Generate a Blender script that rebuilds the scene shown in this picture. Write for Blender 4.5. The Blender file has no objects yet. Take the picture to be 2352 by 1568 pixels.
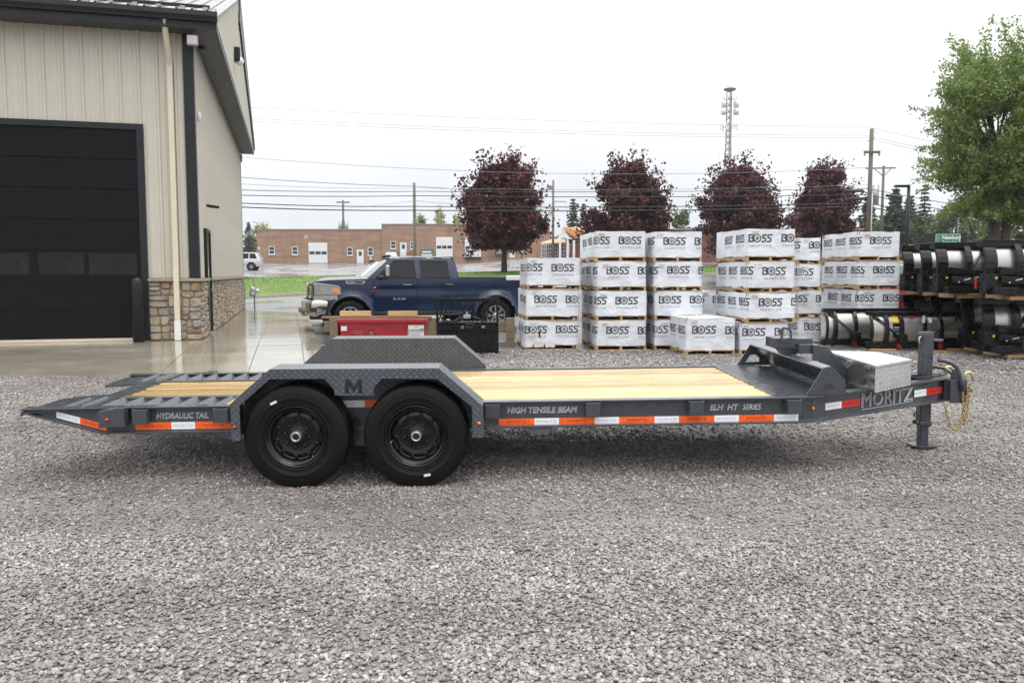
import bpy, bmesh, math, random
import numpy as np
from mathutils import Vector, Matrix, noise

SC = bpy.context.scene
COL = SC.collection
PI = math.pi
R = math.radians
rnd = random.Random(7)

# ------------------------------------------------------------------ camera, sky, sun, exposure
FOC = 1898.0                      # focal length in units where the picture is 2352 wide
PITCH = math.atan(154 / FOC)
CAMH = 1.645
cd = bpy.data.cameras.new('camera')
cd.sensor_width = 36.0
cd.lens = 36.0 * FOC / 2352.0
cd.clip_start = 0.1
cd.clip_end = 3000
cam = bpy.data.objects.new('camera', cd)
COL.objects.link(cam)
cam.location = (0, 0, CAMH)
cam.rotation_euler = (PI / 2 - PITCH, 0, 0)
SC.camera = cam

SUN_EL, SUN_AZ = R(74), R(130)    # high, behind the right shoulder, hidden by cloud
w = bpy.data.worlds.new('World')
SC.world = w
w.use_nodes = True
nt = w.node_tree
nt.nodes.clear()
sky = nt.nodes.new('ShaderNodeTexSky')
sky.sky_type = 'NISHITA'
sky.sun_disc = False
sky.sun_elevation = SUN_EL
sky.sun_rotation = SUN_AZ
sky.air_density = 1.0
sky.dust_density = 4.0
hsv = nt.nodes.new('ShaderNodeHueSaturation')
hsv.inputs['Saturation'].default_value = 0.12
geo = nt.nodes.new('ShaderNodeTexCoord')
sep = nt.nodes.new('ShaderNodeSeparateXYZ')
ramp = nt.nodes.new('ShaderNodeValToRGB')     # overcast: brighter overhead, pale grey-blue low down
e = ramp.color_ramp.elements
e[0].position = 0.0
e[0].color = (7.3, 7.7, 8.3, 1)
e[1].position = 1.0
e[1].color = (27.0, 27.2, 27.6, 1)
m1 = ramp.color_ramp.elements.new(0.12)
m1.color = (8.3, 8.6, 9.05, 1)
m2 = ramp.color_ramp.elements.new(0.32)
m2.color = (12.6, 12.7, 12.8, 1)
mp = nt.nodes.new('ShaderNodeMapping')
mp.inputs['Scale'].default_value = (1.0, 1.0, 2.6)
cl = nt.nodes.new('ShaderNodeTexNoise')
cl.inputs['Scale'].default_value = 2.2
cl.inputs['Detail'].default_value = 5
cl.inputs['Roughness'].default_value = 0.5
clr = nt.nodes.new('ShaderNodeMapRange')
clr.inputs['From Min'].default_value = 0.3
clr.inputs['From Max'].default_value = 0.7
clr.inputs['To Min'].default_value = 0.86
clr.inputs['To Max'].default_value = 1.14
mixc = nt.nodes.new('ShaderNodeMix')
mixc.data_type = 'RGBA'
mixc.inputs['Factor'].default_value = 0.82
mulc = nt.nodes.new('ShaderNodeMix')
mulc.data_type = 'RGBA'
mulc.blend_type = 'MULTIPLY'
mulc.inputs['Factor'].default_value = 1.0
bg = nt.nodes.new('ShaderNodeBackground')
bg.inputs['Strength'].default_value = 0.105
out = nt.nodes.new('ShaderNodeOutputWorld')
lk = nt.links.new
lk(geo.outputs['Generated'], sep.inputs[0])
lk(sep.outputs['Z'], ramp.inputs['Fac'])
lk(sky.outputs[0], hsv.inputs['Color'])
lk(hsv.outputs[0], mixc.inputs['A'])
lk(ramp.outputs[0], mixc.inputs['B'])
lk(geo.outputs['Generated'], mp.inputs['Vector'])
lk(mp.outputs[0], cl.inputs['Vector'])
lk(cl.outputs['Fac'], clr.inputs['Value'])
lk(mixc.outputs['Result'], mulc.inputs['A'])
lk(clr.outputs[0], mulc.inputs['B'])
lk(mulc.outputs['Result'], bg.inputs['Color'])
lk(bg.outputs[0], out.inputs['Surface'])

sl = bpy.data.lights.new('sun', 'SUN')
sl.energy = 1.1
sl.angle = R(35)
sl.color = (1.0, 0.96, 0.9)
sun = bpy.data.objects.new('sun', sl)
COL.objects.link(sun)
sun.rotation_euler = (PI / 2 - SUN_EL, 0, PI - SUN_AZ)

vs = SC.view_settings
vs.view_transform = 'Standard'
vs.look = 'None'
vs.exposure = 0.27
vs.gamma = 1.0
vs.use_curve_mapping = False
SC.render.engine = 'CYCLES'
cy = SC.cycles
cy.use_denoising = True
cy.max_bounces = 6
cy.diffuse_bounces = 3
cy.glossy_bounces = 3
cy.transmission_bounces = 4
cy.transparent_max_bounces = 6
cy.volume_bounces = 1
cy.caustics_reflective = False
cy.caustics_refractive = False

# ------------------------------------------------------------------ picture -> place
def ray(x, y):
    u = (x - 1176) / FOC
    v = (784 - y) / FOC
    return Vector((u, math.cos(PITCH) + v * math.sin(PITCH), -math.sin(PITCH) + v * math.cos(PITCH)))
CAMP = Vector((0, 0, CAMH))
def at(x, y, Y):
    d = ray(x, y)
    return CAMP + d * (Y / d.y)

def smooth01(t):
    t = min(1, max(0, t))
    return t * t * (3 - 2 * t)
def lerp(a, b, t):
    return a + (b - a) * t
def clamp(v, a, b):
    return max(a, min(b, v))
def kerb_y(X):
    return 47.5 + 0.483 * (clamp(X, -45, 45) + 15)
def kerb_z(X):
    return clamp(0.27 + 0.045 * (X + 15), 0.0, 2.4)
def bank_y(X):
    return kerb_y(X) + 9.3
def bank_z(X):
    return kerb_z(X) + clamp(0.86 - 0.018 * X, 0.35, 1.3)
def lot_z(X):
    return 3.4 + 0.9 * smooth01((X + 8) / 12)
def gz(X, Y):
    """height of the terrain"""
    if Y < 5.8:
        return 0.0
    if Y < 12.0:
        return 0.11 * (Y - 5.8) / 6.2
    ky, kz = kerb_y(X), kerb_z(X)
    if Y < 24:
        return 0.11 + 0.01 * (Y - 12) / 12
    if Y <= ky:
        return lerp(0.12, kz, ((Y - 24) / (ky - 24)) ** 1.2)
    by, bz = bank_y(X), bank_z(X)
    if Y <= by:
        return lerp(kz, bz, smooth01((Y - ky) / (by - ky)) * 0.5 + 0.5 * (Y - ky) / (by - ky))
    if Y <= 133:
        return lerp(bz, lot_z(X), (Y - by) / (133 - by))
    return lot_z(X) + (Y - 133) * 0.004
def gnd(x, y):
    """the point of the terrain under a picture point"""
    d = ray(x, y)
    t = 3.0
    for _ in range(80):
        p = CAMP + d * t
        t = 0.5 * t + 0.5 * min((CAMH - gz(p.x, p.y)) / max(1e-4, -d.z), 400)
    return CAMP + d * t

# ------------------------------------------------------------------ mesh helpers
class MB:
    def __init__(self):
        self.v, self.f, self.s = [], [], []
    def add(self, vs, fs, smooth=False):
        n = len(self.v)
        self.v += [tuple(p) for p in vs]
        self.f += [tuple(i + n for i in f) for f in fs]
        self.s += [smooth] * len(fs)
        return self
    def box(self, x0, x1, y0, y1, z0, z1):
        return self.add([(x0, y0, z0), (x1, y0, z0), (x1, y1, z0), (x0, y1, z0), (x0, y0, z1), (x1, y0, z1), (x1, y1, z1), (x0, y1, z1)],
                        [(3, 2, 1, 0), (4, 5, 6, 7), (0, 1, 5, 4), (1, 2, 6, 5), (2, 3, 7, 6), (3, 0, 4, 7)])
    def bar(self, p, q, wd, ht, up=(0, 0, 1)):
        p, q, up = Vector(p), Vector(q), Vector(up)
        d = (q - p).normalized()
        s = d.cross(up)
        if s.length < 1e-5:
            s = d.cross(Vector((1, 0, 0)))
        s.normalize()
        u = s.cross(d)
        s, u = s * wd / 2, u * ht / 2
        return self.add([p - s - u, p + s - u, p + s + u, p - s + u, q - s - u, q + s - u, q + s + u, q - s + u],
                        [(0, 1, 2, 3), (7, 6, 5, 4), (0, 4, 5, 1), (1, 5, 6, 2), (2, 6, 7, 3), (3, 7, 4, 0)])
    def prism(self, poly, fn0, fn1):
        """poly: 2D points; fn0/fn1 map (a,b)->3D for the two caps"""
        n = len(poly)
        a = [fn0(*p) for p in poly]
        b = [fn1(*p) for p in poly]
        self.add(a + b, [tuple(range(n)), tuple(range(2 * n - 1, n - 1, -1))] + [(i, i + n, (i + 1) % n + n, (i + 1) % n) for i in range(n)])
        return self
    def xz(self, poly, y0, y1):
        return self.prism(poly, lambda a, b: (a, y0, b), lambda a, b: (a, y1, b))
    def xy(self, poly, z0, z1):
        return self.prism(poly, lambda a, b: (a, b, z1), lambda a, b: (a, b, z0))
    def yz(self, poly, x0, x1):
        return self.prism(poly, lambda a, b: (x0, a, b), lambda a, b: (x1, a, b))
    def tube(self, pts, r, n=8, caps=True, closed=False):
        pts = [Vector(p) for p in pts]
        rs = r if isinstance(r, (list, tuple)) else [r] * len(pts)
        base = len(self.v)
        m = len(pts)
        ref = None
        for i, p in enumerate(pts):
            if closed:
                d = pts[(i + 1) % m] - pts[i - 1]
            else:
                d = pts[min(i + 1, m - 1)] - pts[max(i - 1, 0)]
            d.normalize()
            if ref is None:
                ref = Vector((0, 0, 1)) if abs(d.z) < 0.9 else Vector((1, 0, 0))
            s = d.cross(ref)
            if s.length < 1e-4:
                s = d.cross(Vector((0, 1, 0)))
            s.normalize()
            u = s.cross(d).normalized()
            ref = u
            for k in range(n):
                a = 2 * PI * k / n
                self.v.append(tuple(p + (s * math.cos(a) + u * math.sin(a)) * rs[i]))
        last = m if closed else m - 1
        for i in range(last):
            j = (i + 1) % m
            for k in range(n):
                k2 = (k + 1) % n
                self.f.append((base + i * n + k, base + i * n + k2, base + j * n + k2, base + j * n + k))
                self.s.append(True)
        if caps and not closed:
            self.f.append(tuple(base + k for k in range(n - 1, -1, -1)))
            self.f.append(tuple(base + (m - 1) * n + k for k in range(n)))
            self.s += [False, False]
        return self
    def cyl(self, p, q, r, n=12, r2=None):
        return self.tube([p, q], [r, r if r2 is None else r2], n)
    def lathe(self, prof, n=32, fn=None, closed=False):
        """prof: (radius, height) pairs turned about an axis; fn maps (x,y,h)->3D"""
        fn = fn or (lambda x, y, h: (x, y, h))
        base = len(self.v)
        m = len(prof)
        for (rr, h) in prof:
            for k in range(n):
                a = 2 * PI * k / n
                self.v.append(tuple(fn(rr * math.cos(a), rr * math.sin(a), h)))
        for i in range(m if closed else m - 1):
            j = (i + 1) % m
            for k in range(n):
                k2 = (k + 1) % n
                self.f.append((base + i * n + k, base + i * n + k2, base + j * n + k2, base + j * n + k))
                self.s.append(True)
        return self
    def grid(self, fn, us, vs_, smooth=True):
        nu, nv = len(us), len(vs_)
        vs = [fn(u, v) for u in us for v in vs_]
        return self.add(vs, [(i * nv + j, (i + 1) * nv + j, (i + 1) * nv + j + 1, i * nv + j + 1) for i in range(nu - 1) for j in range(nv - 1)], smooth)
    def ball(self, c, r, n=10, m=6, sc=(1, 1, 1)):
        vs, fs = [], []
        for i in range(m + 1):
            t = PI * i / m
            for k in range(n):
                a = 2 * PI * k / n
                vs.append((c[0] + sc[0] * r * math.sin(t) * math.cos(a), c[1] + sc[1] * r * math.sin(t) * math.sin(a), c[2] + sc[2] * r * math.cos(t)))
        for i in range(m):
            for k in range(n):
                fs.append((i * n + k, (i + 1) * n + k, (i + 1) * n + (k + 1) % n, i * n + (k + 1) % n))
        return self.add(vs, fs, True)
    def xf(self, mat):
        self.v = [tuple(mat @ Vector(p)) for p in self.v]
        return self
    def mesh(self, name, m=None, recalc=True, uv=True):
        me = bpy.data.meshes.new(name)
        me.from_pydata(self.v, [], self.f)
        me.polygons.foreach_set('use_smooth', self.s)
        if recalc:
            b = bmesh.new()
            b.from_mesh(me)
            bmesh.ops.recalc_face_normals(b, faces=b.faces)
            b.to_mesh(me)
            b.free()
        if uv:
            box_uv(me)
        if m is not None:
            me.materials.append(m)
        me.update()
        return me
    def build(self, name, m, parent=None, bevel=0.0, recalc=True, uv=True, **props):
        o = bpy.data.objects.new(name, self.mesh(name, m, recalc, uv))
        return put(o, parent, bevel, **props)

def put(o, parent=None, bevel=0.0, **props):
    COL.objects.link(o)
    if parent is not None:
        o.parent = parent
    if bevel:
        b = o.modifiers.new('edge', 'BEVEL')
        b.width = bevel
        b.segments = 2
        b.limit_method = 'ANGLE'
        b.angle_limit = R(40)
    for k, v in props.items():
        o[k] = v
    return o

def box_uv(me):
    n = len(me.loops)
    if n == 0:
        return
    uvl = me.uv_layers.new(name='UVMap')
    co = np.empty(len(me.vertices) * 3)
    me.vertices.foreach_get('co', co)
    co = co.reshape(-1, 3)
    li = np.empty(n, dtype=np.int64)
    me.loops.foreach_get('vertex_index', li)
    pn = np.empty(len(me.polygons) * 3)
    me.polygons.foreach_get('normal', pn)
    pn = np.abs(pn.reshape(-1, 3))
    lt = np.empty(len(me.polygons), dtype=np.int64)
    me.polygons.foreach_get('loop_total', lt)
    ax = np.repeat(np.argmax(pn, axis=1), lt)
    c = co[li]
    uv = np.empty((n, 2))
    uv[:, 0] = np.where(ax == 0, c[:, 1], c[:, 0])
    uv[:, 1] = np.where(ax == 2, c[:, 1], c[:, 2])
    uvl.data.foreach_set('uv', uv.ravel())

def thing(name, label, cat, loc=(0, 0, 0), rz=0.0, group=None, mat=None):
    o = bpy.data.objects.new(name, None)
    o.empty_display_size = 0.2
    COL.objects.link(o)
    if mat is not None:
        o.matrix_world = mat
    else:
        o.location = loc
        o.rotation_euler = (0, 0, rz)
    o['label'] = label
    o['category'] = cat
    if group:
        o['group'] = group
    return o
def tag(o, label, cat, group=None):
    o['label'] = label
    o['category'] = cat
    if group:
        o['group'] = group
    return o
def dup(src, loc, rz, label, group=None):
    kids = {}
    for o in COL.objects:
        if o.parent is not None:
            kids.setdefault(o.parent.name, []).append(o)
    def rec(o, par):
        c = o.copy()
        COL.objects.link(c)
        c.parent = par
        for ch in kids.get(o.name, []):
            rec(ch, c)
        return c
    c = rec(src, None)
    c.location = loc
    c.rotation_euler = (0, 0, rz)
    c['label'] = label
    if group:
        c['group'] = group
    return c
def shared(me, name, parent, loc=(0, 0, 0), rot=(0, 0, 0), sc=(1, 1, 1), **props):
    o = bpy.data.objects.new(name, me)
    COL.objects.link(o)
    o.parent = parent
    o.location = loc
    o.rotation_euler = rot
    o.scale = sc
    for k, v in props.items():
        o[k] = v
    return o

# ------------------------------------------------------------------ material helpers
class NT:
    def __init__(self, name):
        self.m = bpy.data.materials.new(name)
        self.m.use_nodes = True
        self.t = self.m.node_tree
        self.t.nodes.clear()
        self.p = self.n('ShaderNodeBsdfPrincipled')
        self.o = self.n('ShaderNodeOutputMaterial')
        self.t.links.new(self.p.outputs[0], self.o.inputs[0])
        self._c = None
    def n(self, typ, **kw):
        x = self.t.nodes.new(typ)
        for k, v in kw.items():
            setattr(x, k, v)
        return x
    def set(self, node, key, val):
        s = node.inputs[key]
        if isinstance(val, bpy.types.NodeSocket):
            self.t.links.new(val, s)
        else:
            s.default_value = val
    @property
    def co(self):
        if self._c is None:
            self._c = self.n('ShaderNodeTexCoord')
        return self._c.outputs['Object']
    @property
    def uv(self):
        self.co
        return self._c.outputs['UV']
    def pos(self):
        return self.n('ShaderNodeNewGeometry').outputs['Position']
    def math(self, op, a, b=0.0, c=0.0):
        x = self.n('ShaderNodeMath', operation=op)
        self.set(x, 0, a)
        self.set(x, 1, b)
        self.set(x, 2, c)
        return x.outputs[0]
    def mapping(self, vec, scale=(1, 1, 1), rot=(0, 0, 0)):
        x = self.n('ShaderNodeMapping')
        self.set(x, 'Vector', vec)
        x.inputs['Scale'].default_value = scale
        x.inputs['Rotation'].default_value = rot
        return x.outputs[0]
    def noise(self, vec, scale, detail=3, rough=0.55, out='Fac', dist=0.0):
        x = self.n('ShaderNodeTexNoise')
        self.set(x, 'Vector', vec)
        x.inputs['Scale'].default_value = scale
        x.inputs['Detail'].default_value = detail
        x.inputs['Roughness'].default_value = rough
        x.inputs['Distortion'].default_value = dist
        return x.outputs[out]
    def vor(self, vec, scale, out='Distance', feat='F1'):
        x = self.n('ShaderNodeTexVoronoi', feature=feat)
        self.set(x, 'Vector', vec)
        x.inputs['Scale'].default_value = scale
        return x.outputs[out]
    def rng(self, v, a, b, c, d, smooth=False):
        x = self.n('ShaderNodeMapRange')
        if smooth:
            x.interpolation_type = 'SMOOTHSTEP'
        self.set(x, 'Value', v)
        for k, val in zip(('From Min', 'From Max', 'To Min', 'To Max'), (a, b, c, d)):
            self.set(x, k, val)
        return x.outputs[0]
    def mix(self, f, a, b, blend='MIX'):
        x = self.n('ShaderNodeMix', data_type='RGBA', blend_type=blend)
        self.set(x, 'Factor', f)
        for k, c in (('A', a), ('B', b)):
            self.set(x, k, c if isinstance(c, bpy.types.NodeSocket) else (c[0], c[1], c[2], 1))
        return x.outputs['Result']
    def ramp(self, f, stops):
        x = self.n('ShaderNodeValToRGB')
        self.set(x, 'Fac', f)
        el = x.color_ramp.elements
        while len(el) < len(stops):
            el.new(0.5)
        for q, (p, c) in zip(el, stops):
            q.position = p
            q.color = (c[0], c[1], c[2], 1)
        return x.outputs[0]
    def bump(self, h, strength=0.3, dist=0.01, normal=None):
        x = self.n('ShaderNodeBump')
        x.inputs['Strength'].default_value = strength
        x.inputs['Distance'].default_value = dist
        self.set(x, 'Height', h)
        if normal is not None:
            self.set(x, 'Normal', normal)
        return x.outputs[0]
    def orand(self):
        return self.n('ShaderNodeObjectInfo').outputs['Random']
    def done(self, col=None, rough=None, metal=None, normal=None, **kw):
        for k, v in (('Base Color', col), ('Roughness', rough), ('Metallic', metal), ('Normal', normal)):
            if v is not None:
                if k == 'Base Color' and not isinstance(v, bpy.types.NodeSocket):
                    v = (v[0], v[1], v[2], 1)
                self.set(self.p, k, v)
        for k, v in kw.items():
            self.set(self.p, k.replace('_', ' '), v)
        return self.m

def mat(name, col, rough=0.5, metal=0.0, var=0.12, vs=4.0, bump=0.0, bs=60.0, coat=0.0, rv=0.1, orv=0.0, spec=None, dirt=None, dirt_amt=0.0):
    """a paint, plastic, metal or stone: colour that varies a little, uneven gloss, fine relief"""
    t = NT(name)
    nz = t.noise(t.co, vs, 4)
    k = t.rng(nz, 0.25, 0.75, 1 - var, 1 + var)
    c = t.mix(1.0, col, k, 'MULTIPLY')
    if orv:
        c = t.mix(1.0, c, t.rng(t.orand(), 0, 1, 1 - orv, 1 + orv), 'MULTIPLY')
    if dirt is not None:
        d = t.rng(t.noise(t.co, vs * 2.3, 6, 0.7), 0.45, 0.75, 0, dirt_amt)
        c = t.mix(d, c, dirt)
    rr = t.rng(t.noise(t.co, vs * 3.1, 3), 0.3, 0.7, max(0.02, rough - rv), min(1, rough + rv))
    nm = t.bump(t.noise(t.co, bs, 3), bump, 0.004) if bump else None
    kw = {}
    if coat:
        kw['Coat Weight'] = coat
        t.p.inputs['Coat Weight'].default_value = coat
        t.p.inputs['Coat Roughness'].default_value = 0.06
    if spec is not None:
        t.p.inputs['Specular IOR Level'].default_value = spec
    return t.done(c, rr, metal, nm)

def tread(t, pitch=0.032):
    """lugs of a diamond tread plate as a height 0..1, from the metric UV"""
    s = t.n('ShaderNodeSeparateXYZ')
    t.set(s, 0, t.mapping(t.uv, (1 / pitch, 1 / pitch, 1), (0, 0, R(45))))
    x, y = s.outputs[0], s.outputs[1]
    cx, cy_ = t.math('FLOOR', x), t.math('FLOOR', y)
    fx, fy = t.math('SUBTRACT', t.math('FRACT', x), 0.5), t.math('SUBTRACT', t.math('FRACT', y), 0.5)
    par = t.math('ABSOLUTE', t.math('MODULO', t.math('ADD', cx, cy_), 2.0))
    a = t.n('ShaderNodeMix', data_type='FLOAT')
    b = t.n('ShaderNodeMix', data_type='FLOAT')
    for q, (u, v) in ((a, (fx, fy)), (b, (fy, fx))):
        t.set(q, 0, par)
        t.set(q, 2, u)
        t.set(q, 3, v)
    d = t.math('ADD', t.math('POWER', t.math('DIVIDE', t.math('ABSOLUTE', a.outputs[0]), 0.5), 2.0),
               t.math('POWER', t.math('DIVIDE', t.math('ABSOLUTE', b.outputs[0]), 0.15), 2.0))
    return t.rng(d, 0.35, 1.0, 1.0, 0.0, True)

def tread_mat(name, col, rough, metal, pitch=0.032, lug=1.25, strength=0.8):
    t = NT(name)
    h = tread(t, pitch)
    nz = t.noise(t.co, 6, 4)
    c = t.mix(1.0, col, t.rng(nz, 0.3, 0.7, 0.88, 1.12), 'MULTIPLY')
    c = t.mix(h, c, tuple(min(1, q * lug) for q in col))
    rr = t.rng(t.noise(t.co, 14, 3), 0.3, 0.7, rough - 0.08, rough + 0.1)
    return t.done(c, rr, metal, t.bump(h, strength, 0.004))

# ------------------------------------------------------------------ lettering (flat meshes)
_tx = {}
def text2d(s, bold=0.0, shear=0.0, outline=0.0, space=1.0):
    """letters as 2D triangles; cap height 1, starting at x=0.  -> (verts, faces, width)"""
    key = (s, bold, shear, outline, space)
    if key in _tx:
        return _tx[key]
    cu = bpy.data.curves.new('lettering', 'FONT')
    cu.body = s
    cu.size = 1.0
    cu.resolution_u = 2
    cu.shear = shear
    cu.space_character = space
    if outline:
        cu.fill_mode = 'NONE'
        cu.bevel_depth = outline
        cu.bevel_resolution = 0
    else:
        cu.offset = bold
    o = bpy.data.objects.new('lettering', cu)
    COL.objects.link(o)
    dg = bpy.context.evaluated_depsgraph_get()
    me = bpy.data.meshes.new_from_object(o.evaluated_get(dg))
    vs = [(v.co.x, v.co.y, v.co.z) for v in me.vertices]
    fs = [tuple(p.vertices) for p in me.polygons]
    bpy.data.objects.remove(o)
    bpy.data.curves.remove(cu)
    bpy.data.meshes.remove(me)
    k = 1 / 0.69
    x0 = min(v[0] for v in vs)
    vs = [((v[0] - x0) * k, v[1] * k, v[2] * k) for v in vs]
    _tx[key] = (vs, fs, max(v[0] for v in vs))
    return _tx[key]

def letters(mb, s, origin, ux, uy, h, wide=1.0, bold=0.0, shear=0.0, outline=0.0, align='L', off=0.0, space=1.0):
    """puts a word on a plane: origin = left end of the base line, ux/uy = unit vectors of the plane"""
    vs, fs, wd = text2d(s, bold, shear, outline, space)
    origin, ux, uy = Vector(origin), Vector(ux), Vector(uy)
    nn = ux.cross(uy)
    x0 = {'L': 0, 'C': -wd * h * wide / 2, 'R': -wd * h * wide}[align]
    mb.add([origin + ux * (x0 + v[0] * h * wide) + uy * v[1] * h + nn * (off + v[2] * h) for v in vs], fs)
    return mb
# ------------------------------------------------------------------ ground materials
def damp(t, p):
    """large uneven patches of wetter, darker ground"""
    a = t.noise(t.mapping(p, (0.22, 0.55, 1.0)), 1.0, 5, 0.62)
    b = t.noise(t.mapping(p, (0.9, 1.5, 1.0)), 1.0, 4, 0.6)
    return t.rng(t.math('ADD', t.math('MULTIPLY', a, 0.7), t.math('MULTIPLY', b, 0.3)), 0.38, 0.62, 0.72, 1.16)
def gravel_mat():
    t = NT('gravel')
    p = t.pos()
    base = t.ramp(t.noise(p, 1.1, 5, 0.65), [(0.3, (0.125, 0.110, 0.096)), (0.5, (0.175, 0.156, 0.138)), (0.7, (0.23, 0.208, 0.187))])
    vo = t.n('ShaderNodeTexVoronoi')
    t.set(vo, 'Vector', p)
    vo.inputs['Scale'].default_value = 38
    cellv = t.n('ShaderNodeSeparateColor')
    t.set(cellv, 0, vo.outputs['Color'])
    stone = t.ramp(cellv.outputs[0], [(0.0, (0.09, 0.085, 0.08)), (0.45, (0.2, 0.19, 0.178)), (0.8, (0.29, 0.278, 0.262)), (1.0, (0.42, 0.405, 0.385))])
    edge = t.rng(vo.outputs['Distance'], 0.15, 0.6, 1.0, 0.0, True)
    vis = t.math('MULTIPLY', edge, t.rng(cellv.outputs[1], 0.3, 0.5, 0.0, 0.85))
    c = t.mix(vis, base, stone)
    fine = t.noise(p, 160, 4, 0.7)
    c = t.mix(1.0, c, t.rng(fine, 0.3, 0.7, 0.72, 1.25), 'MULTIPLY')
    c = t.mix(1.0, c, damp(t, p), 'MULTIPLY')
    h = t.math('ADD', t.math('MULTIPLY', vis, 0.8), t.math('MULTIPLY', fine, 0.35))
    rr = t.rng(t.noise(p, 7, 4), 0.35, 0.65, 0.32, 0.75)
    return t.done(c, rr, 0, t.bump(h, 0.7, 0.02))

def stone_mat():
    t = NT('crushed_stone')
    r = t.orand()
    c = t.ramp(r, [(0.0, (0.105, 0.094, 0.089)), (0.3, (0.188, 0.171, 0.164)), (0.62, (0.25, 0.23, 0.221)), (0.88, (0.315, 0.294, 0.284)), (0.97, (0.41, 0.388, 0.374)), (0.99, (0.31, 0.27, 0.22)), (1.0, (0.25, 0.19, 0.15))])
    c = t.mix(1.0, c, t.rng(t.noise(t.pos(), 90, 4), 0.3, 0.7, 0.8, 1.2), 'MULTIPLY')
    c = t.mix(1.0, c, damp(t, t.pos()), 'MULTIPLY')
    return t.done(c, t.rng(t.noise(t.pos(), 30, 2), 0.3, 0.7, 0.26, 0.55), 0, t.bump(t.noise(t.pos(), 220, 3), 0.25, 0.003))

def asphalt_mat(name, col, wet):
    t = NT(name)
    p = t.pos()
    n1 = t.noise(p, 0.55, 6, 0.65)
    c = t.mix(1.0, col, t.rng(n1, 0.3, 0.7, 0.7, 1.3), 'MULTIPLY')
    c = t.mix(1.0, c, t.rng(t.noise(p, 70, 3, 0.7), 0.3, 0.7, 0.75, 1.25), 'MULTIPLY')
    pud = t.noise(t.mapping(p, (1.0, 0.6, 1.0)), 0.35, 5, 0.6)
    rr = t.rng(pud, 0.4, 0.6, wet + 0.25, wet)
    h = t.math('MULTIPLY', t.noise(p, 120, 3, 0.7), t.rng(pud, 0.45, 0.6, 1.0, 0.15))
    return t.done(c, rr, 0, t.bump(h, 0.35, 0.01), Specular_IOR_Level=0.6)

def concrete_mat():
    t = NT('wet_concrete')
    p = t.pos()
    c = t.ramp(t.noise(p, 0.9, 6, 0.65), [(0.3, (0.21, 0.185, 0.145)), (0.55, (0.28, 0.252, 0.205)), (0.75, (0.36, 0.33, 0.28))])
    c = t.mix(1.0, c, t.rng(t.noise(p, 45, 4, 0.7), 0.3, 0.7, 0.85, 1.15), 'MULTIPLY')
    c = t.mix(1.0, c, t.rng(t.orand(), 0, 1, 0.9, 1.1), 'MULTIPLY')
    st = t.mapping(p, (0.5, 3.2, 1.0), (0, 0, R(-15)))
    pud = t.noise(st, 0.8, 5, 0.62)
    rr = t.rng(pud, 0.36, 0.6, 0.16, 0.025)
    h = t.math('ADD', t.math('MULTIPLY', t.noise(t.mapping(p, (0.8, 7.0, 1.0), (0, 0, R(-15))), 3.0, 3), 0.5),
               t.math('MULTIPLY', t.noise(p, 140, 2), t.rng(pud, 0.4, 0.6, 0.35, 0.05)))
    return t.done(c, rr, 0, t.bump(h, 0.12, 0.012), Specular_IOR_Level=0.85)

def grass_mat(name, a, b):
    t = NT(name)
    p = t.pos()
    c = t.mix(t.rng(t.noise(p, 0.6, 5, 0.6), 0.35, 0.65, 0, 1), a, b)
    c = t.mix(1.0, c, t.rng(t.noise(t.mapping(p, (1, 1, 1)), 9, 5, 0.7), 0.3, 0.7, 0.6, 1.4), 'MULTIPLY')
    return t.done(c, 0.75, 0, t.bump(t.noise(p, 14, 5, 0.7), 0.8, 0.08))

M_GRAVEL = gravel_mat()
M_STONE = stone_mat()
M_ASPH = asphalt_mat('wet_asphalt', (0.115, 0.112, 0.112), 0.13)
M_LOT = asphalt_mat('worn_wet_asphalt', (0.16, 0.153, 0.158), 0.10)
M_CONC = concrete_mat()
M_GRASS = grass_mat('lawn_grass', (0.075, 0.15, 0.013), (0.125, 0.205, 0.026))
M_EARTH = grass_mat('field', (0.05, 0.075, 0.02), (0.08, 0.09, 0.035))
M_KERB = mat('kerb_concrete', (0.36, 0.33, 0.27), 0.5, var=0.2, bump=0.3)
M_LINE = mat('road_paint', (0.62, 0.62, 0.6), 0.35, var=0.25, vs=6)

# ------------------------------------------------------------------ terrain: one lattice, every sheet shares its rows
COLS = [-600, -300, -160, -90, -60, -45] + [-45 + 2.5 * i for i in range(1, 37)] + [60, 90, 160, 300, 600]
ROWS = []
for y in (-60, -20, -6, 0, 2, 4, 5.8, 8, 10, 12, 14, 16.75, 20, 24):
    ROWS.append(lambda X, y=y: y)
for f in (0.12, 0.25, 0.37, 0.5, 0.62, 0.75, 0.87, 1.0):
    ROWS.append(lambda X, f=f: lerp(24, kerb_y(X), f))
iK = len(ROWS) - 1
for f in (0.25, 0.5, 0.75, 1.0):
    ROWS.append(lambda X, f=f: lerp(kerb_y(X), bank_y(X), f))
iB = len(ROWS) - 1
for f in (0.2, 0.4, 0.6, 0.8, 1.0):
    ROWS.append(lambda X, f=f: lerp(bank_y(X), 133, f))
for y in (160, 220, 320, 600, 1200):
    ROWS.append(lambda X, y=y: y)
i12, i16, i24 = 9, 11, 13

def sheet(name, r0, r1, x0, x1, dz, m):
    cs = [x for x in COLS if x0 <= x <= x1]
    mb = MB()
    def f(X, ri):
        Y = ROWS[ri](X)
        return (X, Y, gz(X, Y) + dz)
    mb.grid(f, cs, list(range(r0, r1 + 1)), True)
    return mb.build(name, m, kind='structure', uv=False)

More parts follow.
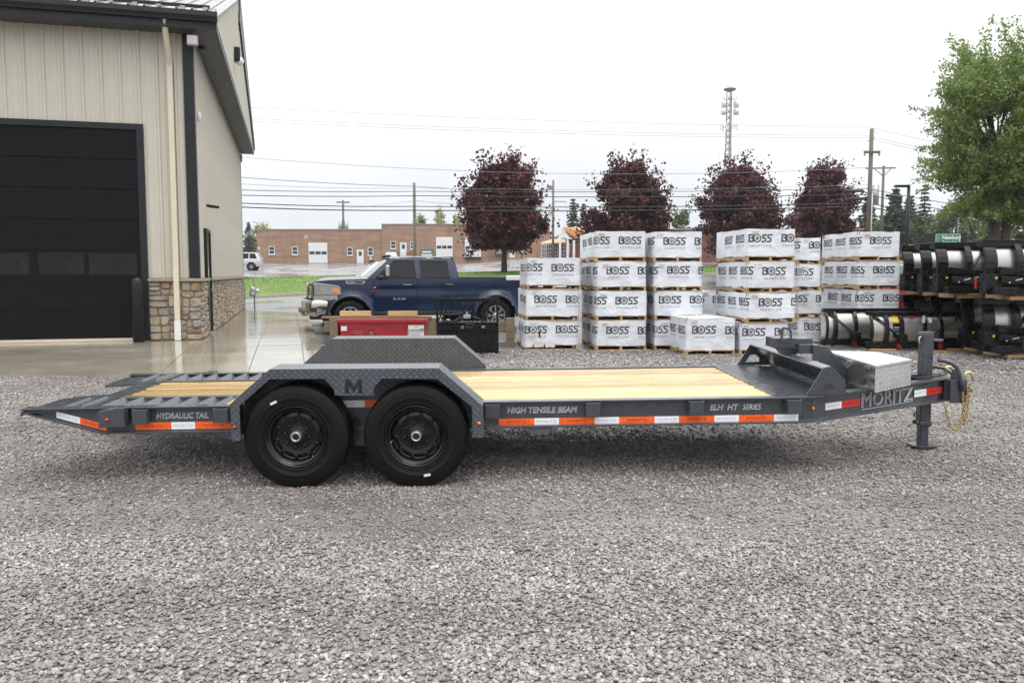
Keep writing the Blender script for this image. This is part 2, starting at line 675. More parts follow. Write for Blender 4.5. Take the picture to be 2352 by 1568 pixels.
sheet('ground', 0, len(ROWS) - 1, -600, 600, -0.004, M_EARTH)
sheet('gravel_yard', 0, i16, -45, 45, 0.0, M_GRAVEL)
sheet('parking_lot', i16, iK, -60, 60, 0.0, M_ASPH)
sheet('grass_verge', iK, iB, -60, 60, 0.11, M_GRASS)
sheet('upper_parking_lot', iB, len(ROWS) - 4, -90, 90, 0.0, M_LOT)

# kerb along the verge
kb = MB()
for a, b in zip(COLS[5:-6], COLS[6:-5]):
    for (X0, X1) in ((a, b),):
        p, q = Vector((X0, kerb_y(X0) - 0.02, gz(X0, kerb_y(X0)))), Vector((X1, kerb_y(X1) - 0.02, gz(X1, kerb_y(X1))))
        kb.bar(p + Vector((0, 0, 0.03)), q + Vector((0, 0, 0.03)), 0.34, 0.26)
kb.build('kerb', M_KERB, kind='structure')

# painted bay lines on the asphalt by the trucks
bm_ = MB()
for i in range(4):
    p0 = Vector((-4.9 + 0.92 * i * 0.9, 18.4 + 1.15 * i, 0))
    if i == 0:
        p0 = Vector((-4.35, 17.7, 0))
    d = Vector((0.966, 0.259, 0))
    q = Vector((-0.259, 0.966, 0)) * 0.05
    pts = []
    for s in (0, 1.2, 2.4, 3.6, 4.8):
        c = p0 + d * s
        pts.append((c - q, c + q))
    for (a0, a1), (b0, b1) in zip(pts, pts[1:]):
        bm_.add([(v.x, v.y, gz(v.x, v.y) + 0.006) for v in (a0, b0, b1, a1)], [(0, 1, 2, 3)])
bm_.build('road_markings', M_LINE, kind='structure')

# loose crushed stone: instanced by geometry nodes over the yard
def gravel_stones():
    rs = np.random.RandomState(3)
    P, S = [], []
    def band(y0, y1, dens, s0, s1, lift=0.0):
        area = 0.66 * 2 * (y1 * y1 - y0 * y0) / 2 + 1.2 * (y1 - y0)
        n = int(area * dens)
        u = rs.rand(n)
        Y = np.sqrt(y0 * y0 + u * (y1 * y1 - y0 * y0))
        X = (rs.rand(n) * 2 - 1) * (0.66 * Y + 0.6)
        sz = s0 + (s1 - s0) * rs.rand(n) ** 2.2
        P.append(np.stack([X, Y], 1))
        S.append(sz)
    def wing(y0, y1, dens, s0, s1):
        for sg in (-1, 1):
            n = int((y1 - y0) * 3.4 * dens)
            Y = rs.uniform(y0, y1, n)
            X = sg * (0.66 * Y + 0.6 + 3.4 * rs.rand(n) ** 1.3)
            P.append(np.stack([X, Y], 1))
            S.append(s0 + (s1 - s0) * rs.rand(n) ** 1.6)
    wing(1.2, 5.0, 2300, 0.0075, 0.016)
    wing(5.0, 9.0, 1200, 0.0065, 0.015)
    wing(9.0, 16.7, 500, 0.0065, 0.015)
    band(1.2, 2.2, 2600, 0.0075, 0.016)
    band(2.2, 3.6, 5200, 0.0062, 0.0135)
    band(3.6, 5.0, 4800, 0.006, 0.013)
    band(5.0, 6.3, 3600, 0.005, 0.0115)
    band(6.3, 8.0, 2300, 0.0055, 0.0125)
    band(8.0, 12.4, 1000, 0.006, 0.0145)
    band(12.4, 16.7, 330, 0.010, 0.024)
    P, S = np.concatenate(P), np.concatenate(S)
    keep = np.ones(len(P), bool)
    for i, (x, y) in enumerate(P):
        if y > 4.2 and y < 7.2:       # a worn wheel track with few stones, patchy
            c = 5.55 + 0.35 * noise.noise((x * 0.35, 3.1, 0)) - 0.05 * x
            a = abs(y - c) / (0.75 + 0.3 * noise.noise((x * 0.5, 9.2, 0)))
            if rs.rand() > 0.42 + 0.58 * smooth01(a * 0.75 - 0.05):
                keep[i] = False
        elif noise.noise((x * 0.7, y * 0.7, 2.0)) < -0.22 and rs.rand() < 0.45:
            keep[i] = False
        # not inside the concrete apron
        if y > 12.40 and x < 2.6 - 0.27 * (y - 12.4) - 3.6 + 0.02:
            keep[i] = False
    P, S = P[keep], S[keep]
    n = len(P)
    co = np.zeros((n, 3))
    co[:, :2] = P
    co[:, 2] = [gz(x, y) for x, y in P]
    co[:, 2] += S * (0.1 + 0.75 * rs.rand(n))
    me = bpy.data.meshes.new('gravel_stones')
    me.vertices.add(n)
    me.vertices.foreach_set('co', co.ravel())
    a = me.attributes.new('stone_scale', 'FLOAT_VECTOR', 'POINT')
    sc = np.stack([S * (0.8 + 0.7 * rs.rand(n)), S * (0.7 + 0.5 * rs.rand(n)), S * (0.46 + 0.38 * rs.rand(n))], 1)
    a.data.foreach_set('vector', sc.ravel())
    a = me.attributes.new('stone_turn', 'FLOAT_VECTOR', 'POINT')
    ro = np.stack([(rs.rand(n) - 0.5) * 0.9, (rs.rand(n) - 0.5) * 0.9, rs.rand(n) * 6.28], 1)
    a.data.foreach_set('vector', ro.ravel())
    a = me.attributes.new('stone_kind', 'INT', 'POINT')
    a.data.foreach_set('value', rs.randint(0, 5, n).astype(np.int32))
    ng = bpy.data.node_groups.new('scatter_stones', 'GeometryNodeTree')
    ng.interface.new_socket('Geometry', in_out='INPUT', socket_type='NodeSocketGeometry')
    ng.interface.new_socket('Geometry', in_out='OUTPUT', socket_type='NodeSocketGeometry')
    N, L = ng.nodes.new, ng.links.new
    gi, go = N('NodeGroupInput'), N('NodeGroupOutput')
    join = N('GeometryNodeGeometryToInstance')
    for k in range(5):
        ico = N('GeometryNodeMeshIcoSphere')
        ico.inputs['Radius'].default_value = 1.0
        ico.inputs['Subdivisions'].default_value = 2
        nz = N('ShaderNodeTexNoise')
        nz.noise_dimensions = '4D'
        nz.inputs['W'].default_value = k * 7.7 + 1.3
        nz.inputs['Scale'].default_value = 1.1
        nz.inputs['Detail'].default_value = 1.0
        sub = N('ShaderNodeVectorMath')
        sub.operation = 'SUBTRACT'
        sub.inputs[1].default_value = (0.5, 0.5, 0.5)
        L(nz.outputs['Color'], sub.inputs[0])
        scl = N('ShaderNodeVectorMath')
        scl.operation = 'SCALE'
        scl.inputs['Scale'].default_value = 1.45
        L(sub.outputs[0], scl.inputs[0])
        sp = N('GeometryNodeSetPosition')
        L(ico.outputs['Mesh'], sp.inputs['Geometry'])
        L(scl.outputs[0], sp.inputs['Offset'])
        sm = N('GeometryNodeSetMaterial')
        sm.inputs['Material'].default_value = M_STONE
        ssm = N('GeometryNodeSetShadeSmooth')
        L(sp.outputs[0], ssm.inputs['Geometry'])
        L(ssm.outputs[0], sm.inputs['Geometry'])
        L(sm.outputs[0], join.inputs[0])
    iop = N('GeometryNodeInstanceOnPoints')
    iop.inputs['Pick Instance'].default_value = True
    L(gi.outputs[0], iop.inputs['Points'])
    L(join.outputs[0], iop.inputs['Instance'])
    for nm, typ, sock in (('stone_scale', 'FLOAT_VECTOR', 'Scale'), ('stone_turn', 'FLOAT_VECTOR', 'Rotation'), ('stone_kind', 'INT', 'Instance Index')):
        na = N('GeometryNodeInputNamedAttribute')
        na.data_type = typ
        na.inputs['Name'].default_value = nm
        L(na.outputs['Attribute'], iop.inputs[sock])
    L(iop.outputs[0], go.inputs[0])
    o = bpy.data.objects.new('gravel', me)
    me.materials.append(M_STONE)
    COL.objects.link(o)
    md = o.modifiers.new('scatter', 'NODES')
    md.node_group = ng
    o['kind'] = 'stuff'
    o['label'] = 'loose grey crushed stone covering the yard'
gravel_stones()

# short grass on the verge
def verge_grass():
    rs = np.random.RandomState(5)
    n = 26000
    vs, fs = [], []
    for i in range(n):
        X = rs.uniform(-24, 18)
        f = rs.rand()
        Y = lerp(kerb_y(X) + 0.2, bank_y(X), f)
        z = gz(X, Y) + 0.11
        h = rs.uniform(0.02, 0.06)
        a = rs.uniform(0, 6.28)
        wv = rs.uniform(0.015, 0.03)
        dx, dy = math.cos(a) * wv, math.sin(a) * wv
        b = len(vs)
        vs += [(X - dx, Y - dy, z - 0.01), (X + dx, Y + dy, z - 0.01), (X + rs.uniform(-.05, .05), Y + rs.uniform(-.05, .05), z + h)]
        fs.append((b, b + 1, b + 2))
    mb = MB()
    mb.add(vs, fs)
    mb.build('grass', M_GRASS, recalc=False, uv=False, kind='stuff', label='short green lawn grass on the roadside verge')
verge_grass()
# ------------------------------------------------------------------ metal shop building with apron and walk
B0 = Vector((-6.889, 18.156, 0.22))
BA = R(15)
BM = Matrix.Translation(B0) @ Matrix.Rotation(BA, 4, 'Z')

M_SIDING = mat('cream_siding', (0.52, 0.497, 0.425), 0.38, var=0.08, vs=0.8, bump=0.03, bs=8)
M_CHAR = mat('charcoal_trim', (0.013, 0.014, 0.018), 0.42, var=0.2, spec=.3)
M_DOORM = mat('charcoal_door', (0.006, 0.0068, 0.0085), 0.6, var=0.2, bump=0.15, bs=160, spec=.12)
M_SOFFIT = mat('soffit_metal', (0.05, 0.05, 0.052), 0.5, var=0.15)
M_ROOF = mat('charcoal_roof', (0.035, 0.036, 0.042), 0.16, metal=0.3, var=0.1, rv=0.05)
M_WHITE = mat('white_metal', (0.72, 0.72, 0.72), 0.35, var=0.06)
M_CREAM = mat('cream_downspout', (0.62, 0.56, 0.44), 0.35, var=0.05)
M_MORTAR = mat('mortar', (0.26, 0.225, 0.18), 0.85, var=0.25, vs=8, bump=0.5)
M_CAP = mat('cap_stone', (0.27, 0.235, 0.19), 0.6, var=0.25, vs=7, bump=0.4, orv=0.1)
M_GLASSD = mat('dark_glass', (0.010, 0.0075, 0.0045), 0.03, var=0.9, vs=1.6, spec=0.3, rv=0.01)
M_GALV = mat('galvanised_steel', (0.34, 0.35, 0.36), 0.42, metal=0.6, var=0.15)

def field_stone_mat(joined=False):
    t = NT('field_stone')
    r = t.orand()
    if joined:
        sc_ = t.n('ShaderNodeSeparateColor')
        t.set(sc_, 0, t.vor(t.pos(), 4.5, 'Color'))
        r = sc_.outputs[0]
    c = t.ramp(r, [(0.0, (0.19, 0.165, 0.14)), (0.17, (0.36, 0.29, 0.20)), (0.34, (0.26, 0.23, 0.195)), (0.5, (0.42, 0.33, 0.20)),
                   (0.64, (0.21, 0.195, 0.18)), (0.78, (0.36, 0.33, 0.28)), (0.9, (0.24, 0.12, 0.065)), (1.0, (0.36, 0.25, 0.13))])
    c = t.mix(1.0, c, t.rng(t.noise(t.pos(), 7, 6, 0.7), 0.3, 0.7, 0.55, 1.4), 'MULTIPLY')
    c = t.mix(t.rng(t.noise(t.pos(), 16, 4), 0.5, 0.75, 0, 0.5), c, (0.33, 0.29, 0.23))
    return t.done(c, t.rng(t.noise(t.pos(), 20, 2), 0.3, 0.7, 0.4, 0.75), 0, t.bump(t.noise(t.pos(), 28, 5, 0.7), 0.6, 0.02))
M_FSTONE = field_stone_mat()

shop = thing('shop_building', 'cream metal shop building with stone base and charcoal overhead door', 'building', mat=BM)
EAVE = 6.55
LEN = 17.9
RIDGE_Y = 9.1
RIDGE_Z = 9.75
OV = .57
GSL = (RIDGE_Z - EAVE) / RIDGE_Y
FRONT_W = 9.0          # to the left, far out of the picture

def bw(x, y, z):
    return BM @ Vector((x, y, z))

# inner wall body (closed, behind the siding)
core = MB()
core.add([(-FRONT_W, 0.02, 0), (-0.02, 0.02, 0), (-0.02, LEN - .02, 0), (-FRONT_W, LEN - .02, 0),
          (-FRONT_W, 0.02, EAVE), (-0.02, 0.02, EAVE), (-0.02, LEN - .02, EAVE), (-FRONT_W, LEN - .02, EAVE),
          (-FRONT_W, RIDGE_Y, RIDGE_Z - .1), (-0.02, RIDGE_Y, RIDGE_Z - .1)],
         [(0, 1, 5, 4), (1, 2, 6, 9, 5), (2, 3, 7, 6), (3, 0, 4, 8, 7), (4, 5, 9, 8), (6, 7, 8, 9)])
core.build('wall', M_SIDING, shop)

# ribbed siding, panel by panel
SP = 0.362
def rib_profile(w):
    return [(0, 0.004), (w * .06, 0.042), (w * .15, 0.042), (w * .22, 0.004), (w * .42, 0.004), (w * .44, 0.011), (w * .5, 0.011), (w * .52, 0.004),
            (w * .72, 0.004), (w * .74, 0.011), (w * .8, 0.011), (w * .82, 0.004), (w, 0.004)]
def panel_mesh(z0, z1, zt=None):
    mb = MB()
    pr = rib_profile(SP)
    top = (lambda x: z1) if zt is None else zt
    vs = [(x, -d, z0) for x, d in pr] + [(x, -d, top(x)) for x, d in pr]
    n = len(pr)
    mb.add(vs, [(i, i + 1, n + i + 1, n + i) for i in range(n - 1)])
    return mb.mesh('siding_panel', M_SIDING)
p_full = panel_mesh(1.34, EAVE + .05)
p_over = panel_mesh(4.6, EAVE + .05)
x = -SP
while x > -FRONT_W:
    full = x > -1.2 or x < -5.4
    shared(p_full if full else p_over, 'siding_panel', shop, (x, 0, 0))
    x -= SP
y = 0.0
while y < LEN - 0.1:
    if 1.35 < y + SP / 2 < 2.45:
        pm = panel_mesh(2.5, EAVE + .05)
    else:
        pm = p_full
    shared(pm, 'siding_panel', shop, (0, y, 0), (0, 0, PI / 2))
    # gable part above the little roof
    def zt(xx, y=y):
        q = y + xx
        return EAVE + .24 + (q + OV) * GSL if q < RIDGE_Y else EAVE + .24 + (2 * RIDGE_Y - q + OV) * GSL
    if zt(SP / 2) > EAVE + .18:
        shared(panel_mesh(EAVE + .135, 0, zt), 'siding_panel', shop, (OV - .045, y, 0), (0, 0, PI / 2))
    y += SP

# corner trim
MB().box(-0.005, 0.055, -0.055, 0.17, 1.34, EAVE).box(-0.16, -0.005, -0.055, -0.036, 1.34, EAVE).build('corner_trim', M_CHAR, shop)
MB().box(-0.02, 0.05, LEN - .12, LEN + .02, 0, EAVE).build('corner_trim', M_CHAR, shop)
MB().box(-1.0, -.16, -0.05, 0.0, 1.315, 1.345).box(0.0, 0.05, .17, 1.45, 1.315, 1.345).box(0, .05, 2.4, LEN - .12, 1.315, 1.345).build('base_trim', M_CHAR, shop)

# overhead door
DX0, DX1, DZ = -5.3, -1.13, 4.47
MB().box(DX1, DX1 + .14, -.07, .06, 0, DZ + .13).box(DX0 - .14, DX0, -.07, .06, 0, DZ + .13).box(DX0, DX1, -.07, .06, DZ, DZ + .13).build('door_frame', M_CHAR, shop, 0.006)
door = MB().box(DX0, DX1, 0.0, 0.016, 0.06, DZ).build('overhead_door', M_DOORM, shop)
zs = [0.06, 0.69, 1.36, 1.93, 2.58, 3.22, 3.85, DZ]
for k in range(7):
    a, b = zs[k] + .006, zs[k + 1] - .006
    s = MB()
    if k == 2:
        s.box(DX0, DX1, -.03, -.002, a, a + .05).box(DX0, DX1, -.03, -.002, b - .05, b)
        xs = [-5.3, -4.48, -4.36, -3.29, -3.12, -2.24, -2.16, -1.21, DX1]
        for q in range(0, len(xs), 2):
            if q + 1 < len(xs):
                pass
        edges = [(-5.3, -5.2), (-4.36, -4.26), (-3.29, -3.12), (-2.24, -2.16), (-1.21, DX1)]
        for (m0, m1) in edges:
            s.box(m0, m1, -.031, -.002, a + .05, b - .05)
        for (g0, g1) in ((-5.2, -4.36), (-4.26, -3.29), (-3.12, -2.24), (-2.16, -1.21)):
            MB().box(g0, g1, -.012, -.006, a + .05, b - .05).build('window', M_GLASSD, door)
    else:
        s.box(DX0, DX1, -.03, -.002, a, b)
        for f in (0.33, 0.66):
            z = lerp(a, b, f)
            s.box(DX0, DX1, -.034, -.03, z - .012, z + .012)
    s.build('door_section', M_DOORM, door)
MB().box(DX0, DX1, -.028, 0, 0.0, 0.06).build('door_seal', M_CREAM, shop)

# stone base: mortar bed, separate stones, cap
def stone_mesh(x0, x1, z0, z1, seed):
    r = random.Random(seed)
    n = 12
    cx, cz, hw, hh = (x0 + x1) / 2, (z0 + z1) / 2, (x1 - x0) / 2 - .0035, (z1 - z0) / 2 - .0035
    d = r.uniform(0.028, 0.062)
    ring, ring2, back = [], [], []
    for k in range(n):
        a = 2 * PI * (k + .5) / n
        c, s = math.cos(a), math.sin(a)
        p = r.uniform(.38, .6)
        ux = math.copysign(abs(c) ** p, c) * (1 + r.uniform(-.09, .03))
        uz = math.copysign(abs(s) ** p, s) * (1 + r.uniform(-.12, .03))
        back.append((cx + hw * ux, 0.0, cz + hh * uz))
        ring.append((cx + hw * ux, -d * .6, cz + hh * uz))
        ring2.append((cx + (hw - .014) * ux * .96, -d + r.uniform(-.008, .008), cz + (hh - .014) * uz * .95))
    mb = MB()
    vs = back + ring + ring2
    fs = []
    for k in range(n):
        k2 = (k + 1) % n
        fs += [(k, k2, n + k2, n + k), (n + k, n + k2, 2 * n + k2, 2 * n + k)]
    fs.append(tuple(range(2 * n, 3 * n)))
    mb.add(vs, fs)
    return mb
def guillotine(r, x0, x1, z0, z1):
    w, h = x1 - x0, z1 - z0
    if w > 1.3:
        m = x0 + w * r.uniform(.4, .6)
        return guillotine(r, x0, m, z0, z1) + guillotine(r, m, x1, z0, z1)
    lim = r.choice((.028, .05, .05, .075))
    if (w * h < lim and w < .5 and h < .27) or (w < .24 and h < .2):
        return [(x0, x1, z0, z1)]
    if w > h * r.uniform(1.15, 1.9):
        m = x0 + w * r.uniform(.36, .64)
        return guillotine(r, x0, m, z0, z1) + guillotine(r, m, x1, z0, z1)
    m = z0 + h * r.uniform(.36, .64)
    return guillotine(r, x0, x1, z0, m) + guillotine(r, x0, x1, m, z1)
def stone_layout(x0, x1, z0, z1, seed):
    """fieldstone courses of uneven height, some stones split"""
    r = random.Random(seed)
    out = []
    return guillotine(r, x0, x1, z0, z1)
    z = z0
    while z < z1 - .05:
        h = r.uniform(.13, .25)
        if z + h > z1 - .1:
            h = z1 - z
        x = x0
        while x < x1 - .03:
            w = r.uniform(.13, .46)
            if x + w > x1 - .12:
                w = x1 - x
            j = 0.0
            if h > .17 and r.random() < .3:
                m = z + h * r.uniform(.4, .6)
                out += [(x, x + w, z, m), (x, x + w, m, z + h)]
            elif w > .3 and h > .2 and r.random() < .4:
                m = x + w * r.uniform(.35, .65)
                q = z + h * r.uniform(.35, .65)
                out += [(x, m, z, z + h), (m, x + w, z, q), (m, x + w, q, z + h)]
            else:
                out.append((x, x + w, z, z + h))
            x += w
        z += h
    return out
mort = MB().box(-1.0, -.0, -.05, 0.02, 0, 1.27).box(-FRONT_W, DX0 - .14, -.05, .02, 0, 1.27).box(0.0, .05, -.05, 1.45, 0, 1.27).box(0.0, .05, 2.4, LEN, 0, 1.27)
base = mort.build('stone_base', M_MORTAR, shop)
nst = 0
rest = MB()
sl_ = [('f', s) for s in stone_layout(-0.99, 0.06, 0.0, 1.265, 4)]
sl_ += [('s', s) for s in stone_layout(-0.05, 1.42, 0.0, 1.265, 9)] + [('s', s) for s in stone_layout(2.42, LEN, 0.0, 1.265, 21)] + [('f', s) for s in stone_layout(-FRONT_W, DX0 - .14, 0.0, 1.265, 33)]
for i, (side, (a, b, c, d)) in enumerate(sl_):
    mb = stone_mesh(a, b, c, d, i)
    if side == 'f':
        mb.xf(Matrix.Translation((0, -.05, 0)))
    else:
        mb.xf(Matrix.Translation((.05, 0, 0)) @ Matrix.Rotation(PI / 2, 4, 'Z'))
    if nst < 300:
        mb.build('stone', M_FSTONE, base)
        nst += 1
    else:
        rest.add(mb.v, mb.f)
if rest.v:
    rest.build('stones', field_stone_mat(True), base, kind='stuff')
cap = []
x = -1.0
while x < 0.02:
    e_ = min(x + .62, .14)
    cap.append(MB().box(x + .004, e_ - .004, -.14, -.003, 1.27, 1.335))
    x += .62
cap.append(MB().box(-FRONT_W, DX0 - .15, -.14, -.003, 1.27, 1.335))
y = -.0
while y < LEN:
    e_ = min(y + .75, LEN + .03)
    if not (1.3 < (y + e_) / 2 < 2.45):
        cap.append(MB().box(.003, .14, y + .004, e_ - .004, 1.27, 1.335))
    y += .75
for c in cap:
    c.build('cap_stone', M_CAP, base, 0.012)

# side door
sd_ = MB().box(.0, .055, 1.5, 2.36, 0.04, 2.42).build('door', M_CHAR, shop, 0.004)
MB().box(.0, .09, 1.42, 1.5, 0, 2.5).box(.0, .09, 2.36, 2.44, 0, 2.5).box(.0, .09, 1.5, 2.36, 2.42, 2.5).build('frame', M_CHAR, sd_)
MB().box(.06, .063, 1.72, 2.14, 1.15, 2.2).build('pane', M_GLASSD, sd_)
MB().cyl((.055, 2.27, 1.05), (.11, 2.27, 1.05), .014, 8).box(.1, .12, 2.15, 2.28, 1.035, 1.065).build('handle', M_GALV, sd_)
MB().box(.0, .16, 1.42, 2.44, 0.0, 0.03).build('threshold', M_GALV, shop)

# eaves: soffit, fascia and gutter round the corner, main roof and the narrow roof along the gable
MB().box(-FRONT_W, OV - .02, -OV, .05, EAVE - .02, EAVE).box(.055, OV - .02, .05, LEN + .3, EAVE - .02, EAVE).build('soffit', M_SOFFIT, shop)
MB().box(-FRONT_W, OV, -OV - .03, -OV, EAVE - .05, EAVE + .3).build('fascia', M_CHAR, shop)
MB().box(OV - .02, OV + .012, -OV, LEN + .3, EAVE - .05, EAVE + .13).build('fascia', M_CHAR, shop)
gut = MB()
gp = [(-OV - .03, EAVE + .28), (-OV - .14, EAVE + .3), (-OV - .15, EAVE + .2), (-OV - .11, EAVE + .14), (-OV - .1, EAVE + .1), (-OV - .03, EAVE + .1)]
gut.yz(gp, -FRONT_W, OV + .04)
gut.build('gutter', M_CHAR, shop, 0.004)
MB().box(OV + .013, OV + .026, -OV, LEN + .3, EAVE + .10, EAVE + .135).build('drip_edge', M_WHITE, shop)

def roof_strip(name, a, b, c, d, nrib, rib=.035):
    """one metal roof sheet between eave a-b and top d-c, with its raised ribs"""
    a, b, c, d = map(Vector, (a, b, c, d))
    nn = (b - a).cross(d - a).normalized()
    mb = MB()
    mb.add([a, b, c, d, a - nn * .02, b - nn * .02, c - nn * .02, d - nn * .02],
           [(0, 1, 2, 3), (7, 6, 5, 4), (0, 4, 5, 1), (1, 5, 6, 2), (2, 6, 7, 3), (3, 7, 4, 0)])
    for i in range(nrib):
        f = (i + .5) / nrib
        mb.bar(a.lerp(b, f) + nn * rib * .45, d.lerp(c, f) + nn * rib * .45, .045, rib, nn)
    return mb.build(name, M_ROOF, shop)
slope = (RIDGE_Z - EAVE) / RIDGE_Y
ez0 = EAVE + .33
x = OV
while x > -FRONT_W:
    x0 = max(x - .914, -FRONT_W)
    f = lambda xx, yy: (xx, yy, ez0 + (yy + OV) * slope)
    roof_strip('roof_panel', f(x0 + .003, -OV - .06), f(x - .003, -OV - .06), f(x - .003, RIDGE_Y), f(x0 + .003, RIDGE_Y), 3)
    g = lambda xx, yy: (xx, yy, ez0 + (LEN - yy + OV) * slope + (RIDGE_Y * 2 - LEN) * slope)
    roof_strip('roof_panel', g(x - .003, LEN + OV), g(x0 + .003, LEN + OV), g(x0 + .003, RIDGE_Y), g(x - .003, RIDGE_Y), 3)
    x = x0
zr = ez0 + (RIDGE_Y + OV) * slope
MB().bar((-FRONT_W, RIDGE_Y, zr + .02), (OV + .02, RIDGE_Y, zr + .02), .5, .05).build('ridge_cap', M_ROOF, shop)
# rake trim of the gable: pale along the front slope, charcoal on the back slope
MB().bar((OV + .01, -OV - .06, ez0 - .03), (OV + .01, RIDGE_Y, zr - .03), .03, .16, (0, -slope, 1)).build('rake_trim', M_WHITE, shop)
zb = ez0 + (RIDGE_Y * 2 - LEN) * slope
MB().yz([(RIDGE_Y + .02, zr - .02), (LEN + OV, zb - .02), (LEN + OV, zb - .26), (RIDGE_Y + 2.2, zr - 1.75), (RIDGE_Y - .6, zr - 1.0)], OV - .03, OV + .05).build('rake_trim', M_CHAR, shop)
# snow rail over the gutter
MB().bar((-FRONT_W, -OV + .12, ez0 + .12), (OV - .12, -OV + .12, ez0 + .12), .05, .06).build('snow_rail', M_CHAR, shop)
x = OV - .2
while x > -FRONT_W:
    MB().box(x - .05, x + .05, -OV + .07, -OV + .2, ez0 + .0, ez0 + .1).build('rail_clamp', M_GALV, shop)
    x -= .457
MB().box(.07, .2, .9, 1.02, EAVE - .08, EAVE - .02).build('soffit_vent', M_CHAR, shop)

# downspout
ds = MB()
ds.tube([(-.43, -.16 - .42, EAVE + .12), (-.43, -.5, EAVE - .14), (-.42, -.13, EAVE - .62), (-.42, -.1, EAVE - .72)], .062, 4)
ds.box(-.475, -.365, -.145, -.05, .42, EAVE - .66)
dso = ds.build('downspout', M_CREAM, shop, 0.006)
MB().box(-.485, -.355, -.2, -.12, .0, .36).box(-.482, -.358, -.19, -.12, .36, .43).build('boot', M_WHITE, dso, 0.006)
# the stone base stands proud, so the lower pipe steps out over it
MB().box(-.475, -.365, -.19, -.13, .43, 1.5).build('lower_pipe', M_CREAM, dso, 0.006)
# small fittings
fl = MB().box(-.02, .20, -.5, -.42, EAVE - .36, EAVE - .15).build('floodlight', mat('lamp_housing', (.42, .37, .37), .4), shop, 0.02)
MB().box(0, .18, -.515, -.5, EAVE - .34, EAVE - .17).build('lens', mat('light_lens', (0.5, 0.46, 0.5), 0.2), fl)
MB().cyl((0.1, -.38, EAVE - .2), (.1, -.2, EAVE - .02), .03, 8).build('arm', M_WHITE, fl)
MB().ball((.07, .62, 4.93), .07, 8, 6, (.7, .8, 1.6)).build('wall_lamp', M_WHITE, shop)
wl = MB().box(.58, .74, 5.5, 5.75, 7.35, 7.75).build('wall_light', M_CHAR, shop, .02)
MB().ball((.72, 5.62, 7.38), .12, 8, 6).build('globe', M_WHITE, wl)
cm = MB().box(.05, .12, 1.93, 2.0, 3.04, 3.1).cyl((.1, 1.96, 3.06), (.34, 1.86, 3.03), .035, 8).build('security_camera', M_CHAR, shop)
MB().box(-.02, .1, LEN + .1, LEN + .4, EAVE - .35, EAVE - .05).build('gutter_end', mat('dusty_metal', (.42, .34, .31), .5), shop, .02)

# bollard by the door jamb
tag(MB().lathe([(.0, 0), (.115, 0), (.115, 1.22), (.105, 1.3), (.07, 1.35), (0, 1.37)], 20, lambda a, b, h: tuple(BM @ Vector((-1.18 + a, -.32 + b, h)))).build('bollard', M_CHAR),
    'black steel bollard beside the overhead door jamb', 'bollard')
# gas meter at the far corner of the long wall
gm = thing('gas_meter', 'grey gas meter on a pipe at the far corner of the shop wall', 'gas meter', mat=Matrix.Translation(BM @ Vector((.45, LEN - .9, 0))) @ Matrix.Rotation(BA, 4, 'Z'))
MB().tube([(.05, 0, 0), (.05, 0, .95), (.02, 0, 1.28), (-.06, 0, 1.34)], .028, 8).tube([(.05, 0, 1.3), (-.3, 0, 1.3)], .028, 8).build('pipe', M_GALV, gm)
MB().box(-.14, .12, -.14, .1, .5, .78).build('meter_body', M_GALV, gm, .02)
MB().cyl((.1, -.02, .74), (.24, -.02, .74), .07, 12).ball((-.02, -.02, .83), .09, 10, 6).build('regulator', M_WHITE, gm)
MB().cyl((-.0, -.145, .64), (-.0, -.16, .64), .07, 12).build('dial', M_WHITE, gm)

# ------------------------------------------------------------------ apron and walk, slab by slab
def slab_z(p):
    return lerp(0.125, 0.217, clamp((p.y - 12.44) / 4.2, 0, 1))
walk = bpy.data.objects.new('pavement', None)
COL.objects.link(walk)
walk['kind'] = 'structure'
def front_y(x):
    return (12.44 - B0.y - x * math.sin(BA)) / math.cos(BA)
xs = [-14, -11, -8, -5.4, -2.7, 0.0, 1.3, 2.16, 2.52]
for a, b in zip(xs, xs[1:]):
    if b <= 0:
        rows = [None, -3.1, 0.03]
    elif b <= 1.4:
        rows = [None, -3.1] + [1.52 * i for i in range(0, 15)]
    elif b < 2.3:
        rows = [None, -3.1] + [1.52 * i for i in range(0, 15)]
    else:
        rows = [None, -3.1] + [3.04 * i for i in range(0, 8)]
    for r0, r1 in zip(rows, rows[1:]):
        g = .006
        pts = []
        for (x, r) in ((a + g, r0), (b - g, r0), (b - g, r1), (a + g, r1)):
            y = front_y(x) if r is None else r
            pts.append((x, y + (g if r == r0 else -g)))
        top = [BM @ Vector((x, y, 0)) for x, y in pts]
        for p in top:
            p.z = slab_z(p)
        bot = [Vector((p.x, p.y, p.z - .2)) for p in top]
        MB().add(top + bot, [(0, 1, 2, 3), (0, 4, 5, 1), (1, 5, 6, 2), (2, 6, 7, 3), (3, 7, 4, 0)]).build('concrete_slab', M_CONC, walk, uv=False)
ju = MB()
a = [BM @ Vector((x, y, 0)) for x, y in ((-14, front_y(-14) + .02), (2.5, front_y(2.5) + .02), (2.5, 21.2), (0, 21.2), (0, .0), (-14, .0))]
for p in a:
    p.z = slab_z(p) - .012
ju.add(a, [(0, 1, 2, 3, 4, 5)])
ju = MB()
for a, b, r0, r1 in ((-14, 0, None, 0.03), (0, 2.5, None, 0.0), (0, 2.5, 0.0, 21.2)):
    q = []
    for (x, r) in ((a, r0), (b, r0), (b, r1), (a, r1)):
        y = front_y(x) + .02 if r is None else r
        p = BM @ Vector((x, y, 0))
        p.z = slab_z(p) - .015
        q.append(p)
    ju.add(q, [(0, 1, 2, 3)])
ju.build('joint_fill', M_MORTAR, walk, uv=False)
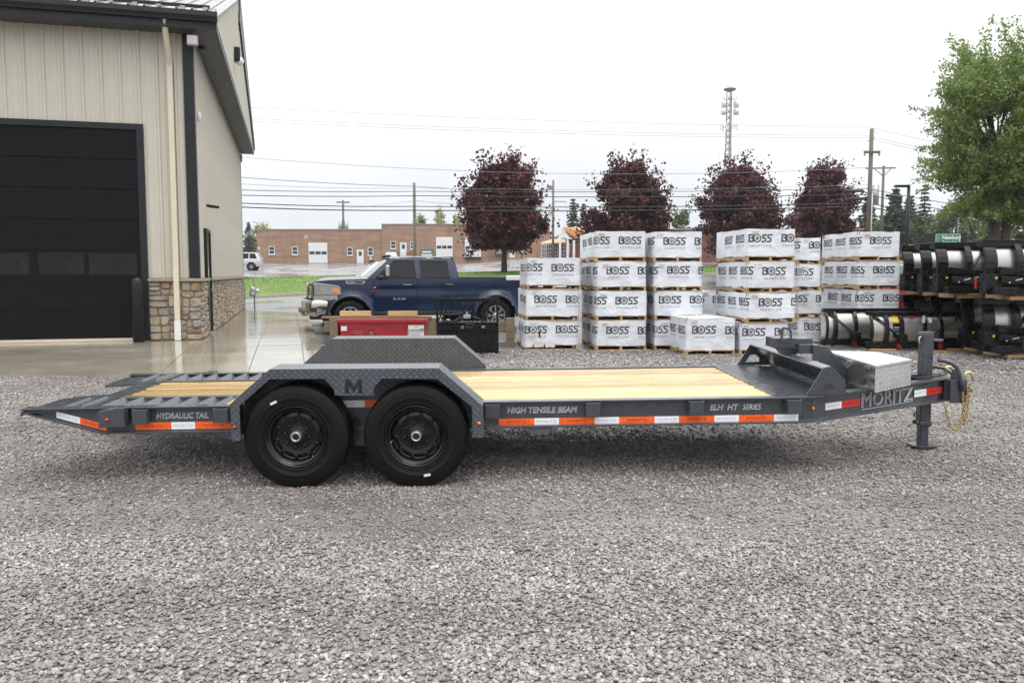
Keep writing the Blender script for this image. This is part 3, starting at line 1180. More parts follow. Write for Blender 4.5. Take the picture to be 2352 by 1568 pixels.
# ------------------------------------------------------------------ equipment trailer
M_TGREY = mat('grey_trailer_paint', (0.047, 0.054, 0.066), 0.3, var=0.12, vs=3, bump=0.05, bs=120, coat=0.5)
M_TTREAD = tread_mat('grey_tread_plate', (0.066, 0.075, 0.09), 0.27, 0.1, 0.036, 1.9, 1.0)
M_TGRIP = tread_mat('grey_deck_plate', (0.05, 0.056, 0.066), 0.22, 0.1, 0.026, 1.2, 0.9)
M_ALU = tread_mat('aluminium_tread_plate', (0.66, 0.67, 0.68), 0.3, 0.85, 0.034, 1.2, 0.7)
M_ALUP = mat('aluminium_sheet', (0.5, 0.5, 0.5), 0.16, metal=0.9, var=0.08)
M_WHITE_TAPE = mat('white_tape', (0.90, 0.92, 0.95), 0.25, var=0.04, vs=30)
M_ORANGE_TAPE = mat('orange_tape', (0.95, 0.135, 0.018), 0.28, var=0.18, vs=30)
M_RED_TAPE = mat('red_tape', (0.62, 0.022, 0.014), 0.28, var=0.15, vs=30)
M_TAPE_INK = mat('dark_red_ink', (0.16, 0.02, 0.012), 0.4)
M_TAPE_INKW = mat('pale_ink', (0.42, 0.46, 0.55), 0.4)
M_DECAL = mat('silver_decal', (0.74, 0.76, 0.79), 0.3, metal=0.3, var=0.05)
M_DECALD = mat('grey_decal', (0.15, 0.16, 0.175), 0.3, metal=0.3, var=0.05)
M_BLACKC = mat('flat_black', (0.004, 0.004, 0.004), 0.6, var=0.1)  # black of hub caps, and the painted dark of openings not cut
M_TYRE = mat('tyre_rubber', (0.006, 0.006, 0.0068), 0.42, var=0.25, vs=9, bump=0.12, bs=110, spec=0.2)
M_RIM = mat('black_rim', (0.004, 0.004, 0.005), 0.22, var=0.15, coat=0.18, spec=.3)
M_HUB = mat('hub_steel', (0.42, 0.42, 0.41), 0.25, metal=0.8, var=0.1)
M_CHAIN = mat('zinc_chain', (0.50, 0.38, 0.15), 0.3, metal=0.8, var=0.2, vs=30)
M_REDL = mat('red_lens', (0.35, 0.005, 0.005), 0.12, coat=0.5)
M_AMBL = mat('amber_lens', (0.6, 0.16, 0.01), 0.12, coat=0.5)
M_RUBBER = mat('black_cable', (0.01, 0.01, 0.011), 0.35)
M_CHALK = mat('chalk_marks', (0.3, 0.3, 0.3), 0.9)
M_STICK = mat('white_sticker', (0.75, 0.74, 0.7), 0.5)

def wood_mat(name, a, b, wet, sc=1.0, orv=0.18):
    t = NT(name)
    off = t.n('ShaderNodeVectorMath', operation='ADD')
    t.set(off, 0, t.co)
    cmb = t.n('ShaderNodeCombineXYZ')
    t.set(cmb, 0, t.math('MULTIPLY', t.orand(), 37.0))
    t.set(cmb, 1, t.math('MULTIPLY', t.orand(), 11.0))
    t.set(off, 1, cmb.outputs[0])
    v = off.outputs[0]
    g = t.noise(t.mapping(v, (0.9 * sc, 22 * sc, 22 * sc)), 2.2, 5, 0.6, dist=0.5)
    g2 = t.noise(t.mapping(v, (2.0 * sc, 85 * sc, 85 * sc)), 2.0, 3, 0.6)
    c = t.mix(t.rng(g, 0.32, 0.68, 0, 1), a, b)
    c = t.mix(1.0, c, t.rng(g2, 0.3, 0.7, 0.8, 1.15), 'MULTIPLY')
    c = t.mix(1.0, c, t.rng(t.orand(), 0, 1, 1 - orv, 1 + orv), 'MULTIPLY')
    kn = t.vor(t.mapping(v, (1.1 * sc, 5.0 * sc, 5.0 * sc)), 1.0)
    c = t.mix(t.rng(kn, 0.04, 0.13, 0.75, 0.0, True), c, tuple(q * 0.35 for q in a))
    rr = t.rng(t.noise(t.mapping(v, (1.5, 5, 5)), 1.2, 4), 0.38, 0.62, wet, wet + 0.3)
    return t.done(c, rr, 0, t.bump(t.math('ADD', g2, g), 0.25, 0.004), Specular_IOR_Level=0.65)
M_DECK = wood_mat('wet_pine_deck', (0.37, 0.245, 0.085), (0.57, 0.425, 0.21), 0.14, 1.0, .28)
M_DECKT = wood_mat('wet_pine_reflection_tone', (0.25, 0.14, 0.032), (0.42, 0.275, 0.095), 0.12, 1.0, .28)  # wet tail boards, building's reflection put into the darker golden colour

ty, tr, tp = R(1.2), 0.018, 0.012
_ex = Vector((math.cos(ty), math.sin(ty), tp)).normalized()
_ey = Vector((-math.sin(ty), math.cos(ty), tr))
_ey = (_ey - _ex * _ey.dot(_ex)).normalized()
_ez = _ex.cross(_ey)
TM = Matrix.Translation((-1.19, 6.26, 0.0)) @ Matrix((_ex, _ey, _ez)).transposed().to_4x4()
tra = thing('equipment_trailer', 'dark grey tandem axle equipment trailer with wood deck, tread plate fenders and black wheels', 'trailer', mat=TM)
WID = 2.62            # mirror: s -> WID - s
ZT, ZB = 0.612, 0.398

def ibeam(mb, pts, s0, web=.012, fl=.05, zt=ZT, zb=None):
    """an I section swept along 2D points (t,s); zb may vary per point"""
    zb = zb or [ZB] * len(pts)
    rows = []
    for i, (t, s) in enumerate(pts):
        a = Vector(pts[max(i - 1, 0)])
        b = Vector(pts[min(i + 1, len(pts) - 1)])
        d = (b - a).normalized()
        n = Vector((-d.y, d.x))
        k = 1.0
        if 0 < i < len(pts) - 1:
            d1 = (Vector(pts[i]) - a).normalized()
            k = 1 / max(.5, d.dot(d1))
        rows.append((Vector((t, s)), n * k, zb[i]))
    prof = lambda z: [(-fl, zt), (fl, zt), (fl, zt - .014), (web / 2, zt - .016), (web / 2, z + .016), (fl, z + .014), (fl, z), (-fl, z), (-fl, z + .014), (-web / 2, z + .016), (-web / 2, zt - .016), (-fl, zt - .014)]
    m = 12
    vs = []
    for p, n, z in rows:
        for a, zz in prof(z):
            q = p + n * a
            vs.append((q.x, q.y, zz))
    fs = []
    for i in range(len(rows) - 1):
        for k in range(m):
            k2 = (k + 1) % m
            fs.append((i * m + k, i * m + k2, (i + 1) * m + k2, (i + 1) * m + k))
    fs += [tuple(range(m)), tuple(range((len(rows) - 1) * m + m - 1, (len(rows) - 1) * m - 1, -1))]
    mb.add(vs, fs)
    return mb

NS = 0.545
for side in (0, 1):
    mir = (lambda s: s) if side == 0 else (lambda s: WID - s)
    pts = [(-2.69, .33), (-2.06, .33), (-1.0, .33), (1.0, .33), (3.50, .33), (3.66, .36), (5.2, 1.21)]
    zb = [.575, ZB, ZB, ZB, ZB, ZB, ZB]
    ibeam(MB(), [(t, mir(s)) for t, s in pts], 0, zb=zb).build('main_beam', M_TGREY, tra, 0.003)

# cross members and axles
for i in range(12):
    t = -1.9 + i * .46
    MB().box(t, t + .04, .34, WID - .34, .5, .575).build('cross_member', M_TGREY, tra)
for t in (-.457, .457):
    MB().cyl((t, .2, .40), (t, WID - .2, .40), .055, 10).build('axle', M_RIM, tra)

# wooden deck planks
def planks(t0, t1, s0, s1, n, z, name='plank', m=None):
    w_ = (s1 - s0) / n
    for k in range(n):
        a = s0 + k * w_
        dz = rnd.uniform(-.0025, .0025)
        y0, y1 = a + .004, a + w_ - .004
        cu = rnd.uniform(.004, .0075)
        pr = [(y0, z - .042), (y1, z - .042)] + [(lerp(y1, y0, q / 8), z + dz + .002 - cu * (2 * q / 8 - 1) ** 2 - (.004 if q in (0, 8) else 0)) for q in range(9)]
        MB().yz(pr, t0 + rnd.uniform(0, .004), t1 - rnd.uniform(0, .004)).build(name, m or M_DECK, tra)
planks(-1.12, 3.352, .385, WID - .385, 12, .604)
planks(-2.15, -1.13, .86, WID - .86, 6, .598, 'plank', M_DECKT)
# added dark sheet under the planks so that no light leaks through the gaps
MB().box(-1.13, 3.35, .37, WID - .37, .545, .556).box(-2.17, -1.13, .85, WID - .85, .54, .55).build('deck_light_block', M_TGREY, tra)
MB().box(3.345, 3.367, .372, WID - .372, .56, .619).build('deck_edge', M_TGREY, tra)
MB().box(-1.127, -1.119, .36, WID - .36, .54, .61).build('deck_edge', M_TGREY, tra)

# front deck plate
MB().xy([(3.368, .37), (3.62, .38), (3.98, .56), (3.98, WID - .56), (3.62, WID - .38), (3.368, WID - .37)], .600, .615).build('front_plate', M_TGRIP, tra)

# tail: two wheel tracks with angle cleats, tapered end plates
for side in (0, 1):
    mir = (lambda s: s) if side == 0 else (lambda s: WID - s)
    def mbox(mb, t0, t1, s0, s1, z0, z1):
        a, b = sorted((mir(s0), mir(s1)))
        return mb.box(t0, t1, a, b, z0, z1)
    mbox(MB(), -2.17, -1.12, .80, .855, .50, .606).build('inner_rail', M_TGREY, tra, .003)
    for k in range(7):
        t = -2.10 + k * .152
        a, b = sorted((mir(.345), mir(.80)))
        MB().yz([], 0, 0) if False else None
        MB().xz([(t - .062, .548), (t - .054, .548), (t, .602), (t + .054, .548), (t + .062, .548), (t + .003, .612), (t - .003, .612)], a, b).build('cleat', M_TTREAD, tra)
    # end plate, sloping down to the tip, with two raised ribs and a slot
    f = lambda t: lerp(.607, .578, clamp((-2.15 - t) / .54, 0, 1))
    in_s = 1.02
    poly = [(-2.69, .285), (-2.69, .9), (-2.60, in_s), (-2.14, in_s), (-2.14, .285)]
    pl = MB()
    pp = [(t, mir(s)) for t, s in poly]
    pl.prism(pp, lambda a, b: (a, b, f(a) + .006), lambda a, b: (a, b, f(a) - .006))
    ep = pl.build('end_plate', M_TGRIP, tra)
    for t in (-2.26, -2.4):
        MB().add([(t - .03, mir(.36), f(t) + .004), (t + .03, mir(.36), f(t) + .004), (t + .03, mir(.80), f(t) + .004), (t - .03, mir(.80), f(t) + .004),
                  (t - .012, mir(.37), f(t) + .022), (t + .012, mir(.37), f(t) + .022), (t + .012, mir(.79), f(t) + .022), (t - .012, mir(.79), f(t) + .022)],
                 [(4, 5, 6, 7), (0, 1, 5, 4), (1, 2, 6, 5), (2, 3, 7, 6), (3, 0, 4, 7)]).build('rib', M_TGRIP, ep)
    MB().xy([(-2.61, mir(.42)), (-2.53, mir(.40)), (-2.5, mir(.44)), (-2.52, mir(.48)), (-2.6, mir(.47))], f(-2.55) + .0062, f(-2.55) + .0082).build('slot', M_BLACKC, ep)  # flat black patch, the slot's dark put into the colour
    # lip of the plate
    mbox(MB(), -2.693, -2.685, .285, .9, .555, .585).build('end_lip', M_TGREY, tra)
MB().prism([(-2.32, 1.0), (-2.32, WID - 1.0), (-2.14, WID - 1.0), (-2.14, 1.0)], lambda a, b: (a, b, .606), lambda a, b: (a, b, .592)).build('centre_plate', M_TGRIP, tra)
# tail light boxes
for side in (0, 1):
    mir = (lambda s: s) if side == 0 else (lambda s: WID - s)
    a, b = sorted((mir(.20), mir(.325)))
    lb = MB().xz([(-2.045, .465), (-2.045, .585), (-2.03, .597), (-1.90, .622), (-1.845, .622), (-1.845, .47)], a, b).build('light_box', M_TTREAD if False else M_TGREY, tra, .004)
    MB().lathe([(0, .016), (.012, .014), (.018, .004), (.018, 0)], 12, lambda x, y, h, m=mir: (-1.975 + x, m(.2 - h), .527 + y)).build('marker_light', M_REDL, lb)
    # stake pockets
    for t in (-1.80, -1.148 if side else -1.165, .985, 1.79, 2.62, 3.41):
        w_ = .122
        pk = MB()
        o, i_ = mir(.235), mir(.325)
        lo, hi = sorted((o, i_))
        y0, y1 = sorted((o, mir(.243)))
        pk.box(t, t + w_, y0, y1, .484, .598)
        pk.box(t, t + .008, lo, hi, .484, .598).box(t + w_ - .008, t + w_, lo, hi, .484, .598)
        pk.build('stake_pocket', M_TGREY, tra, .003)

# fenders
def fender(mir, lab):
    so, si = -.05, .27
    top = [(-.932, .40), (-.932, .684), (-.625, .942), (.645, .932), (.975, .637), (.975, .395)]
    th = .006
    skin = MB()
    a, b = mir(so), mir(si)
    for (p, q) in zip(top, top[1:]):
        d = Vector((q[0] - p[0], q[1] - p[1])).normalized()
        n = Vector((d.y, -d.x)) * th
        skin.add([(p[0], a, p[1]), (q[0], a, q[1]), (q[0], b, q[1]), (p[0], b, p[1]),
                  (p[0] + n.x, a, p[1] + n.y), (q[0] + n.x, a, q[1] + n.y), (q[0] + n.x, b, q[1] + n.y), (p[0] + n.x, b, p[1] + n.y)],
                 [(0, 1, 2, 3), (7, 6, 5, 4), (0, 4, 5, 1), (2, 6, 7, 3), (0, 3, 7, 4), (1, 5, 6, 2)])
    fe = skin.build('fender', M_TTREAD, tra)
    # outer skirt: a strip that follows the top, with the panel between the wheels
    outer = top
    inner = [(-.865, .40), (-.862, .668), (-.628, .868), (-.218, .866), (-.148, .786), (-.143, .736), (.150, .731), (.152, .792), (.218, .860), (.635, .850), (.893, .632), (.893, .395)]
    sk = MB()
    o0, o1 = mir(so - .001), mir(so + .007)
    segs = [([0, 1], [0, 1]), ([1, 2], [1, 2]), ([3, 4], [9, 10]), ([4, 5], [10, 11])]
    for (oi, ii) in segs:
        q = [outer[oi[0]], outer[oi[1]], inner[ii[1]], inner[ii[0]]]
        sk.xz(q, o0, o1)
    mid = [outer[2], outer[3]] + [inner[k] for k in (9, 8, 7, 6, 5, 4, 3, 2)]
    sk.xz(mid, o0, o1)
    ps = sk.build('skirt', M_TTREAD, fe)
    # inner closing plate towards the deck
    ipts = [(-.925, .50), (-.925, .684), (-.625, .936), (.645, .926), (.968, .637), (.968, .50)]
    MB().xz(ipts, mir(si) , mir(si + .006)).build('inner_plate', M_TTREAD, fe)
    for t, m_ in ((-.905, M_REDL), (.945, M_AMBL)):
        MB().lathe([(0, .016), (.011, .013), (.015, .004), (.015, 0)], 12, lambda x, y, h, t=t: (t + x, mir(so - .002 - h), .505 + y)).build('marker_light', m_, fe)
    # letter M as flat black sheet, painting the dark of a cut-out
    mp_ = [(-.062, .752), (-.054, .857), (-.026, .857), (.005, .80), (.036, .855), (.063, .855), (.062, .750), (.037, .7505), (.037, .815), (.006, .763), (-.026, .817), (-.036, .7525)]
    yy = mir(so - .0025)
    mm = MB()
    # two legs and two diagonals, butted without overlap
    mm.add([(a_, yy, b_) for a_, b_ in [(-.064, .752), (-.058, .856), (-.031, .856), (-.035, .752)]], [(0, 1, 2, 3)])
    mm.add([(a_, yy, b_) for a_, b_ in [(.065, .750), (.066, .854), (.039, .855), (.037, .751)]], [(0, 1, 2, 3)])
    mm.add([(a_, yy, b_) for a_, b_ in [(-.031, .856), (-.033, .81), (.003, .757), (.005, .80)]], [(0, 1, 2, 3)])
    mm.add([(a_, yy, b_) for a_, b_ in [(.039, .855), (.037, .81), (.003, .757), (.005, .80)]], [(0, 1, 2, 3)])
    mm.build('letter', M_BLACKC, fe, recalc=False)
fender(lambda s: s, 0)
fender(lambda s: WID - s, 1)

# wheels: outer face at s = 0
def wheel_meshes():
    rad = .403
    prof = [(.225, .215), (.24, .232), (.30, .245), (.355, .238), (.385, .222)]
    for k in range(5):
        a = .215 - k * .043
        prof += [(rad - .002, a), (rad, a - .004), (rad, a - .028), (rad - .012, a - .030), (rad - .012, a - .040)]
    prof += [(.398, .012), (.385, -.004), (.365, -.012), (.358, -.0125), (.350, -.0165), (.33, -.0185), (.306, -.0175), (.302, -.0195), (.298, -.0175), (.275, -.012), (.262, -.0085), (.258, -.0105), (.246, -.006), (.24, .004), (.235, .01)]
    ty_ = MB().lathe(prof, 72, lambda x, y, h: (x, h, y))
    # shoulder tread lugs
    for k in range(60):
        a = 2 * PI * k / 60
        c, s = math.cos(a), math.sin(a)
        c2, s2 = math.cos(a + .06), math.sin(a + .06)
        ty_.add([(.380 * c, -.006, .380 * s), (.380 * c2, -.006, .380 * s2), (.404 * c2, .018, .404 * s2), (.404 * c, .018, .404 * s),
                 (.404 * c2, .05, .404 * s2), (.404 * c, .05, .404 * s)], [(0, 1, 2, 3), (3, 2, 4, 5)])
    rp = [(.238, .0), (.241, -.006), (.236, -.010), (.228, -.006), (.224, .004), (.214, .012), (.208, .02), (.204, .02), (.198, .03), (.190, .055), (.180, .066), (.172, .064), (.158, .056), (.145, .054), (.138, .058), (.10, .060), (.06, .060), (.043, .05), (.0, .05)]
    ri = MB().lathe(rp, 48, lambda x, y, h: (x, h, y))
    hb = MB().lathe([(.043, .05), (.043, .0), (.040, -.010), (.034, -.016), (.027, -.013), (.023, -.004), (.0225, .0)], 24, lambda x, y, h: (x, h, y))
    cp = MB().lathe([(.0225, .0), (.018, -.004), (.0, -.006)], 16, lambda x, y, h: (x, h, y))
    nut = MB().lathe([(0, -.02), (.010, -.018), (.015, -.012), (.017, .0), (.017, .012)], 8, lambda x, y, h: (x, h, y))
    hole = MB().lathe([(.0, -.0022), (.0165, -.0022), (.0165, .004)], 14, lambda x, y, h: (x, h, y))  # solid black disc, the dark inside the hole is painted
    return ty_, ri, hb, cp, nut, hole
_t, _r, _h, _c, _n, _o = wheel_meshes()
me_t, me_r, me_h = _t.mesh('tyre', M_TYRE), _r.mesh('rim', M_RIM), _h.mesh('hub', M_HUB)
me_c, me_n, me_o = _c.mesh('hub_cap', M_BLACKC), _n.mesh('wheel_nut', M_RIM), _o.mesh('hand_hole', M_BLACKC)
MB_STK = MB().box(-.026, .026, -.0035, -.001, -.009, .009).mesh('size_label', M_STICK)
TI = TM.inverted()
def wheel(t, s, flip, ang, stick=None):
    wpt = TM @ Vector((t, s, .4))
    wpt.z = gz(wpt.x, wpt.y) + .399
    lp = TI @ wpt
    o = bpy.data.objects.new('wheel', me_t)
    put(o, tra)
    o.location = (t, s, lp.z)
    o.rotation_euler = (0, ang, PI if flip else 0)
    shared(me_r, 'rim', o)
    shared(me_h, 'hub', o)
    shared(me_c, 'hub_cap', o)
    for k in range(8):
        a = 2 * PI * k / 8 + .1
        shared(me_n, 'wheel_nut', o, (.095 * math.cos(a), .058, .095 * math.sin(a)))
    for k in range(10):
        a = 2 * PI * k / 10
        shared(me_o, 'hand_hole', o, (.160 * math.cos(a), .0535, .160 * math.sin(a)))
    MB().cyl((.19, .05, .02), (.198, .0, .03), .004, 6).build('valve', M_CHAIN, o)
    if stick is not None:
        shared(MB_STK, 'size_label', o, (.31 * math.cos(stick), -.018, .31 * math.sin(stick)), (0, PI / 2 - stick + .1, 0))
    return o
wheel(-.459, 0, False, R(60), R(120) + R(60))
wheel(.459, 0, False, R(175), R(285) + R(175))
wheel(-.459, WID, True, .3)
wheel(.459, WID, True, .9)
for t in (-.459, .459):
    MB().box(t - .05, t + .05, .29, .33, .33, .52).build('hanger', M_TGREY, tra)
MB().xz([(-.11, ZB), (.11, ZB), (.06, .27), (-.06, .27)], .30, .34).xz([(-1.3, ZB), (-.98, ZB), (-.98, .33), (-1.05, .335)], .30, .34).build('spring_hanger', M_TGREY, tra)
MB().xz([(1.315, .397), (1.535, .397), (1.50, .345), (1.35, .345)], .30, .33).build('bracket', mat('bracket_grey', (.10, .11, .125), .4), tra)

# reflective tapes and lettering on the near beam (web face at s = .324)
SW = .3215
TX, TZ = (1, 0, 0), (0, 0, 1)
def tape(t0, t1, zb0, zt0, kind, ux=TX, org=None, word=None, sl=0.0, hw=.019):
    """one piece of reflective tape with its printed word; org shifts along another plane"""
    ux, uz = Vector(ux), Vector((0, 0, 1))
    nn = ux.cross(uz)
    org = Vector(org or (0, SW, 0))
    pts = [org + ux * t0 + uz * (zb0), org + ux * t1 + uz * (zb0 + sl * (t1 - t0)), org + ux * t1 + uz * (zt0 + sl * (t1 - t0)), org + ux * t0 + uz * zt0]
    q = [p + nn * .002 for p in pts]
    mb = MB().add(q + pts, [(0, 1, 2, 3), (0, 4, 5, 1), (1, 5, 6, 2), (2, 6, 7, 3), (3, 7, 4, 0)])
    o = mb.build('reflective_tape', {'w': M_WHITE_TAPE, 'o': M_ORANGE_TAPE, 'r': M_RED_TAPE}[kind], tra)
    m = lerp(t0, t1, .5)
    lt = MB()
    uxx = (ux + uz * sl).normalized()
    letters(lt, word or 'MORITZ', org + ux * m + uz * ((zb0 + zt0) / 2 + sl * (m - t0) - hw / 2), uxx, uz, hw, 1.35, 0.0, 0, 0, 'C', .0032, 1.2)
    lt.build('lettering', M_TAPE_INKW if kind == 'w' else M_TAPE_INK, o, recalc=False)
t = 1.095
for k in range(5):
    tape(t, t + .289, .412, .466, 'o')
    tape(t + .289, t + .487, .412, .466, 'w')
    t += .487
tape(-1.81, -1.525, .422, .48, 'o')
tape(-1.525, -1.337, .422, .48, 'w')
tape(-1.337, -1.052, .422, .48, 'o')
tape(-.30, .03, .60, .655, 'w', org=(0, .2675, -.012))
tape(.03, .36, .60, .655, 'o', org=(0, .2675, -.012))
tape(-2.43, -2.245, .530, .582, 'w', sl=-.29)
tape(-2.245, -2.04, .476, .528, 'o', sl=-.29)
ND = Vector((1, NS, 0)).normalized()
NO = Vector((3.66, .36, 0)) + Vector((NS, -1, 0)).normalized() * .0062
def nk(t):
    return (t - 3.66) / ND.x
tape(nk(3.79), nk(3.962), .474, .532, 'w', ND, NO)
tape(nk(3.962), nk(4.172), .474, .532, 'r', ND, NO)
tape(nk(4.815), nk(4.968), .474, .536, 'w', ND, NO, hw=.022)
tape(nk(4.968), nk(5.17), .474, .536, 'r', ND, NO)

def decal(s, t, z, h, wid, ux=TX, org=(0, SW, 0), shear=0.0, both=True, m1=None, m2=None, ol=.022, name='lettering', bold=0.0):
    ux = Vector(ux)
    wide = wid / (text2d(s, 0, shear, ol)[2] * h)
    p = Vector(org) + ux * t + Vector((0, 0, z))
    if both:
        letters(MB(), s, p, ux, (0, 0, 1), h, wide, bold, shear, 0, 'L', .0022).build(name, m2 or M_DECALD, tra, recalc=False)
    letters(MB(), s, p, ux, (0, 0, 1), h, wide, 0, shear, ol, 'L', .003).build(name, m1 or M_DECAL, tra, recalc=False)
decal('HYDRAULIC TAIL', -1.64, .510, .045, .415, shear=.2, ol=.03)
decal('HIGH TENSILE BEAM', 1.165, .510, .047, .565, shear=.2, ol=.03)
decal('ELH  HT', 2.805, .510, .045, .235, shear=.2, ol=.03)
letters(MB(), 'SERIES', (3.075, SW, .510), TX, TZ, .045, .82, 0, .2, 0, 'L', .0025).build('lettering', M_DECAL, tra, recalc=False)
decal('MORITZ', nk(4.185), .452, .118, .695, ND, NO, ol=.012)
p = NO + ND * nk(4.18)
MB().add([tuple(NO + ND * nk(a) + Vector((ND.y, -ND.x, 0)) * .003 + Vector((0, 0, z))) for a, z in ((4.19, .43), (4.80, .437), (4.80, .441), (4.19, .436))], [(0, 1, 2, 3)]).build('underline', M_DECAL, tra, recalc=False)
letters(MB(), '54573', NO + ND * nk(4.93) + Vector((0, 0, .548)), ND, TZ, .032, .8, -.01, .15, .015, 'L', .002).build('chalk_number', M_CHALK, tra, recalc=False)
MB().lathe([(0, .016), (.011, .013), (.015, .004), (.015, 0)], 12, lambda x, y, h: (3.655 + x, .338 - h, .508 + y)).build('marker_light', M_AMBL, tra)

# headboard: gusset plates, top bar and sloping plate
for side in (0, 1):
    mir = (lambda s: s) if side == 0 else (lambda s: WID - s)
    a, b = mir(.345), mir(.355)
    if side == 0:
        pl = MB().xz([(3.60, .614), (3.735, .836), (3.80, .85), (3.915, .728), (3.925, .614)], a, b).build('gusset', M_TGREY, tra, .002)
        MB().xz([(3.73, .665), (3.765, .70), (3.80, .712), (3.836, .69), (3.836, .665)], a - .0015, a - .0005).build('recess', mat('recess_shade', (.03, .035, .042), .3), pl)  # flat sheet, shade of the recess put into its darker grey
    else:
        o = [(3.60, .614), (3.735, .836), (3.80, .85), (3.97, .80), (3.99, .614)]
        h = [(3.685, .648), (3.735, .725), (3.80, .725), (3.832, .69), (3.83, .648)]
        g = MB()
        rim = [(0, 1, 1, 0), (1, 2, 2, 1), (2, 3, 3, 2), (3, 4, 4, 3), (4, 0, 0, 4)]
        for (i, j, k, l) in ((0, 1, 1, 0), (1, 2, 2, 1), (2, 3, 3, 2), (3, 4, 4, 3), (4, 0, 0, 4)):
            g.xz([o[i], o[j], h[k], h[l]], a, b)
        g.build('gusset', M_TGREY, tra)
MB().xz([(3.728, .826), (3.734, .838), (3.80, .852), (3.80, .842), (3.742, .829), (3.736, .822)], .357, WID - .357).build('top_bar', M_TGREY, tra, .002)
MB().xz([(3.80, .848), (3.925, .735), (3.93, .612), (3.92, .612), (3.915, .73), (3.795, .842)], .357, WID - .357).build('back_plate', M_TGREY, tra)
MB().xz([(3.74, .82), (3.748, .824), (3.955, .618), (3.945, .618)], .36, WID - .36).build('front_sheet', M_TGREY, tra)
# winch / gooseneck box on top
br = MB().box(3.625, 3.82, 1.2, 1.46, .905, 1.0).box(3.82, 3.985, 1.22, 1.46, .915, .992).build('bracket_box', M_TGREY, tra, .006)
MB().add([(3.70, 1.2, .905), (3.84, 1.2, .905), (3.84, 1.46, .905), (3.70, 1.46, .905), (3.74, 1.22, .845), (3.84, 1.22, .845), (3.84, 1.44, .845), (3.74, 1.44, .845)],
         [(0, 1, 2, 3), (7, 6, 5, 4), (0, 4, 5, 1), (1, 5, 6, 2), (2, 6, 7, 3), (3, 7, 4, 0)]).build('saddle', M_TGREY, br)
MB().box(3.83, 4.02, 1.13, 1.22, .862, .945).build('arm', M_TGREY, br, .005)
MB().xz([(3.94, .945), (4.06, .93), (4.26, .72), (4.265, .615), (4.10, .615), (4.03, .76), (3.99, .80), (3.94, .80)], 1.085, 1.12).build('leg_plate', M_TGREY, br, .003)
ho = [(3.672, .978), (3.672, 1.088), (3.69, 1.104), (3.745, 1.094), (3.772, 1.066), (3.776, .96)]
hi = [(3.692, .99), (3.692, 1.072), (3.70, 1.084), (3.738, 1.076), (3.754, 1.056), (3.756, .985)]
hd = MB()
for i in range(6):
    j = (i + 1) % 6
    hd.xz([ho[i], ho[j], hi[j], hi[i]], 1.17, 1.186)
hd.build('handle', M_TGREY, br)

# tool box on the tongue
A_, B_, C_, D_ = (4.265, 1.62), (4.69, 1.47), (4.735, .88), (4.235, .50)
def insetp(poly, d):
    cx, cz = sum(p[0] for p in poly) / 4, sum(p[1] for p in poly) / 4
    return [(cx + (p[0] - cx) * d, cz + (p[1] - cz) * d) for p in poly]
body = MB()
bp = insetp([A_, B_, C_, D_], .985)
a = [(x, y, .60) for x, y in bp] + [(x, y, .80) for x, y in bp]
tb = MB().add(a, [(0, 1, 5, 4), (1, 2, 6, 5), (2, 3, 7, 6), (0, 1, 2, 3)]).build('tool_box', M_ALU, tra)
MB().add([(bp[3][0], bp[3][1], .60), (bp[0][0], bp[0][1], .60), (bp[0][0], bp[0][1], .80), (bp[3][0], bp[3][1], .80)], [(0, 1, 2, 3)]).build('back_sheet', M_ALUP, tb)
MB().xy([A_, B_, C_, D_], .802, .832).build('lid', M_ALU, tb, .006)
for f in (.12, .45, .85):
    q = Vector(D_).lerp(Vector(A_), f)
    MB().box(q.x - .022, q.x - .002, q.y - .05, q.y + .05, .785, .806).build('hinge', M_HUB, tb)

# jack: outer tube, sliding tube with sleeve and pin, foot
JT, JS = 5.04, 1.235
jk = MB().box(JT - .051, JT + .051, JS - .051, JS + .051, .20, 1.03).build('jack', M_TGREY, tra, .014)
MB().box(JT - .053, JT + .053, JS - .053, JS + .053, 1.03, 1.036).build('cap', M_TGREY, jk, .003)
MB().box(JT - .057, JT + .057, JS - .057, JS + .057, .165, .21).build('sleeve', M_TGREY, jk, .008)
gj = TI @ Vector((0, 0, 0))
wj = TM @ Vector((JT, JS, 0))
fz = gz(wj.x, wj.y) - wj.z + .034
MB().box(JT - .04, JT + .04, JS - .04, JS + .04, fz, .18).build('inner_tube', M_TGREY, jk, .01)
MB().xy([(JT - .11, JS - .05), (JT - .07, JS - .10), (JT + .08, JS - .10), (JT + .11, JS - .06), (JT + .11, JS + .1), (JT - .11, JS + .1)], fz - .012, fz + .004).build('foot', M_TGREY, jk)
MB().cyl((JT + .02, JS - .03, .96), (JT + .115, JS - .085, .962), .014, 10).build('crank_pin', M_TGREY, jk)
MB().tube([(JT - .052, JS - .03, 1.0), (JT - .08, JS - .03, .985), (JT - .08, JS - .03, .94), (JT - .052, JS - .03, .93)], .008, 6).build('latch', M_HUB, jk)
MB().cyl((JT - .13, JS - .1, .22), (JT - .05, JS - .02, .19), .022, 10).tube([(JT - .10, JS - .08, .25), (JT - .1, JS - .08, .29), (JT - .115, JS - .09, .31), (JT - .135, JS - .1, .30), (JT - .14, JS - .105, .265)], .009, 6).build('lock_pin', M_TGREY, jk)
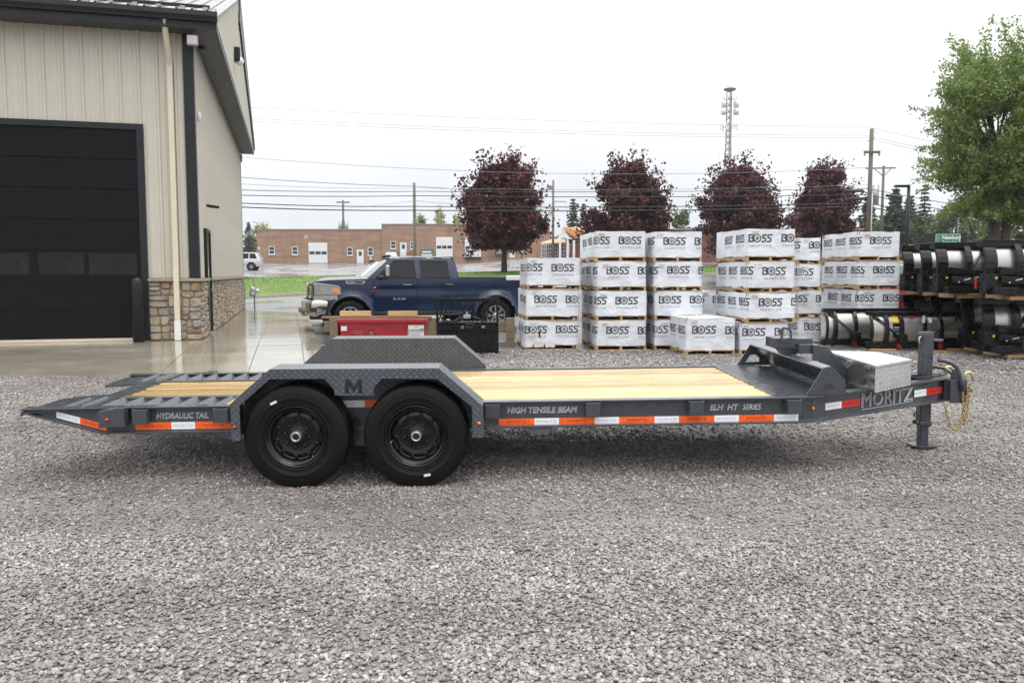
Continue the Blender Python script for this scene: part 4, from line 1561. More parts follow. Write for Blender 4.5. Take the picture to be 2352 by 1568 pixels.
# coupler plates, tow ring, safety handle
cpl = MB().box(5.19, 5.34, 1.06, 1.075, .40, .61).box(5.19, 5.34, 1.50, 1.515, .40, .61).xz([(5.24, .61), (5.25, .70), (5.32, .69), (5.355, .60), (5.355, .40), (5.34, .40)], 1.15, 1.165).build('coupler', M_TGREY, tra, .003)
cpl2 = MB().box(5.19, 5.35, 1.165, 1.50, .40, .60).build('coupler_block', M_TGREY, tra, .005)
rg = MB()
ring = []
for k in range(18):
    a = 2 * PI * k / 18
    ring.append((5.45 + .058 * math.cos(a), 1.30 + .055 * math.sin(a), .485))
rg.tube(ring, .022, 8, closed=True)
rg.box(5.34, 5.40, 1.24, 1.36, .45, .52)
rg.build('tow_ring', M_TGREY, tra)
hb = [(5.10, 1.13, .79), (5.14, 1.10, .785), (5.19, 1.07, .77), (5.235, 1.05, .73), (5.255, 1.045, .67), (5.275, 1.04, .60), (5.295, 1.04, .515)]
MB().tube(hb, .022, 10).build('safety_lever', M_TGREY, tra)
# breakaway cable and wiring looped on the frame
MB().tube([(4.83, 1.14, .66), (4.86, 1.08, .635), (4.98, 1.10, .632), (5.12, 1.12, .645), (5.2, 1.15, .66), (5.21, 1.2, .69), (5.16, 1.24, .70), (5.1, 1.26, .69), (5.02, 1.25, .66)], .0075, 6).tube(
    [(5.0, 1.3, .70), (5.12, 1.22, .715), (5.2, 1.2, .70), (5.27, 1.2, .645)], .009, 6).build('wiring', M_RUBBER, tra)
# safety chains: separate links hanging in two loops
def link_mesh():
    mb = MB()
    pts = []
    for k in range(12):
        a = 2 * PI * k / 12
        pts.append((.0095 * math.cos(a), 0, .016 * math.sin(a) + (.006 if math.sin(a) > 0 else -.006)))
    return mb.tube(pts, .0042, 6, closed=True).mesh('chain_link', M_CHAIN)
me_link = link_mesh()
def chain(path, parent, step=.031):
    pts = [Vector(p) for p in path]
    # resample
    seg = [(pts[i + 1] - pts[i]).length for i in range(len(pts) - 1)]
    tot = sum(seg)
    n = int(tot / step)
    for k in range(n):
        d = (k + .5) * step
        i = 0
        while d > seg[i]:
            d -= seg[i]
            i += 1
        p = pts[i].lerp(pts[i + 1], d / seg[i])
        q = (pts[i + 1] - pts[i]).normalized()
        rot = Vector((0, 0, 1)).rotation_difference(q).to_matrix().to_4x4() @ Matrix.Rotation(PI / 2 * (k % 2) + .3, 4, 'Z')
        shared(me_link, 'chain_link', parent, p, rot.to_euler())
def catenary(a, b, sag, n=14):
    a, b = Vector(a), Vector(b)
    return [a.lerp(b, i / n) - Vector((0, 0, sag * (1 - (2 * i / n - 1) ** 2))) for i in range(n + 1)]
for (a, b, sag, hook) in (((5.13, 1.03, .395), (5.36, 1.05, .60), .33, (5.335, 1.05, .63)), ((5.29, 1.035, .50), (5.385, 1.09, .61), .33, (5.25, 1.22, .66))):
    ch = bpy.data.objects.new('safety_chain', None)
    put(ch, tra)
    chain(catenary(a, b, sag), ch)
    h = Vector(hook)
    MB().tube([h + Vector((.05, 0, -.03)), h + Vector((.045, 0, .02)), h + Vector((.02, 0, .052)), h + Vector((-.015, 0, .05)), h + Vector((-.03, 0, .02)), h + Vector((-.02, 0, -.01))], [.008, .011, .013, .013, .011, .006], 8).build('hook', mat('hook_zinc', (.55, .5, .22), .35, metal=.6), ch)
# ------------------------------------------------------------------ wrapped crates on pallets
def wrap_mat():
    t = NT('white_woven_wrap')
    off = t.n('ShaderNodeVectorMath', operation='ADD')
    t.set(off, 0, t.co)
    cmb = t.n('ShaderNodeCombineXYZ')
    t.set(cmb, 0, t.math('MULTIPLY', t.orand(), 23.0))
    t.set(off, 1, cmb.outputs[0])
    v = off.outputs[0]
    c = t.mix(1.0, (0.69, 0.715, 0.76), t.rng(t.noise(v, 2.0, 5, .65), .3, .7, .92, 1.06), 'MULTIPLY')
    c = t.mix(1.0, c, t.rng(t.orand(), 0, 1, .95, 1.03), 'MULTIPLY')
    c = t.mix(t.rng(t.noise(v, 5.0, 5, .7), .58, .78, 0, .35), c, (.42, .40, .37))
    rid = t.math('POWER', t.math('SUBTRACT', 1.0, t.math('ABSOLUTE', t.math('MULTIPLY', t.math('SUBTRACT', t.noise(t.mapping(v, (1, 1, 1.6), (.3, .5, .2)), 2.6, 3, .55, dist=.9), .5), 3.0))), 6.0)
    h = t.math('ADD', t.math('MULTIPLY', rid, .5), t.math('MULTIPLY', t.noise(v, 6.5, 4, .6), .8))
    return t.done(c, t.rng(t.noise(v, 7, 2), .3, .7, .28, .45), 0, t.bump(h, .42, .018))
M_WRAP = wrap_mat()
M_INK = mat('black_print', (0.03, 0.03, 0.033), 0.5)
M_INKG = mat('grey_print', (0.13, 0.13, 0.14), 0.5)
M_PALLET = wood_mat('pallet_wood', (0.34, 0.20, 0.085), (0.55, 0.36, 0.18), 0.45, 1.0, 0.22)
M_CARD = mat('cardboard', (0.20, 0.11, 0.06), 0.8, var=0.2)
M_LABELP = mat('label_paper', (0.66, 0.66, 0.64), 0.6, var=0.05)
M_LABELG = mat('label_print', (0.36, 0.36, 0.35), 0.6)
M_FILM = None

def stroke(pts, wd):
    """thick polyline with mitred corners -> verts, quads"""
    P = [Vector(p) for p in pts]
    vs, fs = [], []
    for i, p in enumerate(P):
        d0 = (P[i] - P[i - 1]).normalized() if i > 0 else (P[1] - P[0]).normalized()
        d1 = (P[i + 1] - P[i]).normalized() if i < len(P) - 1 else d0
        t = (d0 + d1).normalized()
        n = Vector((-t.y, t.x))
        k = wd / 2 / max(.45, n.dot(Vector((-d0.y, d0.x))))
        vs += [p + n * k, p - n * k]
    for i in range(len(P) - 1):
        fs.append((2 * i, 2 * i + 1, 2 * i + 3, 2 * i + 2))
    return vs, fs
def logo2d():
    vs, fs = [], []
    def add(v, f):
        n = len(vs)
        vs.extend([(p[0], p[1]) for p in v])
        fs.extend([tuple(i + n for i in q) for q in f])
    w_ = .165
    add(*stroke([(.07, 0), (.07, 1.0)], w_))
    add(*stroke([(.15, .925), (.50, .925), (.60, .86), (.60, .66), (.5, .56), (.24, .56)], w_))
    add(*stroke([(.46, .44), (.58, .40), (.66, .31), (.64, .15), (.54, .075), (.15, .075)], w_))
    c, ro, ri = (1.16, .5), .54, .41
    n = 20
    v, f = [], []
    for k in range(n):
        a = 2 * PI * k / n
        v += [(c[0] + ro * math.cos(a), c[1] + ro * math.sin(a)), (c[0] + ri * math.cos(a), c[1] + ri * math.sin(a))]
        j = (k + 1) % n
        f.append((2 * k, 2 * k + 1, 2 * j + 1, 2 * j))
    add(v, f)
    for k in range(8):
        a = PI / 4 * k
        d = (math.cos(a), math.sin(a))
        add(*stroke([(c[0] + .07 * d[0], c[1] + .07 * d[1]), (c[0] + .28 * d[0], c[1] + .28 * d[1])], .07))
    for x in (1.72, 2.42):
        add(*stroke([(x + .72, .925), (x + .25, .925), (x + .14, .82), (x + .17, .62), (x + .27, .54), (x + .46, .5), (x + .55, .40), (x + .54, .18), (x + .43, .075), (x - .02, .075)], w_))
    return vs, fs
LOGO = logo2d()

def crate_face_fn(W, L, h, seed, sag):
    per = [0, L, L + W, 2 * L + W, 2 * (L + W)]
    def pos(u, z, off=0.0):
        u = u % per[4]
        if u < per[1]:
            p, n = Vector((0, L - u, z)), Vector((-1, 0, 0))          # left side, back to front
        elif u < per[2]:
            p, n = Vector((u - per[1], 0, z)), Vector((0, -1, 0))     # front
        elif u < per[3]:
            p, n = Vector((W, u - per[2], z)), Vector((1, 0, 0))
        else:
            p, n = Vector((W - (u - per[3]), L, z)), Vector((0, 1, 0))
        e = min(abs(u - q) for q in per)
        k = 1 - math.exp(-e / .03)
        q = Vector((u * 1.6, z * 1.1 + u * .5, seed * 3.3))
        d = noise.noise(q * 1.4) * .020 + noise.noise(Vector((u * 4.5 + z * 5, z * 3.5 - u, seed * 9.1))) * .010
        d += (1 - abs(noise.noise(Vector((u * 2.2 - z * 3, z * 2.5 + u, seed * 5.7)))) * 2) ** 4 * .010
        return p + n * (d * k - (1 - k) * .004 + off)
    return pos, per

def crate(name_label, loc, rz, W, L, hp, h, seed, opts=(), zlog=None):
    """hp: pallet height, h: total height"""
    t = thing('wrapped_crate', name_label, 'crate', loc, rz, 'white wrapped crates stacked on pallets')
    r = random.Random(seed)
    pos, per = crate_face_fn(W, L, h, seed, 0)
    z0, z1 = hp - .012, h
    us = []
    for a, b in zip(per, per[1:]):
        n = max(6, int((b - a) / .055))
        us += [a + (b - a) * i / n for i in range(n)]
    us.append(per[4] - 1e-4)
    nz = 11
    mb = MB()
    def f(u, j):
        k = j / (nz - 1)
        lo = z0 + .034 * noise.noise(Vector((u * 3.0, seed * 2.2, 0)))
        hi = z1 + .020 * noise.noise(Vector((u * 2.2, seed * 4.1, 5)))
        return pos(u, lerp(lo, hi, k))
    mb.grid(f, us, list(range(nz)), True)
    # top, with soft dents
    nt_ = 12
    mb.grid(lambda a, b: (a * (W - .004) + .002, b * (L - .004) + .002, z1 - .004 + .02 * noise.noise(Vector((a * 3, b * 4, seed))) * min(1, 8 * min(a, 1 - a, b, 1 - b)) + .012 * noise.noise(Vector((a * W * 2.2, seed * 4.1, 5))) * (1 if min(a, 1 - a, b, 1 - b) < .01 else 0)),
            [i / nt_ for i in range(nt_ + 1)], [i / nt_ for i in range(nt_ + 1)], True)
    mb.build('wrap', M_WRAP, t, recalc=False, uv=False)
    # print running round the wrap, cut at each corner fold
    pitch, cap = .64, .148
    lt, lt2 = MB(), MB()
    zl = (zlog if zlog is not None else hp + (h - hp) * r.uniform(.46, .52))
    ph = r.uniform(0, pitch)
    sv, sf, sw = text2d('SNOWPLOW', 0.0, 0.0, 0.0, 1.75)
    def put_text(mbx, vs, fs, off):
        b = bmesh.new()
        bv = [b.verts.new((v[0], v[1], 0)) for v in vs]
        for q in fs:
            try:
                b.faces.new([bv[i] for i in q])
            except ValueError:
                pass
        for c in per[1:4]:
            bmesh.ops.bisect_plane(b, geom=b.verts[:] + b.edges[:] + b.faces[:], plane_co=(c, 0, 0), plane_no=(1, 0, 0))
        lo_, hi_ = min(v[0] for v in vs), max(v[0] for v in vs)
        q_ = math.ceil(lo_ / .05) * .05
        while q_ < hi_:
            bmesh.ops.bisect_plane(b, geom=b.verts[:] + b.edges[:] + b.faces[:], plane_co=(q_, 0, 0), plane_no=(1, 0, 0))
            q_ += .05
        zc_ = (min(v[1] for v in vs) + max(v[1] for v in vs)) / 2
        for dz_ in (-.04, 0, .04):
            bmesh.ops.bisect_plane(b, geom=b.verts[:] + b.edges[:] + b.faces[:], plane_co=(0, zc_ + dz_, 0), plane_no=(0, 1, 0))
        b.verts.ensure_lookup_table()
        b.verts.index_update()
        n = len(mbx.v)
        mbx.v += [tuple(pos(v.co.x, v.co.y, off)) for v in b.verts]
        for q in b.faces:
            c = q.calc_center_median().x
            mbx.f.append(tuple(v.index + n for v in q.verts))
            mbx.s.append(False)
        # vertices on a fold: pull them to the side their face lies on is not needed, the fold is shared
        b.free()
    k = -1
    while True:
        u0 = ph + k * pitch
        k += 1
        if u0 > L + W + 1.0:
            break
        if u0 < .02:
            continue
        jit = r.uniform(-.006, .006)
        put_text(lt, [(u0 + x * cap * 1.0, zl + y * cap + jit) for x, y in LOGO[0]], LOGO[1], .006)
        hh = .042
        put_text(lt2, [(u0 + .03 + v[0] * hh * (.415 / (sw * hh)), zl - .088 + v[1] * hh + jit) for v in sv], sf, .006)
    lt.build('lettering', M_INK, t, recalc=False, uv=False, kind='stuff')
    lt2.build('lettering', M_INKG, t, recalc=False, uv=False, kind='stuff')
    # shipping label with lines of print
    lx = r.uniform(.04, .12)
    lw, lh = .155, .075
    zz = h - r.uniform(.03, .05) - lh
    lb = MB()
    lb.grid(lambda a, b: pos(L + lx + a * lw, zz + b * lh, .006), [0, .5, 1], [0, 1], False)
    lo = lb.build('shipping_label', M_LABELP, t, recalc=False, uv=False)
    lp = MB()
    for q in range(4):
        lp.grid(lambda a, b: pos(L + lx + .015 + a * (lw - .03) * (1 if q % 2 else .8), zz + lh * (.12 + .22 * q) + b * .009, .0075), [0, .5, 1], [0, 1], False)
    lp.build('print', M_LABELG, lo, recalc=False, uv=False)
    if 'card' in opts:
        for (u, wd) in ((L + .02, .075), (.12, .09)):
            c = MB()
            p = pos(u, h - .02, .006)
            q = pos(u - wd, h - .02, .006)
            dn = Vector((0, 0, -.055))
            c.add([p + Vector((0, 0, .026)), q + Vector((0, 0, .026)), q + dn, p + dn * .8,
                   p + Vector((.03, .03, .03)), q + Vector((.03, .03, .03))], [(0, 1, 2, 3), (0, 4, 5, 1)])
            c.build('cardboard_corner', M_CARD, t, recalc=False, uv=False)
    if 'docs' in opts:
        a = MB()
        a.grid(lambda x, y: pos(L + .11 + x * .11 + y * .02, .24 + y * .17 - .01 * x, .007), [0, 1], [0, 1], False)
        a.build('paper_sheet', mat('kraft_label', (.62, .55, .44), .6), t, recalc=False, uv=False)
        a = MB()
        a.grid(lambda x, y: pos(L + .29 + x * .04 - y * .012, .25 + y * .135, .007), [0, 1], [0, 1], False)
        a.build('hazard_label', mat('dark_red_label', (.10, .02, .02), .5), t, recalc=False, uv=False)
        fm = MB()
        for q in range(5):
            u0 = L - .5 + q * .23
            fm.grid(lambda x, y, u0=u0, q=q: pos(u0 + x * .2, .05 + .11 * (y + .15 * noise.noise(Vector((x * 3, q, 1)))) , .012 + .02 * abs(noise.noise(Vector((x * 4, y * 3, q))))), [i / 5 for i in range(6)], [0, .5, 1])
        fm.build('torn_film', M_LABELP, t, recalc=False, uv=False)
    # pallet: three notched stringers along the depth, boards across
    key = (round(W, 2), round(L, 2), round(hp, 3))
    if key not in PALLETS:
        zb, zt = .018, hp - .02
        hh = zt - zb
        prof = [(0, zb), (L * .14, zb), (L * .15, zb + hh * .42), (L * .36, zb + hh * .42), (L * .37, zb), (L * .63, zb), (L * .64, zb + hh * .42), (L * .85, zb + hh * .42), (L * .86, zb), (L, zb), (L, zt), (0, zt)]
        st = MB().yz(prof, 0, .042).mesh('stringer', M_PALLET)
        bd = MB().box(0, W, 0, .13, 0, .019).mesh('deck_board', M_PALLET)
        PALLETS[key] = (st, bd)
    st, bd = PALLETS[key]
    for x in (0, W / 2 - .021, W - .042):
        shared(st, 'stringer', t, (x, 0, 0))
    for i in range(6):
        shared(bd, 'deck_board', t, (0, (L - .13) * i / 5 - (.004 if i == 0 else 0), hp - .02))
    for i in (0, 2.5, 5):
        shared(bd, 'deck_board', t, (0, (L - .13) * i / 5 - (.004 if i == 0 else 0), -.001))
    return t
PALLETS = {}

def stack(ys, xl, xr, yaw, L, labels, seed, opts=None, hp=.105, dx=None, Y=None, dy=0.0):
    """ys: picture heights of the layer joints at the front-left corner, bottom first"""
    p = gnd(xl, ys[0]) if Y is None else at(xl, ys[0], Y)
    base = p.copy()
    base.z = gz(p.x, p.y)
    a = R(yaw)
    zs = [base.z] + [at(xl, y, base.y).z for y in ys[1:]]
    for i, lab in enumerate(labels):
        o = (dx[i] if dx else 0)
        l = at(xl + o, ys[i], base.y)
        # width so that the front-right edge lands at xr
        rx = (xr + o - 1176) / FOC
        u = ray(xr + o, ys[i])
        k = u.x / u.y
        W = (l.x - k * l.y) / (k * math.sin(a) - math.cos(a))
        W = round(W, 2)
        crate(lab, (l.x, base.y + dy * i, zs[i]), a + R(random.Random(seed + i).uniform(-.9, .9)), W, L, hp, zs[i + 1] - zs[i] - .001, seed + i * 13 + 1, (opts or {}).get(i, ('card',) if (seed + i) % 3 else ()))

stack([803, 736.5, 665, 592], 1207, 1329, 5, 1.7,
      ['white wrapped crate with paper labels and torn film, bottom of the three-high stack',
       'white wrapped crate in the middle of the three-high stack nearest the blue pickup',
       'white wrapped crate on top of the three-high stack nearest the blue pickup'], 11, {0: ('docs',), 1: (), 2: ()}, dx=[-2, 1, 4])
stack([805, 736.5, 669, 601, 531], 1369, 1483, 5, 1.85,
      ['white wrapped crate, bottom of the four-high stack next to the three-high stack',
       'white wrapped crate, second layer up in the four-high stack next to the three-high one',
       'white wrapped crate, third layer up in the four-high stack next to the three-high one',
       'white wrapped crate, topmost of the four-high stack next to the three-high one'], 31, {0: ('card',), 1: (), 2: (), 3: ()}, dx=[0, 1, 1, -1])
stack([804, 735, 669, 601.5, 532], 1501, 1611, 5, 1.6,
      ['white wrapped crate at ground level, mostly hidden behind the single front crate',
       'white wrapped crate, second from the bottom of the stack behind the single front crate',
       'white wrapped crate, third from the bottom of the stack behind the single front crate',
       'white wrapped crate, topmost of the stack behind the single front crate'], 57, {0: ('card',), 1: ('card',), 2: ('card',), 3: ()}, dx=[2, 3, 1, 0])
stack([816, 731], 1575, 1688, 4, 1.75, ['white wrapped crate standing alone in front of the stacks'], 83, {0: ('card',)})
stack([795, 733, 669], 1605, 1645, 4, 1.2,
      ['white wrapped crate bottom of the low stack in the gap behind the front crate',
       'white wrapped crate on top of the low stack in the gap behind the front crate'], 91, {}, Y=18.2)
stack([815, 742, 672, 600.5, 525], 1715, 1825, 4, 1.8,
      ['white wrapped crate, bottom of the tall stack behind the trailer headboard',
       'white wrapped crate, second layer up in the tall stack behind the trailer headboard',
       'white wrapped crate, third layer up in the tall stack behind the trailer headboard',
       'white wrapped crate, topmost of the tall stack behind the trailer headboard'], 103, {0: ('card',), 1: ('card',), 2: ('card',), 3: ()}, dx=[-16, 0, 0, 0])
stack([793, 730, 668, 607, 546], 1831, 1884, 4, 1.4,
      ['white wrapped crate at the bottom of the narrow recessed stack between tall stacks',
       'white wrapped crate, second layer up in the narrow recessed stack between tall stacks',
       'white wrapped crate, third layer up in the narrow recessed stack between tall stacks',
       'white wrapped crate, topmost of the narrow recessed stack between two tall stacks'], 131, {}, Y=17.6)
stack([797, 731.5, 665.5, 599, 532], 1970, 2064, 4, 1.75,
      ['white wrapped crate, bottom of the rightmost stack, behind the plows on the ground',
       'white wrapped crate, second layer up in the rightmost stack above the snow plows',
       'white wrapped crate, third layer up in the rightmost stack beside the stored plows',
       'white wrapped crate, topmost of the rightmost stack beside the stored plows'], 157, {0: (), 1: ('card',), 2: ('card',), 3: ('card',)})

# ------------------------------------------------------------------ snow plows
M_PBLK = mat('black_plow_paint', (0.006, 0.006, 0.007), 0.28, var=0.2, coat=0.12, spec=.3)
def steel_mat():
    t = NT('brushed_steel')
    c = t.mix(1.0, (0.50, 0.485, 0.46), t.rng(t.noise(t.mapping(t.co, (40, 2, 2)), 4, 3), 0.3, 0.7, 0.9, 1.08), 'MULTIPLY')
    return t.done(c, t.rng(t.noise(t.mapping(t.co, (60, 1, 1)), 3, 2), 0.3, 0.7, 0.26, 0.42), 0.95)
M_STEEL = steel_mat()
M_YELL = mat('yellow_sticker', (0.75, 0.50, 0.02), 0.4)
M_REDP = mat('red_paint', (0.30, 0.008, 0.016), 0.32, var=0.12, coat=0.4)
M_REDB = mat('red_marker', (0.65, 0.05, 0.02), 0.4)

def blade_pt(a, h, rr):
    """back-side profile of a curved moldboard, a in 0..1 from the cutting edge up; bulges to -y"""
    lo, hi = R(-48), R(52)
    th = lerp(lo, hi, a)
    y = -rr * (math.cos(th) - math.cos(hi))
    z = h * (math.sin(th) - math.sin(lo)) / (math.sin(hi) - math.sin(lo))
    return y, z
def rib(mb, x0, x1, h, rr, d0=0.0, d1=.055, a0=.0, a1=1.0, n=9):
    pts = [blade_pt(lerp(a0, a1, i / n), h, rr) for i in range(n + 1)]
    out = []
    for i, (y, z) in enumerate(pts):
        th = lerp(R(-48), R(52), lerp(a0, a1, i / n))
        out.append((y - d1 * math.cos(th), z + d1 * math.sin(th) * .6))
    inn = [(y + d0, z) for y, z in pts]
    vs, fs = [], []
    m = n + 1
    for x in (x0, x1):
        vs += [(x, y, z) for y, z in inn] + [(x, y, z) for y, z in out]
    for i in range(n):
        fs += [(i, i + 1, m + i + 1, m + i), (2 * m + i, 3 * m + i, 3 * m + i + 1, 2 * m + i + 1), (m + i, m + i + 1, 3 * m + i + 1, 3 * m + i), (i, 2 * m + i, 2 * m + i + 1, i + 1)]
    fs += [(0, m, 3 * m, 2 * m), (m - 1, 2 * m - 1, 4 * m - 1, 3 * m - 1)]
    mb.add(vs, fs)
    return mb
def decal_on_blade(parent, x, a, h, rr, wd, ht, m, name='sticker', off=.004):
    mb = MB()
    y0, z0 = blade_pt(a, h, rr)
    mb.grid(lambda u, v: (x + u * wd, blade_pt(a + v * ht / h, h, rr)[0] - off, blade_pt(a + v * ht / h, h, rr)[1]), [0, 1], [0, .5, 1], False)
    return mb.build(name, m, parent, recalc=False)
M_SHIELD = mat('logo_red', (0.30, 0.02, 0.03), 0.4)
def shield_logo(parent, x, a, h, rr, s=.1):
    y, z = blade_pt(a, h, rr)
    y -= .012
    MB().add([(x - s * .55, y, z), (x + s * .55, y, z), (x + s * .5, y - .004, z - s * .55), (x, y - .006, z - s * 1.0), (x - s * .5, y - .004, z - s * .55)], [(0, 1, 2, 3, 4)]).build('shield', M_SHIELD, parent, recalc=False)
    lt = MB()
    letters(lt, 'SmartShield', (x, y - .003, z + s * .12), (1, 0, 0), (0, 0, 1), s * .42, .8, .02, .15, 0, 'C', .002)
    lt.build('lettering', M_SHIELD, parent, recalc=False)

def straight_plow(label, loc, rz, L, h, ribs, stickers):
    t = thing('snow_plow', label, 'snow plow', loc, rz, 'snow plows on the ground')
    rr = h * .62
    n = 14
    mb = MB()
    mb.grid(lambda u, a: (u, blade_pt(a, h, rr)[0], blade_pt(a, h, rr)[1]), [0, L], [i / n for i in range(n + 1)])
    mb.grid(lambda u, a: (u, blade_pt(a, h, rr)[0] + .012, blade_pt(a, h, rr)[1]), [0, L], [i / n for i in range(n + 1)])
    mb.build('moldboard', M_STEEL, t)
    for i, x in enumerate(ribs):
        w_ = .075 if 0 < i < len(ribs) - 1 else .05
        rib(MB(), x - w_ / 2, x + w_ / 2, h, rr, .005, .06 if 0 < i < len(ribs) - 1 else .05).build('rib', M_PBLK, t, .006)
    yt, zt = blade_pt(1, h, rr)
    MB().box(-.03, L + .03, yt - .09, yt + .03, zt - .05, zt + .03).build('top_rail', M_PBLK, t, .008)
    MB().box(.02, L - .02, yt - .11, yt - .09, zt - .02, zt + .015).build('rail_lip', M_GALV if False else M_PBLK, t)
    yb, zb = blade_pt(.08, h, rr)
    MB().box(-.05, L + .05, yb - .09, yb + .06, .0, zb + .08).build('trip_edge', M_PBLK, t, .008)
    ym = blade_pt(.5, h, rr)[0] - .075
    c0, c1 = ribs[len(ribs) // 2 - 1], ribs[len(ribs) // 2]
    for (a, b) in ((ribs[0], c0), (ribs[-1], c1 + (c1 - c0) * .0)):
        ya, za = blade_pt(.93, h, rr)
        yb_, zb_ = blade_pt(.28, h, rr)
        MB().bar((a, ya - .05, za), (b, yb_ - .09, zb_), .014, .05, (0, -1, 0)).build('brace', M_PBLK, t)
        if a < b:
            MB().bar((a + .07, ya - .05, za), (b - .04, yb_ - .09, zb_ + .05), .014, .025, (0, -1, 0)).build('brace', M_PBLK, t)
    MB().box(c0 - .09, c0 + .07, ym - .07, ym + .06, .1, .33).box(c1 - .07, c1 + .09, ym - .07, ym + .06, .1, .33).build('pivot_block', M_PBLK, t, .03) if False else None
    for c in (c0, c1):
        MB().box(c - .08, c + .08, ym - .05, ym + .06, .09, .30).build('pivot_block', M_PBLK, t, .03)
    if stickers:
        x = (ribs[1] + ribs[2]) / 2 + .04
        decal_on_blade(t, x - .07, .72, h, rr, .14, .13, M_YELL)
        decal_on_blade(t, x - .065, .52, h, rr, .14, .12, M_PBLK)
        decal_on_blade(t, x - .06, .33, h, rr, .14, .12, M_PBLK)
        decal_on_blade(t, x - .05, .565, h, rr, .11, .012, M_LABELP, off=.007)
        decal_on_blade(t, x - .045, .43, h, rr, .10, .012, M_LABELP, off=.007)
        shield_logo(t, lerp(ribs[2], ribs[3], .5), .83, h, rr, .09)
        decal_on_blade(t, ribs[3] + .1, .7, h, rr, .07, .1, M_LABELP)
        MB().box(lerp(ribs[2], ribs[3], .78), lerp(ribs[2], ribs[3], .9), ym - .03, ym - .025, .52, .66).build('paper_tag', M_LABELP, t)
    for x in (L * .28, L * .72):
        MB().box(x, x + .09, -.22, -.12, .0, .11).build('skid_shoe', M_REDP, t, .01)
    return t
g = gnd(1995, 806)
straight_plow('silver and black straight snow plow lying nearest, with yellow warning sticker', (g.x + .02, g.y + .15, gz(g.x, g.y) + .05), R(1.5), 1.9, .71, [.02, .32, .62, .66 + .42, 1.42, 1.86], True)
g2 = gnd(1916, 803)
straight_plow('silver and black straight snow plow lying behind another, its left half showing', (g2.x, g2.y + .65, gz(g2.x, g2.y) + .05), R(1.5), 2.0, .74, [.02, .2, .62, 1.08, 1.5, 1.96], False)
# timber bearers under the plows
for (x, y, ln) in ((2030, 808, .5), (2150, 812, .42), (2205, 806, .5)):
    p = gnd(x, y)
    tag(MB().box(p.x - ln / 2, p.x + ln / 2, p.y - .02, p.y + .12, p.z, p.z + .05).build('wood_bearer', M_PALLET),
        {2030: 'pale wood bearer under the left end of the nearest plow', 2150: 'pale wood block under the nearest plow beside the jack post', 2205: 'long pale bearer under the right end of the nearest plow'}[x], 'timber', 'wood bearers under the plows')

def v_plow(label, loc, rz, group, logo=True):
    t = thing('v_plow', label, 'snow plow', loc, rz, group)
    h, rr = .80, .5
    Wn = 1.0
    z0 = .16
    n = 12
    def wing(name, mtx, flip):
        mb = MB()
        mb.grid(lambda u, a: (u, blade_pt(a, h, rr)[0], blade_pt(a, h, rr)[1] + z0), [0, Wn], [i / n for i in range(n + 1)])
        mb.grid(lambda u, a: (u, blade_pt(a, h, rr)[0] + .012, blade_pt(a, h, rr)[1] + z0), [0, Wn], [i / n for i in range(n + 1)])
        wg = mb.xf(mtx).build('moldboard', M_STEEL, t)
        def P(m_, name, bev=.006):
            m_.xf(mtx)
            return m_.build(name, M_PBLK, wg, bev)
        up = Matrix.Translation((0, 0, z0))
        for x0, x1, d in ((-.02, .20, .05), (.54, .66, .10), (.93, 1.0, .12)):
            P(rib(MB(), x0, x1, h, rr, .004, d).xf(up), 'rib')
        yt, zt = blade_pt(1, h, rr)
        P(MB().box(-.03, Wn + .02, yt - .14, yt + .05, zt + z0 - .07, zt + z0 + .035), 'top_rail')
        P(MB().box(-.03, Wn + .02, yt - .16, yt + .08, zt + z0 + .036, zt + z0 + .046), 'snow_deflector')
        yb, zb = blade_pt(.12, h, rr)
        P(MB().box(-.02, Wn, yb - .17, yb + .03, z0 - .12, z0 + .24), 'trip_edge')
        P(MB().bar((.2, blade_pt(.35, h, rr)[0] - .1, z0 + .30), (Wn, blade_pt(.35, h, rr)[0] - .12, z0 + .22), .08, .13), 'lower_beam')
        P(MB().bar((Wn - .04, blade_pt(.9, h, rr)[0] - .07, z0 + .70), (.60, blade_pt(.4, h, rr)[0] - .1, z0 + .30), .03, .08, (0, -1, 0)), 'brace')
        if logo:
            shield_logo(wg, .36, .80, h, rr, .09) if mtx == Matrix.Identity(4) else None
        for ob in COL.objects:
            pass
    wing('l', Matrix.Identity(4), False)
    hinge = Matrix.Translation((Wn + .05, .0, 0)) @ Matrix.Rotation(R(14), 4, 'Z') @ Matrix.Translation((.03, 0, 0))
    wing('r', hinge, True)
    # hinge knuckles
    for k in range(5):
        z = z0 + .1 + k * .13
        MB().cyl((Wn + .045, -.26, z), (Wn + .045, -.26, z + .075), .04, 10).build('hinge_knuckle', M_PBLK, t)
    # push frame, hydraulics and stand
    MB().bar((.25, -.28, .30), (Wn + .05, -.95, .22), .09, .12).bar((Wn * 2 - .1, -.20, .30), (Wn + .05, -.95, .22), .09, .12).build('push_frame', M_PBLK, t, .008)
    MB().box(Wn - .25, Wn + .35, -1.0, -.88, .12, .46).build('mount_plate', M_PBLK, t, .01)
    MB().box(.05, 1.9, -.5, -.18, .03, .16).build('base_beam', M_PBLK, t, .01)
    MB().box(.5, .53, -.62, -.59, .12, .32).build('stand_leg', M_REDB, t)
    MB().box(.09, .13, -.34, -.335, .31, .345).build('warning_sticker', M_YELL, t)
    MB().cyl((.35, -.5, .28), (.62, -.52, .34), .012, 6).ball((.3, -.42, .24), .02, 6, 4).build('fitting', M_HUB, t)
    MB().box(.3, .75, -.46, -.38, -.06, -.0).build('pallet_beam', M_PALLET, t)
    MB().box(1.3, 1.75, -.46, -.38, -.06, -.0).build('pallet_beam', M_PALLET, t)
    for q in range(3):
        MB().box(.35 + q * .6, .43 + q * .6, -.2, .3, -.06, .026).build('pallet_board', M_PALLET, t)
    return t
zu = 1.255
